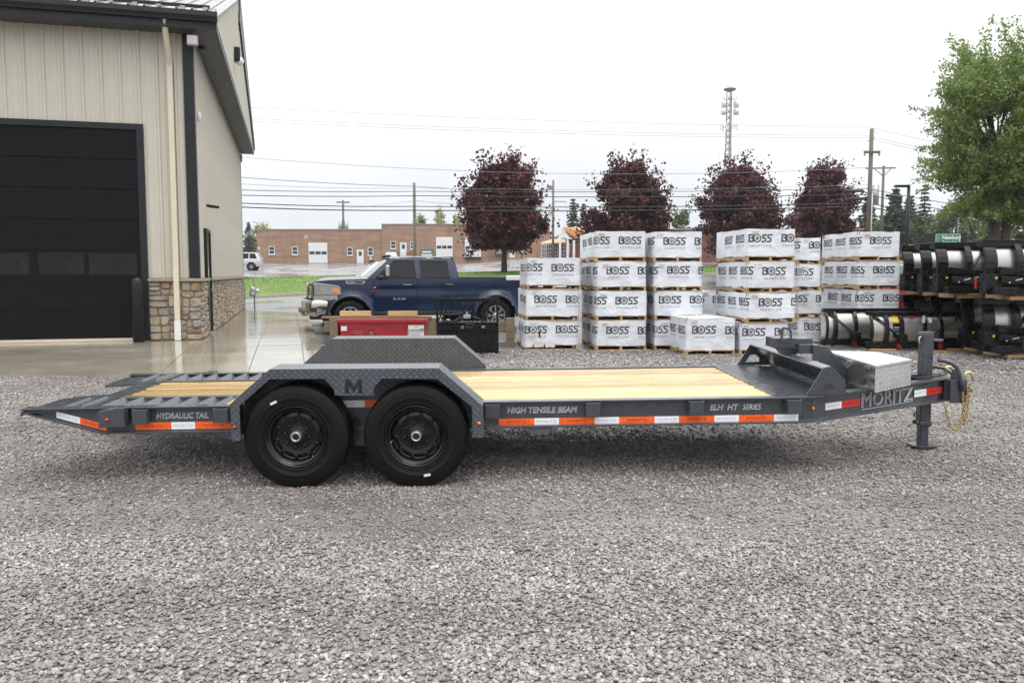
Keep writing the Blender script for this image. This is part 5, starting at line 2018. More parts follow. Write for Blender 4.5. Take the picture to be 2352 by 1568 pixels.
src = v_plow('black V plow with large silver panel, upper tier at the picture edge', at(2249, 600, 15.0) * 1, R(4), 'V plows stored in two tiers')
p = at(2249, 600, 15.0)
src.location = (p.x, p.y, zu)
specs = [(2140, 16.1, zu, 'black V plow with shield logo panel, upper tier directly below the green sign'),
         (2106, 17.0, zu, 'black V plow in the upper tier, second from the white crates'),
         (2066, 17.9, zu, 'black V plow in the upper tier, end-on next to the white crates'),
         (2250, 15.2, .21, 'black V plow with shield logo panel, lower tier at the picture edge'),
         (2205, 16.1, .21, 'black V plow in the lower tier, partly behind the plow at the picture edge'),
         (2135, 17.0, .21, 'black V plow in the lower tier above the plows lying on the ground'),
         (2072, 17.9, .21, 'black V plow in the lower tier next to the white crates and red spreader')]
for (x, Y, z, lab) in specs:
    p = at(x, 600, Y)
    q = dup(src, (p.x, p.y, z), R(4), lab)
# red spreader glimpsed behind
p = at(2074, 640, 20.5)
rs = thing('salt_spreader', 'red round-bodied machine behind the white crates and stored plows', 'spreader', (p.x, p.y, .13))
MB().lathe([(0.0, .05), (.35, .05), (.55, .35), (.62, .8), (.62, 1.25), (.58, 1.3), (.0, 1.32)], 20).build('drum', M_REDP, rs)
MB().box(-.5, .5, -.62, -.5, .3, .36).box(-.5, .5, -.64, -.55, .9, .96).build('brace', M_REDP, rs)
MB().box(-.4, .4, -.3, .3, 1.33, 1.75).build('guard', M_GALV, rs, .03)

# ------------------------------------------------------------------ red box, timbers, guard rail, implement
c0 = gnd(778, 800)
Yb = 15.9
p = at(777, 800, Yb)
q = at(981, 800, Yb)
gb = gz(p.x, Yb)
zt = at(880, 737, Yb).z
Wb = q.x - p.x
rb = thing('steel_hopper', 'long red steel box with chains on its front and timbers on its lid', 'box', (p.x, Yb, gb))
H = zt - gb
MB().prism([(.07, 0), (Wb - .07, 0), (Wb - .02, H - .04), (.02, H - .04)], lambda a, b: (a, .02, b), lambda a, b: (a, .62, b)).build('body', M_REDP, rs if False else rb, .008)
MB().box(-.02, Wb + .03, -.02, .68, H - .04, H + .035).build('lid', M_REDP, rb, .01)
MB().box(-.02, .0, -.0, .6, .02, H - .04).build('end_flange', M_REDP, rb)
MB().box(Wb - .36, Wb - .06, .008, .018, H - .36, H - .08).build('paper_sheet', M_LABELP, rb)
pr = MB()
for k in range(6):
    pr.box(Wb - .33, Wb - .11 - .03 * (k % 2), .004, .0075, H - .17 - k * .025, H - .161 - k * .025)
pr.box(Wb - .25, Wb - .17, .004, .0075, H - .115, H - .095)
pr.build('print', M_LABELG, rb)
MB().box(.06, .17, .0, .014, H - .19, H - .10).build('paper_label', M_LABELP, rb)
letters(MB(), '2093', (.29, .012, H - .25), (1, 0, -.14), (0, 0, 1), .07, .9, 0, .1, .015, 'L', .002).build('chalk_number', M_CHALK, rb, recalc=False)
lm = MB().tube([(.011 * math.cos(2 * PI * k / 10), 0, .011 * math.sin(2 * PI * k / 10) + (.011 if k < 5 else -.011)) for k in range(10)], .005, 5, closed=True).mesh('chain_link', M_HUB)
def simple_chain(par, pts):
    P = [Vector(p) for p in pts]
    i = 0
    for a, b in zip(P, P[1:]):
        n = max(1, int((b - a).length / .036))
        d = (b - a).normalized()
        for k in range(n):
            rot = Vector((0, 0, 1)).rotation_difference(d).to_matrix().to_4x4() @ Matrix.Rotation(PI / 2 * (i % 2) + .2, 4, 'Z')
            shared(lm, 'chain_link', par, a.lerp(b, (k + .5) / n), rot.to_euler())
            i += 1
simple_chain(rb, [(.62, -.0, H - .42), (.63, -.0, H - .2), (.67, -.0, H - .24), (.68, -.0, H - .42)])
simple_chain(rb, [(1.34, -.0, H - .42), (1.35, -.0, H - .17), (1.60, -.0, H - .17)])
for x in (.63, 1.62):
    MB().tube([(x - .02, .01, H - .19), (x - .02, -.03, H - .15), (x + .02, -.03, H - .15), (x + .02, .01, H - .19)], .01, 6).build('chain_anchor', M_REDP, rb)
# timbers lying on the lid
pa, pb = at(739, 735, Yb + .25), at(990, 724, Yb + .25)
zl = gb + H + .036
tag(MB().bar((pa.x, Yb + .3, zl + .02), (pb.x, Yb + .3, zl + .025), .14, .038).build('wood_plank', wood_mat('brown_plank', (.20, .12, .055), (.33, .21, .10), .3)), 'long brown plank lying across the red box lid', 'plank')
for (x0, x1, n, lab) in ((782, 852, 1, 'single yellow pine block on the plank above the red box, nearer the pavement'), (892, 959, 2, 'pair of stacked yellow pine boards on the plank above the red box')):
    a, b = at(x0, 725, Yb + .3), at(x1, 725, Yb + .3)
    t = thing('wood_block', lab, 'wood block', (a.x, Yb + .24, zl + .046), R(2))
    hh = .095
    for k in range(n):
        MB().box(0, b.x - a.x, 0, .12, k * hh / n + .001, (k + 1) * hh / n).build('board', M_PBOARD if 'M_PBOARD' in globals() else M_DECK, t, .003)
# guard rail of timbers behind
Yg = 17.6
gr = thing('guard_rail', 'weathered timber guard rail on posts between yard and parked pickup', 'guard rail', (0, 0, 0))
M_TIMB = wood_mat('weathered_timber', (.13, .105, .06), (.22, .18, .105), .4)
a0, a1 = at(744, 745, Yg), at(1182, 745, Yg)
zr0, zr1 = at(800, 762, Yg).z, at(800, 738, Yg).z
MB().box(a0.x, (a0.x + a1.x) / 2, Yg, Yg + .09, zr0, zr1).build('rail', M_TIMB, gr, .006)
MB().box((a0.x + a1.x) / 2 + .005, a1.x, Yg, Yg + .09, zr0, zr1).build('rail', M_TIMB, gr, .006)
for x in (770, 994, 1172):
    p = at(x, 740, Yg)
    MB().box(p.x - .09, p.x + .09, Yg - .17, Yg - .005, .06, zr1 + .08).build('post', M_TIMB, gr, .008)

# black skid attachment with cut-out frame
Yi = 15.9
p, q = at(1002, 800, Yi), at(1145, 800, Yi)
gi_ = gz(p.x, Yi)
Wi = q.x - p.x
z1i = at(1070, 687, Yi).z - gi_
z2 = at(1070, 741, Yi).z - gi_
im = thing('skid_attachment', 'black skid steer attachment with slotted frame, hoses and grey valve', 'attachment', (p.x, Yi, gi_))
fr = MB().box(0, .045, 0, .08, z2, z1i).box(Wi - .045, Wi, 0, .08, z2, z1i)
fr.build('frame_post', M_PBLK, im, .004)
MB().box(-.005, Wi + .005, -.01, .09, z1i, z1i + .018).build('top_bar', M_PBLK, im)
MB().box(-.005, Wi + .005, -.06, .1, z2, z2 + .018).build('shelf', M_PBLK, im)
MB().box(.045, Wi - .045, .02, .05, z1i - .05, z1i).build('top_rail', M_PBLK, im)
for k in range(13):
    x = .08 + k * (Wi - .2) / 12
    if k in (3, 4):
        MB().bar((x, .035, z2 + .12), (x, .035, z1i - .05), .05, .022).build('slat', M_PBLK, im)
    else:
        MB().bar((x - .04, .035, z2 + .02), (x + .10 if k < 11 else x + .04, .035, z1i - .05), .022, .03, (0, -1, 0)).build('slat', M_PBLK, im)
MB().box(.0, Wi, .05, .35, 0.02, z2 - .01).build('body', M_PBLK, im, .01)
MB().box(.03, Wi - .03, -.0, .048, z2 - .16, z2 - .06).build('mount_beam', M_PBLK, im, .006)
for x in (.05, Wi - .35):
    MB().box(x, x + .28, -.07, .04, z2 - .13, z2 - .10).build('hook_ledge', M_PBLK, im)
MB().box(Wi - .33, Wi - .26, -.02, -.0, z2 - .12, z2 - .05).build('side_plate', M_GALV, im)
vl = MB().box(.53, .67, -.1, .0, z2 + .085, z2 + .155).build('valve', M_GALV, im, .008)
MB().box(.58, .62, -.08, -.02, z2 + .155, z2 + .21).build('lever', M_GALV, vl)
for (pts) in ([(.1, -.03, z2 + .1), (.14, -.06, z2 + .04), (.3, -.08, z2 + .02), (.52, -.06, z2 + .11)], [(.06, -.03, z2 + .16), (.3, -.08, z2 + .16), (.53, -.08, z2 + .19)],
              [(.66, -.05, z2 + .12), (.8, -.09, z2 + .1), (.92, -.08, z2 + .03), (.8, -.07, z2 - .06), (.68, -.06, z2 - .03), (.4, -.07, z2 + .03), (.2, -.06, z2 + .05)], [(.6, -.08, z2 + .05), (.6, -.08, z2 - .18)]):
    MB().tube(pts, .014, 6).build('hose', M_RUBBER, im)
MB().cyl((.12, -.03, z2 + .1), (.12, -.03, z2 + .14), .02, 8).cyl((.2, -.06, z2 + .065), (.28, -.075, z2 + .05), .016, 8).build('coupling', M_HUB, im)
letters(MB(), 'VIRNIG', (.56, -.004, z2 - .1), (1, 0, 0), (0, 0, 1), .036, .95, .01, 0, 0, 'L', .002).build('lettering', mat('red_print', (.42, .10, .10), .5), im, recalc=False)
MB().add([(.51 + .03 * math.cos(PI / 3 * k), -.003, z2 - .085 + .03 * math.sin(PI / 3 * k)) for k in range(6)] + [(.51 + .02 * math.cos(PI / 3 * k), -.003, z2 - .085 + .02 * math.sin(PI / 3 * k)) for k in range(6)],
         [(k, (k + 1) % 6, 6 + (k + 1) % 6, 6 + k) for k in range(6)]).build('emblem', M_LABELP, im, recalc=False)
for x in (.2, .8):
    MB().box(x, x + .02, .03, .049, .05, z2 - .2).build('guide', M_GALV if False else M_PBLK, im)
# ------------------------------------------------------------------ vehicles
def paint(name, col, metal=0.2, cw=1.0):
    t = NT(name)
    c = t.mix(1.0, col, t.rng(t.noise(t.co, 3, 4), 0.3, 0.7, 0.94, 1.06), 'MULTIPLY')
    drops = t.noise(t.co, 90, 2, 0.5)
    t.p.inputs['Coat Weight'].default_value = cw
    t.p.inputs['Coat Roughness'].default_value = 0.04
    t.p.inputs['Specular IOR Level'].default_value = 0.1 if cw < 1 else 0.5
    return t.done(c, 0.35, metal, t.bump(t.rng(drops, .55, .7, 0, 1), 0.06, 0.003))
M_BLUE = paint('blue_car_paint', (0.0022, 0.0115, 0.041), 0.0, 0.8)
M_CWHITE = paint('white_car_paint', (0.74, 0.74, 0.73), 0.0)
M_SILVER = paint('silver_car_paint', (0.52, 0.53, 0.54), 0.4)
M_GREEN = paint('grey_green_car_paint', (0.16, 0.18, 0.165), 0.3)
M_GLASS = mat('car_glass', (0.010, 0.012, 0.013), 0.05, var=0.1, spec=0.2, rv=0.01)
M_GLASSW = mat('windscreen_glass', (0.10, 0.14, 0.145), 0.04, var=0.1, spec=1.0, rv=0.01)
M_GLASSG = mat('green_glass', (0.09, 0.16, 0.15), 0.05, var=0.1, spec=0.8, rv=0.01)
M_CHROME = mat('chrome', (0.48, 0.46, 0.43), 0.08, metal=1.0, var=0.08, rv=0.03)
M_BPLAST = mat('black_plastic', (0.011, 0.011, 0.012), 0.4)
M_HEADL = mat('headlamp', (0.25, 0.25, 0.245), 0.08, var=0.2, vs=10, spec=0.8)
M_TURN = mat('turn_signal', (0.85, 0.28, 0.01), 0.15)
M_TAIL = mat('tail_lamp', (0.30, 0.006, 0.01), 0.12)
M_ALLOY = mat('alloy_wheel', (0.36, 0.36, 0.36), 0.28, metal=0.8)
M_ARCH = mat('wheel_well', (0.004, 0.004, 0.004), 0.8)

def car_wheel(par, x, y, r, wd, flip):
    """y = outer face; flip for the far side"""
    sg = 1 if not flip else -1
    f = lambda a, b, h: (x + a, y + sg * h, r + b)
    o = MB().lathe([(r * .62, wd), (r * .9, wd), (r, wd - .03), (r, .03), (r * .97, .008), (r * .88, -.004), (r * .72, -.004), (r * .66, .004), (r * .62, .02)], 36, f).build('wheel', M_TYRE, par)
    rm = MB().lathe([(r * .66, .004), (r * .64, .0), (r * .60, .012), (r * .57, .08), (r * .3, .10), (0, .10)], 28, f)
    rm.build('rim', M_BPLAST, o)
    sp = MB()
    for k in range(8):
        a = 2 * PI * k / 8
        for da in (-.11, .11):
            p0 = Vector((r * .10 * math.cos(a), r * .10 * math.sin(a)))
            p1 = Vector((r * .60 * math.cos(a + da), r * .60 * math.sin(a + da)))
            sp.bar(f(p0.x, p0.y, .02), f(p1.x, p1.y, .012), .03, .022, (0, 1, 0))
    sp.lathe([(r * .62, .015), (r * .60, .002), (r * .57, .004), (r * .56, .03)], 28, f)
    sp.lathe([(0, .0), (r * .14, .005), (r * .18, .03)], 16, f)
    sp.build('spokes', M_ALLOY, o, kind='stuff')
    return o

def side_shell(mb, xs, lo, hi, wfun, n=9, mirror=True):
    for sg in ((-1, 1) if mirror else (-1,)):
        mb.grid(lambda x, k: (x, sg * wfun(x, lerp(lo(x), hi(x), k / (n - 1))), lerp(lo(x), hi(x), k / (n - 1))), xs, list(range(n)), True)
def interp(pts):
    X = [p[0] for p in pts]
    Z = [p[1] for p in pts]
    return lambda x: float(np.interp(x, X, Z))
def span(a, b, step):
    n = max(1, int(round((b - a) / step)))
    return [a + (b - a) * i / n for i in range(n + 1)]

def pickup(label, mtx, paint_m, glass_side, name='pickup_truck', detail=True):
    t = thing(name, label, 'pickup truck', mat=mtx)
    Lg, HW = 5.92, 1.005
    r = .42
    wx = (.97, 4.76)
    SILL = .56
    arch = .53
    def lo(x):
        z = SILL
        if x < .55:
            z = .70
        if x > 5.65:
            z = .66
        for c in wx:
            d = abs(x - c)
            if d < arch:
                z = max(z, r + math.sqrt(arch * arch - d * d) * .98)
        return z
    up = interp([(0, 1.14), (.04, 1.27), (.12, 1.325), (.5, 1.355), (1.5, 1.385), (1.6, 1.39), (3.78, 1.39), (3.80, 1.395), (5.92, 1.41)])
    def wf(x, z):
        w_ = HW
        if x < .7:
            w_ -= .15 * (1 - x / .7) ** 2
        if x > 5.5:
            w_ -= .03 * ((x - 5.5) / .45) ** 2
        k = (z - 1.0) / .45
        w_ -= .035 * max(0, k) ** 2 + .02 * max(0, -k) ** 2
        w_ -= .022 * math.exp(-((z - 1.10) / .07) ** 2) * (1 if x > 1.6 else 0)
        for c in wx:
            d = math.hypot(x - c, z - r)
            w_ += .045 * smooth01((.68 - d) / .1) if d > arch * .9 else .045
        return w_
    def xsr(a, b):
        s = set(span(a, b, .09))
        for c in wx:
            for q in (-arch, -arch * .985, -arch * .93, arch * .93, arch * .985, arch):
                if a < c + q < b:
                    s.add(c + q)
        return sorted(s)
    body = MB()
    side_shell(body, xsr(.12, 1.565), lo, up, wf, 12)
    side_shell(body, xsr(3.80, Lg), lo, up, wf, 12)
    # hood
    hx = span(.10, 1.60, .1)
    body.grid(lambda x, v: (x, v * (wf(x, up(x)) ), up(x) + .075 * (1 - abs(v) ** 2.5) * smooth01((x - .05) / .4) - .0), hx, [i / 8 - 1 for i in range(17)], True)
    # nose behind the grille
    body.grid(lambda v, z: (.12 - .02 * (1 - v * v), v * wf(.12, z), z), [i / 8 - 1 for i in range(17)], [.62, .8, 1.0, 1.2, 1.31], True)
    # cab top
    bl = 1.34
    rz = interp([(1.90, 1.87), (2.1, 1.915), (2.6, 1.945), (3.3, 1.935), (3.62, 1.905)])
    def wroof(x, k):      # k 0 belt .. 1 roof edge
        return lerp(wf(x, 1.34) - .01, .72, k)
    rx = span(1.92, 3.64, .1)
    body.grid(lambda x, v: (x, v * .73, rz(x) + .04 * (1 - v * v)), rx, [i / 6 - 1 for i in range(13)], True)
    bo = body.build('body', paint_m, t)
    # pillars and roof sides as one frame with window openings
    fr = MB()
    wsb, wst = (1.45, 1.35), (1.90, 1.87)      # windscreen foot and top (x,z)
    def side_pt(x, z, sg):
        k = clamp((z - 1.39) / .53, 0, 1)
        return (x, sg * lerp(.965, .735, k ** 1.15), z)
    def strip(a0, a1, b0, b1, n=6, push=.0):
        for sg in (-1, 1):
            fr.grid(lambda i, j: side_pt(*(lerp(lerp(a0[q], a1[q], i / n), lerp(b0[q], b1[q], i / n), j) for q in (0, 1)), sg), list(range(n + 1)), [0, .5, 1], True)
    strip((1.40, 1.39), (1.98, 1.89), (1.60, 1.39), (2.10, 1.855))        # A pillar
    strip((1.96, 1.90), (3.63, 1.91), (2.06, 1.845), (3.52, 1.845), 12)      # roof rail
    strip((3.60, 1.91), (3.72, 1.82), (3.46, 1.86), (3.54, 1.80), 3)
    strip((3.70, 1.84), (3.79, 1.385), (3.50, 1.84), (3.56, 1.385))         # C pillar
    strip((2.63, 1.85), (2.65, 1.385), (2.75, 1.85), (2.77, 1.385))         # B pillar
    fr.build('cab_frame', paint_m, t)
    MB().grid(lambda y, k: (3.66 + .12 * (1 - k) ** .8, y * lerp(.955, .72, k), lerp(1.39, 1.915, k)), [-1, -.5, 0, .5, 1], [0, .33, .66, 1]).build('cab_back', paint_m, t)
    MB().grid(lambda y, k: (lerp(1.40, 1.97, k) + .10 * y * y * (1 - .5 * k) - .04, y * lerp(.93, .71, k), lerp(1.42, 1.895, k)), [i / 5 - 1 for i in range(11)], [0, .33, .66, 1]).build('windshield', M_GLASSW, t)
    for sg in (-1, 1):
        for nm, poly in (('front', [(1.64, 1.41), (1.74, 1.52), (2.10, 1.845), (2.64, 1.845), (2.66, 1.41)]), ('rear', [(2.77, 1.41), (2.75, 1.845), (3.44, 1.84), (3.50, 1.79), (3.55, 1.41)])):
            mb = MB()
            pts = [Vector(side_pt(x, z, sg)) - Vector((0, sg * .012, 0)) for x, z in poly]
            mb.add(pts, [tuple(range(len(pts)))])
            # doors: own panel with window and handle
            a, b = (1.58, 2.68) if nm == 'front' else (2.695, 3.78)
            dm = MB()
            dxs = [x for x in xsr(a, b)]
            dm.grid(lambda x, k: (x, sg * wf(x, lerp(lo(x), 1.395, k / 11)), lerp(lo(x), 1.395, k / 11)), dxs, list(range(12)), True)
            d = dm.build('door', paint_m, t)
            mb.build('window', glass_side, d, recalc=False)
            mold = MB()
            for i in range(len(pts)):
                q, p = pts[(i + 1) % len(pts)], pts[i]
                mold.bar(p + Vector((0, sg * .004, 0)), q + Vector((0, sg * .004, 0)), .022, .02, (0, 1, 0))
            mold.build('window_seal', M_BPLAST, d)
            hx_ = b - .18
            hy = sg * (wf(hx_, 1.2) + .02)
            h = MB().box(hx_ - .20, hx_ + .04, min(hy, hy - sg * .03), max(hy, hy - sg * .03), 1.215, 1.255).build('handle', M_BPLAST, d, .01)
            MB().box(hx_ - .18, hx_ + .02, min(hy, hy + sg * .014), max(hy, hy + sg * .014), 1.226, 1.246).build('chrome_strip', M_CHROME, h)
        # mirror
        y = sg * 1.0
        mm = MB().box(1.66, 1.84, min(y, y + sg * .12), max(y, y + sg * .12), 1.38, 1.47).build('mirror', M_BPLAST, t, .03)
        y2 = sg * 1.06
        MB().box(1.84, 1.95, min(y2, y2 + sg * .24), max(y2, y2 + sg * .24), 1.44, 1.73).build('mirror_shell', M_CHROME, mm, .035)
        # flares
        for c in wx:
            fl = MB()
            n = 18
            pr = []
            for i in range(n + 1):
                a = PI * (i / n) * 1.06 - .03 * PI
                pr.append((c + math.cos(a) * arch, r + math.sin(a) * arch * .98, c + math.cos(a) * (arch + .085), r + math.sin(a) * (arch + .085)))
            fl.grid(lambda i, j: ((pr[i][0], sg * (wf(c, .96) + .012 - (.02 if j == 2 else 0)), pr[i][1]) if j < 1 else (pr[i][2], sg * (HW + (.035 if j == 1 else -.02)), pr[i][3])), list(range(n + 1)), [0, 1, 2], True)
            fl.build('wheel_flare', paint_m, t)
        # running board and rocker
        MB().box(1.55, 4.15, min(sg * .86, sg * 1.0), max(sg * .86, sg * 1.0), .44, .55).build('running_board', M_BPLAST, t, .02)
        for c in wx:
            car_wheel(t, c, sg * 1.0, r, .28, sg > 0)
            MB().lathe([(arch + .0, .02), (arch, .35), (0, .35)], 24, lambda a, b, h: (c + a, sg * (.99 - h), r + b)).build('wheel_well', M_ARCH, t)
        # headlamp wrapping round the corner
        hl = MB()
        def hp(u, v):
            x = lerp(.02, .66, u) 
            z = lerp(lerp(.98, 1.0, u), lerp(1.22, 1.18, u), v)
            return (x + .08, sg * (wf(x + .08, z) + .012), z)
        hl.grid(hp, [i / 6 for i in range(7)], [0, .25, .5, .75, 1], True)
        ho_ = hl.build('headlight', M_HEADL, t, recalc=False)
        MB().grid(lambda u, v: (lerp(.56, .70, u) , sg * (wf(.66, 1.1) + .022), lerp(1.05, 1.14, v) - .012 * u), [0, .5, 1], [0, .5, 1]).build('turn_signal', M_TURN, ho_, recalc=False)
        MB().grid(lambda u, v: (lerp(.0, .62, u) + .08, sg * (wf(lerp(.08, .7, u), 1.2) + .014), lerp(lerp(1.23, 1.19, u), lerp(1.31, 1.215, u), v)), [i / 6 for i in range(7)], [0, 1]).build('chrome_trim', M_CHROME, t, recalc=False)
        MB().grid(lambda u, v: (lerp(.0, .58, u) + .08, sg * (wf(lerp(.08, .66, u), .9) + .016), lerp(.86, lerp(.965, .985, u), v)), [i / 6 for i in range(7)], [0, .5, 1]).build('chrome_trim', M_CHROME if detail else paint_m, t, recalc=False)
        if detail:
            letters(MB(), 'RAM', (2.06 if sg < 0 else 2.5, sg * (wf(2.2, .86) + .004), .845), (1 if sg < 0 else -1, 0, 0), (0, 0, 1), .062, 1.6, .01, 0, 0, 'L', .003, 1.2).build('lettering', M_GALV, t, recalc=False)
            y = sg * (wf(1.3, 1.31) + .006)
            pl = MB().add([(.86 + a, y - sg * .02 * b, 1.312 + b) for a, b in ((.0, .0), (.05, -.055), (.46, -.05), (.5, .012), (.46, .028), (.02, .022))], [(0, 1, 2, 3, 4, 5)]).build('badge', M_CHROME, t, recalc=False)
            MB().add([(.90 + a, y + sg * .006 - sg * .02 * b, 1.312 + b) for a, b in ((.0, .0), (.04, -.04), (.38, -.036), (.42, .006), (.39, .014), (.01, .012))], [(0, 1, 2, 3, 4, 5)]).build('badge_plate', M_BPLAST, pl, recalc=False)
            letters(MB(), '3500', (.955 if sg < 0 else 1.27, y + sg * .009, 1.282), (1 if sg < 0 else -1, 0, 0), (0, 0, 1), .032, 1.6, .03, 0, 0, 'L', .002).build('lettering', M_CHROME, pl, recalc=False)
            y = sg * (wf(1.58, 1.12) + .004)
            MB().tube([(1.60 + .035 * math.cos(a), y, 1.135 + .035 * math.sin(a)) for a in (.4, 1.0, 1.7, 2.5, 3.2)], .011, 5).build('emblem', M_CHROME, t)
            MB().box(1.50, 1.70, min(y, y + sg * .006), max(y, y + sg * .006), 1.07, 1.09).build('badge_strip', M_REDP, t)
    # grille with bars
    gr_ = MB().grid(lambda v, z: (.09 - .03 * (1 - v * v), v * .62, z), [i / 6 - 1 for i in range(13)], [.86, 1.0, 1.2]).build('grille', M_BPLAST, t)
    for k in range(7):
        z = .89 + k * .05
        MB().tube([(.07 - .05 * (1 - v * v) + .05 * abs(v) ** 3, v * .66, z) for v in (-1, -.6, -.2, .2, .6, 1)], .012, 5).build('grille_bar', M_CHROME, gr_)
    MB().tube([(.10 - .06 * (1 - v * v) + .06 * abs(v) ** 3, v * .72, 1.275) for v in (-1, -.6, -.2, .2, .6, 1)], .04, 6).build('grille_surround', M_CHROME if detail else paint_m, gr_)
    # front bumper: wraps to the wheel arch
    def bp(s_, z):
        v = clamp(s_, -1, 1)
        ex = max(0, abs(s_) - 1)
        return (-.13 + .13 * abs(v) ** 3 + ex * .62, math.copysign(min(abs(v) * .97 + .05 * min(ex, .3), 1.0), s_), z - .03 * 0)
    sv = [-1.72, -1.5, -1.3, -1.1, -1, -.9, -.7, -.4, 0, .4, .7, .9, 1, 1.1, 1.3, 1.5, 1.72]
    zprof = [(.44, .10), (.47, .03), (.60, .0), (.74, .0), (.83, .03), (.85, .10)]
    bm = MB()
    bm.grid(lambda s_, k: (lambda p: (p[0] + zprof[k][1] * .6, p[1] * (1 - zprof[k][1] * .35), zprof[k][0] + (.06 if abs(s_) > 1.2 and k < 2 else 0)))(bp(s_, 0)), sv, list(range(6)), True)
    b = bm.build('front_bumper', M_CHROME if detail else paint_m, t)
    for sg in (-1, 1):
        MB().grid(lambda u, v: (lambda p: (p[0] - .004, p[1] + sg * .004, lerp(.55, .66, v)))(bp(sg * lerp(1.0, 1.25, u), 0)), [0, .5, 1], [0, .5, 1]).build('fog_lamp', M_BPLAST, b, recalc=False)
        MB().tube([(-.10, sg * .45, .55), (-.2, sg * .45, .53), (-.2, sg * .45, .47), (-.10, sg * .45, .46)], .018, 6).build('tow_hook', M_BPLAST, b)
    MB().box(-.02, .5, -.8, .8, .36, .46).build('air_dam', M_BPLAST, t, .02)
    # marker lamps on the roof
    for k in range(5):
        y = -.5 + k * .25
        MB().ball((2.0, y, 1.975), .045, 8, 5, (1.6, 1.2, .7)).build('marker_lamp', M_BPLAST, t)
    # bed: floor, inner walls, rail caps, tailgate
    MB().box(3.84, 5.88, -.85, .85, .86, .88).build('bed_floor', M_BPLAST, t)
    for sg in (-1, 1):
        y0, y1 = sorted((sg * .84, sg * .965))
        MB().box(3.81, 5.91, y0, y1, 1.40, 1.425).build('bed_rail', M_BPLAST, t, .008)
        y0, y1 = sorted((sg * .85, sg * .86))
        MB().box(3.84, 5.88, y0, y1, .88, 1.40).build('bed_wall', M_BPLAST, t)
    MB().box(5.86, 5.92, -.93, .93, .66, 1.41).build('tailgate', paint_m, t, .02)
    MB().box(5.92, 6.07, -.95, .95, .56, .72).build('rear_bumper', M_CHROME, t, .03)
    for sg in (-1, 1):
        y0, y1 = sorted((sg * .90, sg * 1.0))
        MB().box(5.82, 5.93, y0, y1, .95, 1.36).build('tail_light', M_TAIL, t, .02)
    MB().box(.9, 5.8, -.75, .75, .45, .62).build('underbody', M_ARCH, t)
    for k in range(2):
        a = .05 + .3 * k
        MB().bar((1.44, -.35 + .6 * k, 1.45), (1.56, .1 + .6 * k, 1.51), .014, .014).build('wiper', M_BPLAST, t)
    return t

ZP = .12
f = at(703, 735, 20.6)
mt = Matrix.Translation((f.x + .12, f.y, gz(f.x, f.y) + .03)) @ Matrix.Rotation(BA, 4, 'Z') @ Matrix.Translation((0, 1.0, 0))
pickup('dark blue crew cab pickup with chrome bumper parked nose to the pavement', mt, M_BLUE, M_GLASS)
f2 = at(688, 725, 24.0)
mt2 = Matrix.Translation((f2.x + .20, f2.y, gz(f2.x, f2.y) - .05)) @ Matrix.Rotation(BA, 4, 'Z') @ Matrix.Translation((0, 1.0, 0))
pickup('white pickup parked on the far side of the dark blue pickup', mt2, M_CWHITE, M_GLASSG, detail=False)
# pale plastic item on the bed rail of the blue truck
q = at(1162, 637, 21.9)
br_ = MB()
for k in range(4):
    br_.box(q.x + k * .1, q.x + k * .1 + .085, q.y, q.y + .15, q.z - .05, q.z + .1)
tag(MB().box(q.x, q.x + .42, q.y, q.y + .14, q.z - .08, q.z + .05).build('storage_bin', M_LABELP, None, .02), 'small white plastic bin on the bed rail of the blue pickup', 'bin')

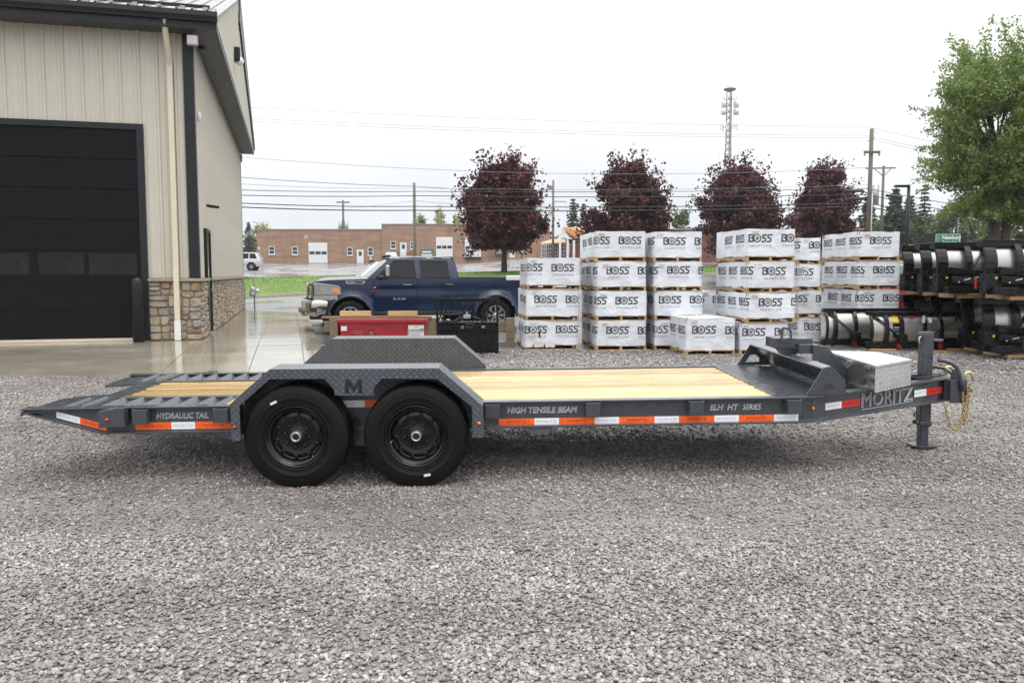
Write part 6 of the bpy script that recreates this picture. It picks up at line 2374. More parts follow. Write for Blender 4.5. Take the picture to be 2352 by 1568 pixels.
def suv(label, mtx, pm, name, L=4.7, H=1.72, W=1.86, cat='car'):
    t = thing(name, label, cat, mat=mtx)
    r = .37
    wx = (.92, L - .98)
    HW = W / 2
    arch = .44
    def lo(x):
        z = .38
        for c in wx:
            d = abs(x - c)
            if d < arch:
                z = max(z, r + math.sqrt(arch * arch - d * d))
        return z
    up = interp([(0, .78), (.1, .9), (1.15, 1.06), (1.3, 1.08), (L - .12, 1.10), (L, 1.0)])
    def wf(x, z):
        w_ = HW
        if x < .5:
            w_ -= .16 * (1 - x / .5) ** 2
        if x > L - .4:
            w_ -= .10 * ((x - L + .4) / .4) ** 2
        return w_ - .05 * ((z - .75) / .4) ** 2
    s = set(span(0.02, L, .12))
    for c in wx:
        s |= {c - arch, c + arch, c - arch * .95, c + arch * .95}
    xs = sorted(s)
    b = MB()
    side_shell(b, xs, lo, up, wf, 8)
    b.grid(lambda x, v: (x, v * wf(x, up(x)), up(x) + .03 * (1 - v * v)), span(.02, 1.3, .15), [-1, -.5, 0, .5, 1])
    b.grid(lambda v, z: (.02, v * wf(.02, z), z), [-1, -.5, 0, .5, 1], [.38, .6, .8])
    b.grid(lambda v, z: (L, v * wf(L, z), z), [-1, -.5, 0, .5, 1], [.38, .7, 1.0])
    # cabin: walls leaning in, roof
    A, Bb, C, D = 1.25, 1.95, L - .45, L - .08
    bx = lambda k: (lerp(A, Bb, k), lerp(D, C, k))
    for sg in (-1, 1):
        b.grid(lambda u, k: (lerp(*bx(k), u), sg * lerp(HW - .04, HW - .22, k), lerp(1.07, H, k)), [i / 10 for i in range(11)], [0, .25, .5, .75, 1])
    b.grid(lambda v, k: (bx(k)[0], v * lerp(HW - .04, HW - .22, k), lerp(1.07, H, k)), [-1, 0, 1], [0, .5, 1])
    b.grid(lambda v, k: (bx(k)[1], v * lerp(HW - .04, HW - .22, k), lerp(1.07, H, k)), [-1, 0, 1], [0, .5, 1])
    b.grid(lambda x, v: (x, v * (HW - .22), H + .03 * (1 - v * v)), span(Bb, C, .3), [-1, -.5, 0, .5, 1])
    b.build('body', pm, t)
    for sg in (-1, 1):
        for (u0, u1) in ((.10, .37), (.40, .66), (.69, .90)):
            MB().grid(lambda u, k: (lerp(*bx(k), lerp(u0, u1, u)), sg * (lerp(HW - .04, HW - .22, k) + .008), lerp(1.07, H, k)), [0, .5, 1], [.1, .5, .86]).build('window', M_GLASS, t, recalc=False)
        for c in wx:
            car_wheel(t, c, sg * (HW - .01), r, .23, sg > 0)
            MB().lathe([(arch, .03), (arch, .3), (0, .3)], 20, lambda a, q, h: (c + a, sg * (HW - .01 - h), r + q)).build('wheel_well', M_ARCH, t)
        y0, y1 = sorted((sg * (HW - .24), sg * (HW - .12)))
        MB().box(L - .1, L + .012, y0, y1, .80, 1.08).build('tail_light', M_TAIL, t, .02)
        MB().bar((Bb + .1, sg * (HW - .26), H + .06), (C - .1, sg * (HW - .26), H + .06), .04, .03).build('roof_rail', M_BPLAST, t)
        MB().box(-.005, .12, min(sg * .45, sg * .75), max(sg * .45, sg * .75), .66, .80).build('headlight', M_HEADL, t, .02)
        MB().ball((1.5, sg * (HW + .08), 1.1), .1, 8, 6, (.7, 1, .8)).build('mirror', pm, t)
    MB().grid(lambda v, k: (bx(k)[1] + .012, v * lerp(HW - .12, HW - .3, k), lerp(1.07, H, k)), [-1, 0, 1], [.1, .5, .9]).build('rear_window', M_GLASS, t, recalc=False)
    MB().grid(lambda v, k: (bx(k)[0] - .012, v * lerp(HW - .12, HW - .3, k), lerp(1.07, H, k)), [-1, 0, 1], [.08, .5, .94]).build('windshield', M_GLASSW, t, recalc=False)
    MB().box(-.05, .06, -HW + .18, HW - .18, .36, .58).box(-.01, .05, -.4, .4, .62, .78).build('front_bumper', M_BPLAST, t, .02)
    MB().box(L - .03, L + .07, -HW + .12, HW - .12, .42, .64).build('rear_bumper', pm, t, .03)
    return t
Yj = 80.0
pj = at(602, 622, Yj)
suv('silver SUV parked by the brick building, its front hidden behind the shop', Matrix.Translation((pj.x - 4.72, pj.y, gz(pj.x, pj.y))) @ Matrix.Rotation(R(8), 4, 'Z'), M_SILVER, 'parked_car')
Yk = 120.0
pk = at(898, 600, Yk)
suv('grey green SUV facing the road in front of the brick building', Matrix.Translation((pk.x, pk.y, gz(pk.x, pk.y) + .05)) @ Matrix.Rotation(R(97), 4, 'Z'), M_GREEN, 'parked_car', 4.6, 1.8, 1.85)
# ------------------------------------------------------------------ brick buildings across the road
def brick_mat(name, a, b, mortar, scale=1.0):
    t = NT(name)
    br = t.n('ShaderNodeTexBrick')
    t.set(br, 'Vector', t.uv)
    br.inputs['Color1'].default_value = (*a, 1)
    br.inputs['Color2'].default_value = (*b, 1)
    br.inputs['Mortar'].default_value = (*mortar, 1)
    br.inputs['Scale'].default_value = scale
    br.inputs['Brick Width'].default_value = .21
    br.inputs['Row Height'].default_value = .075
    br.inputs['Mortar Size'].default_value = .010
    c = t.mix(1.0, br.outputs['Color'], t.rng(t.noise(t.mapping(t.co, (.25, .25, 1.6)), 1.2, 6, 0.7), .3, .7, .72, 1.28), 'MULTIPLY')
    c = t.mix(t.rng(t.noise(t.mapping(t.co, (.5, .5, .08)), 1.5, 4), .52, .75, 0, .45), c, (.12, .085, .065))
    return t.done(c, .75, 0)
M_BRICK = brick_mat('tan_brick', (.34, .185, .115), (.27, .15, .098), (.32, .25, .19))
M_BRICKR = brick_mat('red_brick', (.19, .078, .05), (.14, .06, .042), (.15, .085, .065))
M_BRICKO = brick_mat('orange_brick', (.34, .12, .06), (.27, .10, .055), (.30, .2, .15))
M_COPING = mat('coping_metal', (.30, .28, .26), .5)
M_DOORW = mat('white_door_paint', (.72, .73, .74), .4, var=.05)
M_FRAMEW = mat('white_window_frame', (.70, .70, .70), .45)
M_PANE = mat('window_glass', (.025, .03, .035), .06, var=.4, vs=.6, spec=.8, rv=.02)
M_ORANGE = mat('orange_metal_roof', (.55, .22, .07), .4, var=.08)
M_TANW = mat('tan_panel_wall', (.38, .30, .22), .7, var=.1)

YB = 133.0
def bx_(px):
    return (px - 1176) / FOC * YB * .9968 if False else at(px, 600, YB).x
def bz_(py):
    return at(900, py, YB).z
bb = thing('brick_building', 'long low tan brick building with white garage doors across the road', 'building', (0, YB, 0))
C3x = lambda c: 516.8 + .293 * c
C3y = lambda c: 344.5 + .293 * c
def rect(c0, d0, c1, d1):
    return bx_(C3x(c0)), bx_(C3x(c1)), bz_(C3y(d1)), bz_(C3y(d0))
x0, x1, xh, xe = bx_(592), bx_(C3x(1232)), bx_(C3x(1232)), bx_(1262)
zl, zh = bz_(C3y(626)), bz_(C3y(586))
g0, g1 = 3.2, 3.2
wl = MB()
wl.box(x0, x1, 0, 26, 2.6, zl)
wl.box(x1 + .01, xe, -.25, 26, 2.6, zh)
w1 = MB().box(x0, x1, 0, 26, 2.6, zl).build('wall', M_BRICK, bb)
w2 = MB().box(x1 + .01, xe, -.25, 26, 2.6, zh).build('wall', M_BRICK, bb)
MB().box(x0 - .1, x1, -.1, 26.1, zl, zl + .14).build('coping', M_COPING, w1)
MB().box(x1, xe + .1, -.35, 26.1, zh, zh + .14).build('coping', M_COPING, w2)
# sloped pale roof seen behind the step
MB().add([(bx_(830), 6, zl + .1), (x1, 6, zl + .1), (x1, 6, zh - .1), (bx_(830), 18, zl + .1), (x1, 18, zl + .1), (x1, 18, zh - .1)], [(0, 1, 2), (5, 4, 3), (0, 2, 5, 3), (0, 3, 4, 1)]).build('roof_light', M_FRAMEW, bb)
def window(c0, d0, c1, d1, yf, sashes=2):
    a, b, z0, z1 = rect(c0, d0, c1, d1)
    f = .09
    fr = MB().box(a, a + f, yf - .06, yf + .0, z0, z1).box(b - f, b, yf - .06, yf, z0, z1).box(a + f, b - f, yf - .06, yf, z1 - f, z1).box(a + f, b - f, yf - .06, yf, z0, z0 + f).box(a + f, b - f, yf - .055, yf, (z0 + z1) / 2 - .04, (z0 + z1) / 2 + .04)
    w_ = fr.build('window', M_FRAMEW, bb)
    MB().box(a + f, b - f, yf - .03, yf - .002, z0 + f, z1 - f).build('pane', M_PANE, w_)
    MB().box(a - .06, b + .06, yf - .12, yf, z0 - .1, z0 - .003).build('sill', M_FRAMEW, w_)
for (c0, c1, d0, d1, yf) in ((346, 392, 755, 818, 0), (527, 573, 758, 821, 0), (958, 1001, 763, 826, 0), (1121, 1163, 764, 826, 0), (1302, 1344, 715, 775, -.25), (1456, 1480, 718, 778, -.25), (2160, 2187, 728, 792, -.25), (2304, 2342, 733, 796, -.25)):
    window(c0, d0, c1, d1, yf)
def service_door(c0, d0, c1, d1, yf):
    a, b, z0, z1 = rect(c0, d0, c1, d1)
    d = MB().box(a, b, yf - .05, yf, z0, z1).build('door', M_DOORW, bb)
    MB().box(a + .22, b - .22, yf - .055, yf - .051, lerp(z0, z1, .55), z1 - .25).build('pane', M_PANE, d)
    MB().box(a - .08, a, yf - .07, yf, z0, z1 + .08).box(b, b + .08, yf - .07, yf, z0, z1 + .08).box(a, b, yf - .07, yf, z1, z1 + .08).build('frame', M_FRAMEW, d)
service_door(1038, 784, 1084, 886, 0)
service_door(1379, 729, 1423, 832, -.25)
service_door(2232, 745, 2272, 845, -.25)
def garage_door(c0, d0, c1, d1, yf):
    a, b, z0, z1 = rect(c0, d0, c1, d1)
    d = MB().box(a, b, yf - .02, yf - .001, z0, z1).build('garage_door', M_DOORW, bb)
    n = 5
    for k in range(n):
        zz0, zz1 = lerp(z0, z1, k / n) + .012, lerp(z0, z1, (k + 1) / n) - .012
        if k == 2:
            s = MB().box(a, b, yf - .05, yf - .021, zz1 - .08, zz1).box(a, b, yf - .05, yf - .021, zz0, zz0 + .05)
            for q in range(4):
                xq = lerp(a + .05, b - .05, q / 3)
                s.box(xq - .06, xq + .06, yf - .05, yf - .021, zz0 + .05, zz1 - .08)
            s.build('door_section', M_DOORW, d)
            MB().box(a + .05, b - .05, yf - .035, yf - .021, zz0 + .05, zz1 - .08).build('pane', M_PANE, d)
        else:
            MB().box(a, b, yf - .05, yf - .021, zz0, zz1).build('door_section', M_DOORW, d)
garage_door(657, 727, 804, 885, 0)
garage_door(1657, 684, 1786, 838, -.25)
garage_door(1881, 688, 2008, 843, -.25)
for c0, c1 in ((1657, 1786), (1881, 2008)):
    a, b, z0, z1 = rect(c0, 838, c1, 855)
    MB().box(a, b, -.6, -.26, z0, z1).build('dock_bumper', M_BPLAST, bb)
# letter plate B, notice, sign board
a, b, z0, z1 = rect(627, 667, 649, 693)
pl = MB().box(a, b, -.05, 0, z0, z1).build('letter_plate', M_FRAMEW, bb)
letters(MB(), 'B', ((a + b) / 2, -.055, z0 + .14), (1, 0, 0), (0, 0, 1), (z1 - z0) * .66, 1, .03, 0, 0, 'C', .01).build('lettering', M_INK, pl, recalc=False)
a, b, z0, z1 = rect(261, 756, 277, 780)
pl = MB().box(a, b, -.05, 0, z0, z1).build('notice_plate', M_FRAMEW, bb)
letters(MB(), 'P', ((a + b) / 2, -.055, z0 + .2), (1, 0, 0), (0, 0, 1), (z1 - z0) * .5, 1, .0, 0, 0, 'C', .01).build('lettering', mat('sign_red', (.5, .05, .05), .5), pl, recalc=False)
a, b, z0, z1 = rect(1135, 836, 1150, 856)
MB().box(a, b, -.05, 0, z0, z1).build('notice_plate', M_FRAMEW, bb)
for (c0, c1) in ((1368, 1374), (1428, 1434), (1448, 1454)):
    a, b, z0, z1 = rect(c0, 790, c1, 845)
    MB().box(a, a + .06, -1.0, -.94, z0 - .3, z1 - .25).box(a, a + .06, -.94, -.25, z1 - .3, z1 - .25).build('railing', M_BPLAST, bb)
a, b, z0, z1 = rect(2110, 742, 2190, 815)
ac = MB().box(a, b, -1.4, -.3, z0, z0 + .5).build('meter_bank', M_GALV, bb)
for k in range(4):
    MB().cyl((a + .5 + k * 1.0, -.9, z0 + 2.3), (a + .5 + k * 1.0, -.5, z0 + 2.3), .32, 10).build('meter', M_GALV, ac)
for zz in (1.4, 1.9, 2.9):
    MB().bar((a + .1, -.5, z0 + zz), (b - .1, -.5, z0 + zz), .1, .1).build('pipe', M_GALV, ac)
a, b, z0, z1 = rect(1625, 792, 1660, 835)
p = (a + b) / 2
sg_ = thing('sign_board', 'small green sign board leaning near the garage doors of the brick building', 'sign', (p, YB - 12, gz(p, YB - 12)))
MB().box(-1.05, 1.05, 0, .1, .5, 2.2).build('board', mat('dull_green', (.08, .16, .12), .6), sg_)
MB().box(-1.0, -.85, .1, .2, 0, .6).build('post', M_TIMB, sg_)
MB().box(.85, 1.0, .1, .2, 0, 2.2).build('post', M_TIMB, sg_)
for k, (wd, zz) in enumerate(((1.3, 1.8), (1.6, 1.35), (1.2, .9))):
    MB().box(-wd / 2, wd / 2, -.008, -.001, zz - .12, zz + .12).build('stripe', M_FRAMEW, sg_)

# house with orange roof and arched porch
YO = 96.0
def ox(px):
    return at(px, 600, YO).x
def oz(py):
    return at(1300, py, YO).z
oh = thing('gabled_office', 'brick office with orange metal roof and white arched porch', 'building', (0, YO, 0))
ax0, ax1, az = ox(1246), ox(1420), oz(557)
gh = min(gz(ox(1300), YO), oz(598)) - .3
MB().box(ax0, ax1, 3, 12, gh, az).build('wall', M_BRICKO, oh)
# porch gable
px0, px1 = ox(1284), ox(1331)
pc = (px0 + px1) / 2
ztop, zeave = oz(521), oz(549)
r1 = MB()
r1.add([(pc, 0, ztop), (px1 + .3, 0, zeave), (px1 + .3, 0, zeave - .12), (pc, 0, ztop - .15), (pc, 12, ztop), (px1 + 5.5, 12, zeave), (px1 + 5.5, 12, zeave - .12), (pc, 12, ztop - .15)], [(0, 1, 5, 4), (3, 7, 6, 2), (0, 3, 2, 1), (1, 2, 6, 5)])
r1 = MB().add([(ox(1292), 0, oz(523)), (ox(1378), 3.5, oz(521)), (ox(1392), 0.2, oz(541)), (ox(1308), 0, oz(543)), ], [(0, 3, 2, 1)])
rf = MB()
# main roof plane facing right/front, with seams
A, Bq, Cq, Dq = Vector((ox(1293), 0, oz(522))), Vector((ox(1400), 5, oz(520))), Vector((ox(1420), 1.2, oz(545))), Vector((ox(1316), 0, oz(544)))
rf.add([A, Dq, Cq, Bq] + [v - Vector((0, 0, .12)) for v in (A, Dq, Cq, Bq)], [(0, 1, 2, 3), (7, 6, 5, 4), (0, 4, 5, 1), (1, 5, 6, 2), (2, 6, 7, 3), (3, 7, 4, 0)])
roof = rf.build('roof', M_ORANGE, oh)
for k in range(15):
    u = (k + .5) / 15
    MB().bar(A.lerp(Bq, u) + Vector((0, -.04, .04)), Dq.lerp(Cq, u) + Vector((0, -.04, .04)), .07, .07).build('roof_seam', M_ORANGE, roof)
A2, D2 = Vector((ox(1246), .6, oz(556))), Vector((ox(1284), .4, oz(545)))
MB().add([(ox(1240), 0, oz(558)), (ox(1300), 0, oz(556)), (ox(1300), 3.2, oz(546)), (ox(1270), 3.2, oz(546)),
          (ox(1240), 0, oz(559.5)), (ox(1300), 0, oz(557.5)), (ox(1300), 3.2, oz(547.5)), (ox(1270), 3.2, oz(547.5))],
         [(0, 1, 2, 3), (7, 6, 5, 4), (0, 4, 5, 1), (1, 5, 6, 2), (2, 6, 7, 3), (3, 7, 4, 0)]).build('roof', M_ORANGE, oh)
# gable face with arch, white trim and posts
MB().add([(ox(1292), .1, oz(524)), (ox(1279), .1, oz(551)), (ox(1316), .1, oz(549)), (ox(1309), .1, oz(545))], [(0, 1, 2, 3)]).build('gable', M_FRAMEW, oh, recalc=False)
arch_ = MB()
for k in range(10):
    a0, a1 = PI * k / 10, PI * (k + 1) / 10
    c = ox(1295)
    rr_ = (ox(1303) - ox(1287)) / 2
    zc_ = oz(553)
    arch_.bar((c + rr_ * math.cos(a0), -.02, zc_ + rr_ * math.sin(a0)), (c + rr_ * math.cos(a1), -.02, zc_ + rr_ * math.sin(a1)), .12, .14, (0, 1, 0))
arch_.build('arch', M_FRAMEW, oh)
for px in (1286, 1303.5, 1318):
    MB().box(ox(px) - .13, ox(px) + .13, -.1, .16, gh, oz(552)).build('porch_post', M_FRAMEW, oh)
MB().bar((ox(1243), 0, oz(559)), (ox(1286), 0, oz(556)), .12, .16).build('fascia', M_FRAMEW, oh)
for (p0, p1, y0, y1) in ((1246, 1256, 561, 589), (1258, 1270, 560, 588), (1272, 1283, 559, 587), (1290, 1301, 557, 585), (1307, 1312, 557, 583)):
    a, b, z0, z1 = ox(p0), ox(p1), oz(y1), oz(y0)
    w_ = MB().box(a, b, 2.85, 2.98, z0, z1).build('window', M_PANE, oh)
    m_ = MB()
    for q in range(4):
        xq = lerp(a, b, q / 3)
        m_.box(xq - .03, xq + .03, 2.8, 2.849, z0, z1)
    for q in range(4):
        zq = lerp(z0, z1, q / 3)
        m_.box(a, b, 2.79, 2.80, zq - .03, zq + .03)
    m_.build('window_frame', M_FRAMEW, w_, kind='stuff')

# darker brick building behind the maples
YR = 92.0
rx0, rx1 = at(1400, 600, YR).x, at(2010, 600, YR).x
rzt = at(1700, 524, YR).z
rb2 = thing('dark_brick_building', 'dark red brick building partly hidden by purple maples', 'building', (0, YR, 0))
MB().box(rx0, rx1, 3.5, 20, .5, rzt).build('wall', M_BRICKR, rb2)
MB().box(rx0 - .1, rx1 + .1, 3.4, 20.1, rzt, rzt + .15).build('coping', M_COPING, rb2)
MB().box(at(1728, 600, YR).x, at(1740, 600, YR).x, 6, 7, rzt + .15, rzt + .9).build('roof_unit', M_GALV, rb2)

# far tan building with an orange gable, at the right
YT = 120.0
t0, t1 = at(2062, 600, YT).x, at(2300, 600, YT).x
tz = at(2150, 547, YT).z
tn = thing('tan_building', 'long tan flat roofed building behind the green sign', 'building', (0, YT, 0))
MB().box(t0, t1, 6, 20, 1.5, tz).build('wall', M_TANW, tn)
MB().box(t0, t1, 5.9, 20, tz, tz + .15).build('coping', M_COPING, tn)
go = thing('gabled_entrance', 'small orange roofed gable in front of the tan building', 'building', (0, YT, 0))
q0, qc, q1 = at(2080, 600, YT).x, at(2101, 600, YT).x, at(2124, 600, YT).x
MB().xz([(q0 + .2, 1.5), (q1 - .2, 1.5), (q1 - .2, at(2100, 571, YT).z), (qc, at(2100, 564, YT).z), (q0 + .2, at(2100, 571, YT).z)], 2.0, 5.8).build('wall', M_ORANGE if False else M_TANW, go)
MB().bar((q0 - .1, 2, at(2100, 571.5, YT).z), (qc, 2, at(2100, 562.5, YT).z), 3.0, .2).bar((q1 + .1, 2, at(2100, 571.5, YT).z), (qc + .02, 2, at(2100, 562.5, YT).z), 3.0, .2).build('roof', M_ORANGE, go)

# green business park sign
YS = 50.0
sgx, sgz0 = at(2147, 560, YS).x, gz(at(2147, 560, YS).x, YS)
z0s, z1s = at(2150, 562, YS).z, at(2150, 537, YS).z
sw_ = at(2205, 560, YS).x - sgx
bs = thing('business_park_sign', 'green Newbury Business Park sign on a dark pylon box', 'sign', (sgx, YS, 0))
M_SIGNG = mat('sign_green', (.015, .19, .09), .4, var=.06)
M_SIGNW = mat('sign_white', (.72, .74, .72), .5)
MB().box(-.04, sw_ + .42, .02, 1.3, z0s - .06, z1s + .05).build('cabinet', M_CHAR, bs, .01)
MB().box(0, sw_, -.04, .018, z0s, z1s).build('face', M_SIGNG, bs)
e_ = MB()
for (a, b, c, d) in ((.03, sw_ - .03, z1s - .05, z1s - .025), (.03, sw_ - .03, z0s + .025, z0s + .05), (.03, .055, z0s + .05, z1s - .05), (sw_ - .055, sw_ - .03, z0s + .05, z1s - .05)):
    e_.box(a, b, -.048, -.041, c, d)
e_.build('border', M_SIGNW, bs)
hs = z1s - z0s
letters(MB(), 'Newbury', (sw_ * .275, -.045, z0s + hs * .50), (1, 0, 0), (0, 0, 1), hs * .34, .92, .035, 0, 0, 'L', .004).build('lettering', M_SIGNW, bs, recalc=False)
letters(MB(), 'Business Park', (sw_ * .29, -.045, z0s + hs * .14), (1, 0, 0), (0, 0, 1), hs * .205, .84, .02, 0, 0, 'L', .004).build('lettering', M_SIGNW, bs, recalc=False)
letters(MB(), 'BP', (sw_ * .06, -.045, z0s + hs * .28), (1, 0, 0), (0, 0, 1), hs * .42, .6, .0, 0, .03, 'L', .004).build('emblem', mat('sign_pale_green', (.25, .45, .35), .5), bs, recalc=False)
MB().box(.02, sw_, -.03, .018, z0s - .48, z0s - .09).build('tenant_panel', M_SIGNW, bs)
letters(MB(), 'BAKERY', (sw_ * .03, -.033, z0s - .4), (1, 0, 0), (0, 0, 1), .22, .9, .02, 0, 0, 'L', .004).build('lettering', M_INK, bs, recalc=False)
MB().box(sw_ * .25, sw_ * .85, .3, 1.0, sgz0, z0s - .06).build('pylon', M_CHAR, bs)

# ------------------------------------------------------------------ poles, wires, tower
M_POLE = mat('pole_wood', (.14, .115, .09), .8, var=.25, vs=3, bump=.3)
M_POLEG = mat('grey_pole_wood', (.20, .17, .135), .8, var=.25, vs=3)
M_WIRE = mat('wire', (.02, .022, .025), .5)
M_WIREL = mat('pale_wire', (.20, .21, .22), .5)
def pole(label, px, ytop, Y, r, arms=(), m=None, lean=0.0):
    b = at(px, 600, Y)
    zt = at(px, ytop, Y).z
    zb = gz(b.x, Y)
    t = thing('utility_pole', label, 'utility pole', (b.x, Y, zb), 0, None)
    MB().tube([(0, 0, -.3), (lean * .5, 0, (zt - zb) * .5), (lean, 0, zt - zb)], [r, r * .9, r * .78], 10).build('pole', m or M_POLE, t)
    return t, zt - zb
pole('plain grey stub pole rising behind the blue pickup', 953, 420, 58, .125, m=M_POLEG)
t, h = pole('distant pole with two transformers behind the brick building', 790, 460, 165, .26)
for dx in (-.45, .45):
    MB().cyl((dx * 1.25, 0, h * .5 + .2), (dx * 1.25, 0, h * .5 + 2.3), .42, 10).build('transformer', M_GALV, t)
MB().bar((-1.3, 0, h - .4), (1.3, 0, h - .4), .2, .25).build('crossarm', M_POLE, t)
t, h = pole('thin pole with floodlight beside the purple maple', 1270, 414, 76, .13, m=M_POLEG)
MB().box(-.55, -.1, -.2, .2, h - .75, h - .45).build('floodlight', M_GALV, t, .04)
MB().bar((0, 0, h - 1.9), (1.2, 0, h - 1.95), .08, .08).build('arm', M_GALV, t)
t, h = pole('tall wooden pole with short crossarm right of the purple maples', 1992, 296, 58, .165)
MB().bar((-.55, -.15, h * .84), (.55, -.15, h * .84), .14, .16).build('crossarm', M_POLE, t)
for dx in (-.5, .5):
    MB().cyl((dx, -.15, h * .84 - .25), (dx, -.15, h * .84), .06, 8).build('insulator', M_GALV, t)
MB().cyl((.1, -.2, 0), (.1, -.2, h * .56), .055, 8).build('conduit', M_GALV, t)
for z in (.975, .93, .915):
    MB().bar((0, 0, h * z), (.22 if z > .92 else -.3, -.05, h * z + .05), .05, .05).build('bracket', M_GALV, t)
t, h = pole('thinner pole with long crossarm and transformer in front of the pines', 2022, 381, 82, .15)
MB().bar((-1.75, 0, h - .25), (1.15, 0, h - .2), .1, .12).build('crossarm', M_POLE, t)
MB().cyl((-.75, 0, h * .6), (-.75, 0, h * .6 + 1.9), .35, 10).build('transformer', M_GALV, t)
MB().bar((-.9, 0, h - .3), (0, 0, h - 1.0), .06, .06).bar((.7, 0, h - .3), (0, 0, h - 1.0), .06, .06).build('arm_brace', M_POLE, t)
t, h = pole('dark lamp pole standing above the stored plows', 2081, 425, 44, .10, m=M_CHAR)
MB().box(-.75, .0, -.12, .12, h - .12, h + .0).build('lamp_head', M_CHAR, t, .02)
MB().box(-.3, -.05, -.12, .12, h * .28, h * .28 + .2).build('camera', M_CHAR, t, .02)
pole('far thin pole with a pale panel behind the green tree', 2197, 500, 95, .12)[0]

def wire(label, pts, r, m=None, sag=.25, n=16, group='overhead wires'):
    P = []
    V = [at(*p) for p in pts]
    for a, b in zip(V, V[1:]):
        for i in range(n):
            f = i / n
            P.append(a.lerp(b, f) - Vector((0, 0, sag * 4 * f * (1 - f))))
    P.append(V[-1])
    return tag(MB().tube(P, r, 5).build('overhead_wire', m or M_WIRE, None, uv=False), label, 'wire', group)
YL = 49.0
wire('topmost thin overhead wire crossing the sky to the tall pole', [(380, 236, YL), (1992, 291, 58), (2400, 360, 60)], .011, M_WIREL, .3)
wire('second thin overhead wire from the top, above a close third one', [(380, 262, YL), (1992, 311, 58), (2400, 378, 60)], .011, M_WIREL, .3)
wire('third thin overhead wire from the top, just below the second', [(380, 269, YL), (1992, 317, 58), (2400, 388, 60)], .011, M_WIREL, .3)
wire('lone slanting wire meeting the shop wall below its eave', [(380, 346, YL), (1240, 398, 55), (1992, 385, 58)], .014, M_WIREL, .2)
wire('slanting service wire that fades out behind the first maple', [(380, 392, YL), (953, 428, 57.8), (1270, 436, 76)], .018, None, .15)
wire('cable a little below the slanting service wire', [(380, 410, YL), (953, 432, 57.8), (1992, 425, 58)], .012, M_WIREL, .2)
wire('black cable fifth from the bottom of the cable bundle', [(380, 430, YL), (953, 439.5, 57.8), (1992, 433, 58), (2400, 500, 60)], .022, None, .12)
wire('black cable third from the bottom of the bundle', [(380, 443, YL), (953, 449.5, 57.8), (1992, 447, 58), (2400, 520, 60)], .026, None, .12)
wire('thick black cable second from the bottom', [(380, 457, YL), (953, 474, 57.8), (1992, 466, 58), (2400, 532, 60)], .03, None, .15)
wire('lowest thick black cable of the bundle', [(380, 466, YL), (953, 483, 57.8), (1992, 474, 58), (2400, 545, 60)], .036, None, .15)
wire('thin wire dipping between the stub pole and floodlight pole', [(790, 478, 164), (953, 461, 57.8), (1270, 481, 76)], .014, M_WIREL, .1)
for (x0, x1, y, lab) in ((1938, 1982, 439, 'upper dark splice case on the cables left of the tall pole'), (1948, 1992, 457, 'lower dark splice case on the cables left of the tall pole'), (2035, 2072, 449, 'dark splice case on the cables right of the tall pole')):
    a, b = at(x0, y, 57.8), at(x1, y + (4 if x0 > 2000 else -1), 57.8)
    tag(MB().cyl(a, b, .10, 8).build('splice_case', M_WIRE, None), lab, 'cable box', 'splice cases on the cables')

# lattice tower far away
YW = 230.0
tc = at(1672, 400, YW)
zt_ = at(1672, 212, YW).z
M_TOWER = mat('tower_steel', (.22, .225, .23), .5, metal=.3)
tw = thing('cell_tower', 'tall lattice radio tower with drum antennas above the maples', 'tower', (tc.x, YW, lot_z(tc.x)))
Ht = zt_ - lot_z(tc.x)
def wdt(z):
    return lerp(2.3, .75, min(1, z / (Ht * .72)))
def leg(k, z):
    a = 2 * PI * k / 3 + .5
    return Vector((wdt(z) * math.cos(a), wdt(z) * math.sin(a), z))
for k in range(3):
    MB().tube([leg(k, 0), leg(k, Ht * .72), leg(k, Ht)], .15, 6).build('leg', M_TOWER, tw)
lat = MB()
z = 0
while z < Ht - 1.6:
    for k in range(3):
        lat.bar(leg(k, z), leg((k + 1) % 3, z + 1.7), .09, .09)
        lat.bar(leg((k + 1) % 3, z), leg(k, z + 1.7), .09, .09)
    z += 1.7
lat.build('lattice', M_TOWER, tw, kind='stuff')
for zz in (at(1672, 240, YW).z, at(1672, 257, YW).z):
    for dx in (-1.75, 1.75):
        z = zz - lot_z(tc.x)
        MB().cyl((dx - .55 + (0 if dx > 0 else 0), -.5, z), (dx + .55, -.5, z), .95, 14).build('drum_antenna', M_FRAMEW, tw)
for (py, n, rr_) in ((229, 6, 1.9), (292, 6, 2.2)):
    z = at(1672, py, YW).z - lot_z(tc.x)
    for k in range(n):
        a = 2 * PI * k / n
        MB().box(rr_ * math.cos(a) - .14, rr_ * math.cos(a) + .14, rr_ * math.sin(a) - .14, rr_ * math.sin(a) + .14, z - .9, z + .9).build('panel_antenna', M_FRAMEW, tw)
        MB().bar((0, 0, z), (rr_ * math.cos(a), rr_ * math.sin(a), z), .07, .07).build('arm', M_TOWER, tw)
MB().lathe([(.3, Ht), (1.6, Ht + .5), (1.7, Ht + .9)], 12).build('top_ring', M_TOWER, tw)
MB().cyl((0, 0, Ht), (0, 0, Ht + 2.2), .07, 6).build('mast', M_TOWER, tw)

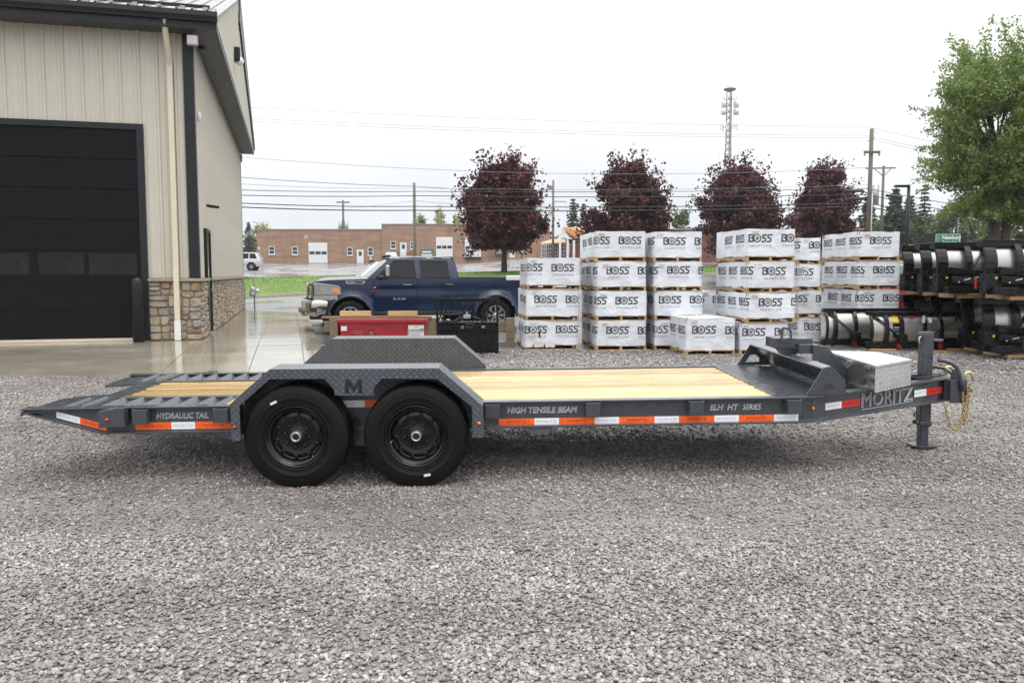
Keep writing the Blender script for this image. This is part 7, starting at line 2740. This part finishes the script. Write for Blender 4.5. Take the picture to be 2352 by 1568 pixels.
# ------------------------------------------------------------------ trees
M_BARK = mat('bark', (.075, .06, .045), .9, var=.3, vs=5, bump=.4, bs=20)
def leaf_mat(name, a, b, tr=.25):
    t = NT(name)
    p = t.pos()
    c = t.mix(t.rng(t.noise(p, .9, 4, .6), .35, .65, 0, 1), a, b)
    c = t.mix(1.0, c, t.rng(t.noise(p, 11, 2, .6), .3, .7, .6, 1.4), 'MULTIPLY')
    t.set(t.p, 'Base Color', c)
    t.set(t.p, 'Roughness', .5)
    tl = t.n('ShaderNodeBsdfTranslucent')
    t.set(tl, 'Color', c)
    mx = t.n('ShaderNodeMixShader')
    mx.inputs[0].default_value = tr
    t.t.links.new(t.p.outputs[0], mx.inputs[1])
    t.t.links.new(tl.outputs[0], mx.inputs[2])
    t.t.links.new(mx.outputs[0], t.o.inputs[0])
    return t.m
M_MAPLE = leaf_mat('purple_leaves', (.050, .0085, .012), (.092, .0155, .019), .28)
M_LEAF = leaf_mat('green_leaves', (.155, .23, .06), (.245, .315, .10), .5)
M_SPRING = leaf_mat('spring_leaves', (.34, .37, .18), (.44, .46, .25), .4)
M_PINE = leaf_mat('pine_needles', (.022, .048, .026), (.035, .065, .035), .1)
M_FAR = leaf_mat('far_leaves', (.08, .13, .045), (.14, .19, .07))

def leaf_quads(C, N, size, rs, curl=.3):
    """C: centres (n,3). Random small quads, two triangles folded slightly."""
    n = len(C)
    a = rs.normal(size=(n, 3))
    a /= np.linalg.norm(a, axis=1)[:, None]
    b = np.cross(a, rs.normal(size=(n, 3)))
    b /= np.linalg.norm(b, axis=1)[:, None]
    s = size * (0.6 + 0.8 * rs.rand(n))[:, None]
    v = np.stack([C - a * s * .5, C + b * s * .38, C + a * s * .5, C - b * s * .38], 1).reshape(-1, 3)
    return v
def leaf_mesh(name, V, m, parent):
    me = bpy.data.meshes.new(name)
    n = len(V)
    me.vertices.add(n)
    me.vertices.foreach_set('co', V.ravel())
    me.loops.add(n)
    me.loops.foreach_set('vertex_index', np.arange(n, dtype=np.int32))
    me.polygons.add(n // 4)
    me.polygons.foreach_set('loop_start', np.arange(0, n, 4, dtype=np.int32))
    me.materials.append(m)
    me.update()
    me.validate()
    o = bpy.data.objects.new(name, me)
    return put(o, parent)

def broadleaf(name, label, loc, H, trunk_h, Rw, seed, leafm, n_leaf, leaf, shape, trunk_r, group, ncl=90, gap=.0, trunks=1):
    """a crown of leaf clumps at the ends of real limbs; shape(k) = relative radius at height k of the crown"""
    rs = np.random.RandomState(seed)
    r = random.Random(seed)
    t = thing(name, label, 'tree', loc, 0, group)
    cen = []
    limbs = MB()
    tops = []
    for q in range(trunks):
        ox_ = (q - (trunks - 1) / 2) * trunk_r * 2.6
        tops.append(Vector((ox_ * 3, r.uniform(-.3, .3), H * .8)))
        limbs.tube([(ox_ * .7, 0, -.25), (ox_ * .8, 0, trunk_h * .5), (ox_ * 1.4, 0, trunk_h), tuple(tops[-1].lerp(Vector((ox_, 0, trunk_h)), .45)), tuple(tops[-1])],
                   [trunk_r * 1.35, trunk_r, trunk_r * .85, trunk_r * .55, trunk_r * .12], 9)
    ch = H - trunk_h * .8
    while len(cen) < ncl:
        k = r.random()
        a = r.uniform(0, 2 * PI)
        rad = Rw * shape(k) * math.sqrt(r.uniform(.12, 1.0))
        rad *= 1 + .14 * math.sin(3 * a + seed) + .12 * math.sin(5 * a + k * 9)
        c = Vector((rad * math.cos(a), rad * math.sin(a), trunk_h * .8 + ch * k))
        cen.append(c)
        top = tops[len(cen) % trunks]
        s = Vector((top.x * .4, top.y * .4, lerp(trunk_h * .9, H * .75, clamp(k - .25, 0, 1))))
        if len(cen) % 2 == 0:
            m_ = s.lerp(c, .5) + Vector((0, 0, -.05 * H * (1 - k)))
            limbs.tube([s, m_, c], [trunk_r * .32, trunk_r * .18, .015], 5)
    if trunks == 2:
        for (a, b, c_) in (((-.3, 0, 1.7), (-1.1, .2, 2.9), (-1.7, .1, 4.4)), ((.35, 0, 1.9), (1.2, -.2, 2.6), (1.9, 0, 4.3)), ((-.2, 0, 2.6), (-.8, -.3, 3.6), (-1.0, -.5, 4.8))):
            limbs.tube([a, b, c_], [.07, .055, .02], 6)
    limbs.build('trunk', M_BARK, t, uv=False)
    per = n_leaf // ncl
    C = []
    for c in cen:
        k = (c.z - trunk_h * .8) / ch
        sr = Rw * (.17 + .16 * r.random())
        p = rs.normal(size=(per, 3))
        p /= np.linalg.norm(p, axis=1)[:, None]
        p *= (rs.rand(per) ** .42)[:, None] * sr
        p[:, 2] *= .62
        p[:, 2] -= .25 * sr * (np.abs(p[:, 0]) + np.abs(p[:, 1])) / sr
        C.append(p + np.array(c))
        # ragged shoots at the outside
        n2 = per // (5 if trunks == 2 else 8)
        d = np.array([c.x, c.y, (k - .2) * Rw])
        d = d / (np.linalg.norm(d) + 1e-6)
        for _ in range(2 if trunks == 2 else 1):
            dd = d + rs.normal(size=3) * .35
            dd /= np.linalg.norm(dd)
            u = rs.rand(n2) ** .8
            C.append(np.array(c) + dd * (u * sr * 1.9)[:, None] + rs.normal(size=(n2, 3)) * leaf * .8)
    C = np.concatenate(C)
    leaf_mesh('crown', leaf_quads(C, None, leaf, rs), leafm, t)
    return t
def shp_maple(k):
    return float(np.interp(k, [0, .07, .25, .5, .75, .9, 1.0], [.55, .85, 1.0, .93, .72, .5, .25]))
def shp_oval(k):
    return max(.15, math.sin(PI * (k * .82 + .15)) ** .7)

for i, (px, py, Y, x0, x1, ytop, lab) in enumerate(((1163, 621, 63, 1050, 1258, 370, 'purple leaved maple left of the crates, trunk standing on the verge'),
                                   (1445, 615, 68, 1338, 1552, 372, 'purple leaved maple above the left crate stacks, next to the orange roof'),
                                   (1692, 612, 74, 1588, 1802, 382, 'purple leaved maple directly below the lattice tower'),
                                   (1893, 612, 77, 1812, 1975, 383, 'purple leaved maple nearest the tall wooden pole'))):
    c = at((x0 + x1) / 2, 600, Y)
    zb = gz(c.x, Y) + .1
    if i == 0:
        zb = gz(c.x, Y) + .05
    Hh = at(px, ytop, Y).z - zb
    rw = (at(x1, 600, Y).x - at(x0, 600, Y).x) / 2 * .86
    broadleaf('maple_tree', lab, (c.x if i else at(1158, 600, Y).x, Y, zb), Hh * .95, Hh * .32 if i == 0 else Hh * .22, rw, 11 + i, M_MAPLE, 30000, .25, shp_maple, .19, 'purple maples along the verge', 150)

# big green tree at the right edge, two trunks
Yg_ = 36.0
c = at(2275, 600, Yg_)
broadleaf('maple_tree', 'large green tree with twin trunks at the right edge of the picture', (c.x + .35, Yg_, gz(c.x, Yg_)), 10.3, 4.7, 2.95, 41, M_LEAF, 72000, .112, lambda k: float(np.interp(k, [0, .12, .3, .5, .7, .88, 1], [.25, .55, .85, 1.0, 1.0, .82, .45])), .20, None, 170, trunks=2)

def conifer(label, loc, H, rw, seed, group):
    rs = np.random.RandomState(seed)
    t = thing('pine_tree', label, 'tree', loc, 0, group)
    MB().tube([(0, 0, -.3), (0, 0, H * .5), (0, 0, H)], [rw * .09, rw * .06, .02], 6).build('trunk', M_BARK, t, uv=False)
    C = []
    z = H * .10
    while z < H * .98:
        k = 1 - z / H
        nb = int(5 + 4 * k)
        a0 = rs.rand() * 6
        for b in range(nb):
            a = a0 + 2 * PI * b / nb + rs.normal() * .2
            L = rw * (k ** .8) * (.65 + .5 * rs.rand()) + .12
            n = int(26 + 60 * k)
            u = rs.rand(n) ** .7
            x = np.stack([np.cos(a) * u * L, np.sin(a) * u * L, z + u * L * (.10 - .28 * u)], 1)
            x += rs.normal(size=(n, 3)) * np.array([.09, .09, .05]) * rw * .5
            C.append(x)
        z += H * .042 * (.7 + .6 * rs.rand())
    C = np.concatenate(C)
    leaf_mesh('crown', leaf_quads(C, None, max(.22, rw * .13), rs), M_PINE, t)
    return t
for i, (px, ytop, Y, wpx, lab) in enumerate(((2118, 420, 118, 58, 'pointed pine right of the lamp pole, taller than its neighbours'), (2052, 430, 124, 92, 'broad pine between the tall pole and lamp pole'), (1990, 446, 128, 80, 'pine behind the tall wooden pole'),
                                (2085, 448, 130, 80, 'pine directly behind the dark lamp pole'), (1316, 455, 150, 58, 'taller of two pines behind the orange roof'), (1340, 466, 152, 46, 'shorter of two pines behind the orange roof'), (573, 508, 170, 40, 'dark pine at the corner of the shop wall'), (2160, 492, 135, 70, 'low pine left of the big green tree'))):
    p = at(px, 600, Y)
    zb = gz(p.x, Y)
    conifer(lab, (p.x, Y, zb), at(px, ytop, Y).z - zb, wpx * Y / FOC / 2, 60 + i, 'pines beyond the road')
for i, (px, ytop, Y, wpx, m, lab) in enumerate(((1005, 484, 185, 62, M_SPRING, 'pale spring tree above the brick roof, middle and largest of three'), (968, 497, 185, 40, M_SPRING, 'pale spring tree above the brick roof next to the stub pole'), (1045, 497, 185, 40, M_SPRING, 'pale spring tree above the brick roof beside the first maple'),
                                   (600, 515, 175, 46, M_SPRING, 'pale spring tree at the left end of the brick roof'), (1225, 505, 160, 60, M_FAR, 'light green tree behind the brick roof near the floodlight pole'), (1565, 488, 150, 60, M_FAR, 'light green tree glimpsed between two purple maples'), (1745, 500, 150, 60, M_FAR, 'light green tree behind the dark brick building'),
                                   (2190, 480, 112, 110, M_FAR, 'hazy green tree behind the business park sign'), (2255, 470, 116, 120, M_FAR, 'hazy green tree behind the twin trunks'), (2330, 476, 112, 120, M_FAR, 'hazy green tree at the right edge behind the big tree'), (2120, 505, 122, 90, M_FAR, 'hazy green tree below the pointed pine'), (2030, 512, 126, 80, M_FAR, 'hazy green tree right of the tall wooden pole'))):
    p = at(px, 600, Y)
    zb = gz(p.x, Y)
    Hh = at(px, ytop, Y).z - zb
    broadleaf('broadleaf_tree', lab, (p.x, Y, zb), Hh, Hh * .12, wpx * Y / FOC / 2, 80 + i, m, 3600 if m is M_SPRING else 9000, .42, shp_oval, .16, 'trees beyond the road', 45)
# far wood closing the horizon
def far_wood():
    rs = np.random.RandomState(9)
    C = []
    for i in range(260):
        X = rs.uniform(-230, 260)
        Y = 270 + 40 * rs.rand()
        h = 7 + 6 * rs.rand()
        n = 220
        p = rs.normal(size=(n, 3))
        p /= np.linalg.norm(p, axis=1)[:, None]
        p *= (rs.rand(n) ** .4)[:, None] * np.array([6.5, 4, h * .55])
        C.append(p + np.array([X, Y, lot_z(X) + h * .5]))
    o = leaf_mesh('woods', leaf_quads(np.concatenate(C), None, 1.3, rs), M_FAR, None)
    o['kind'] = 'stuff'
    o['label'] = 'distant wood along the horizon'
far_wood()
# ------------------------------------------------------------------ rain haze: one closed box of thin even air
def haze():
    m = bpy.data.materials.new('haze_air')
    m.use_nodes = True
    t = m.node_tree
    t.nodes.clear()
    o = t.nodes.new('ShaderNodeOutputMaterial')
    v = t.nodes.new('ShaderNodeVolumePrincipled')
    v.inputs['Color'].default_value = (.95, .97, 1.0, 1)
    v.inputs['Density'].default_value = 0.00022
    v.inputs['Anisotropy'].default_value = 0.0
    t.links.new(v.outputs[0], o.inputs['Volume'])
    ob = MB().box(-700, 700, -70, 1290, -1.3, 66).build('haze', m, uv=False)
    ob['kind'] = 'stuff'
    ob['label'] = 'thin rain haze over the whole place'
haze()
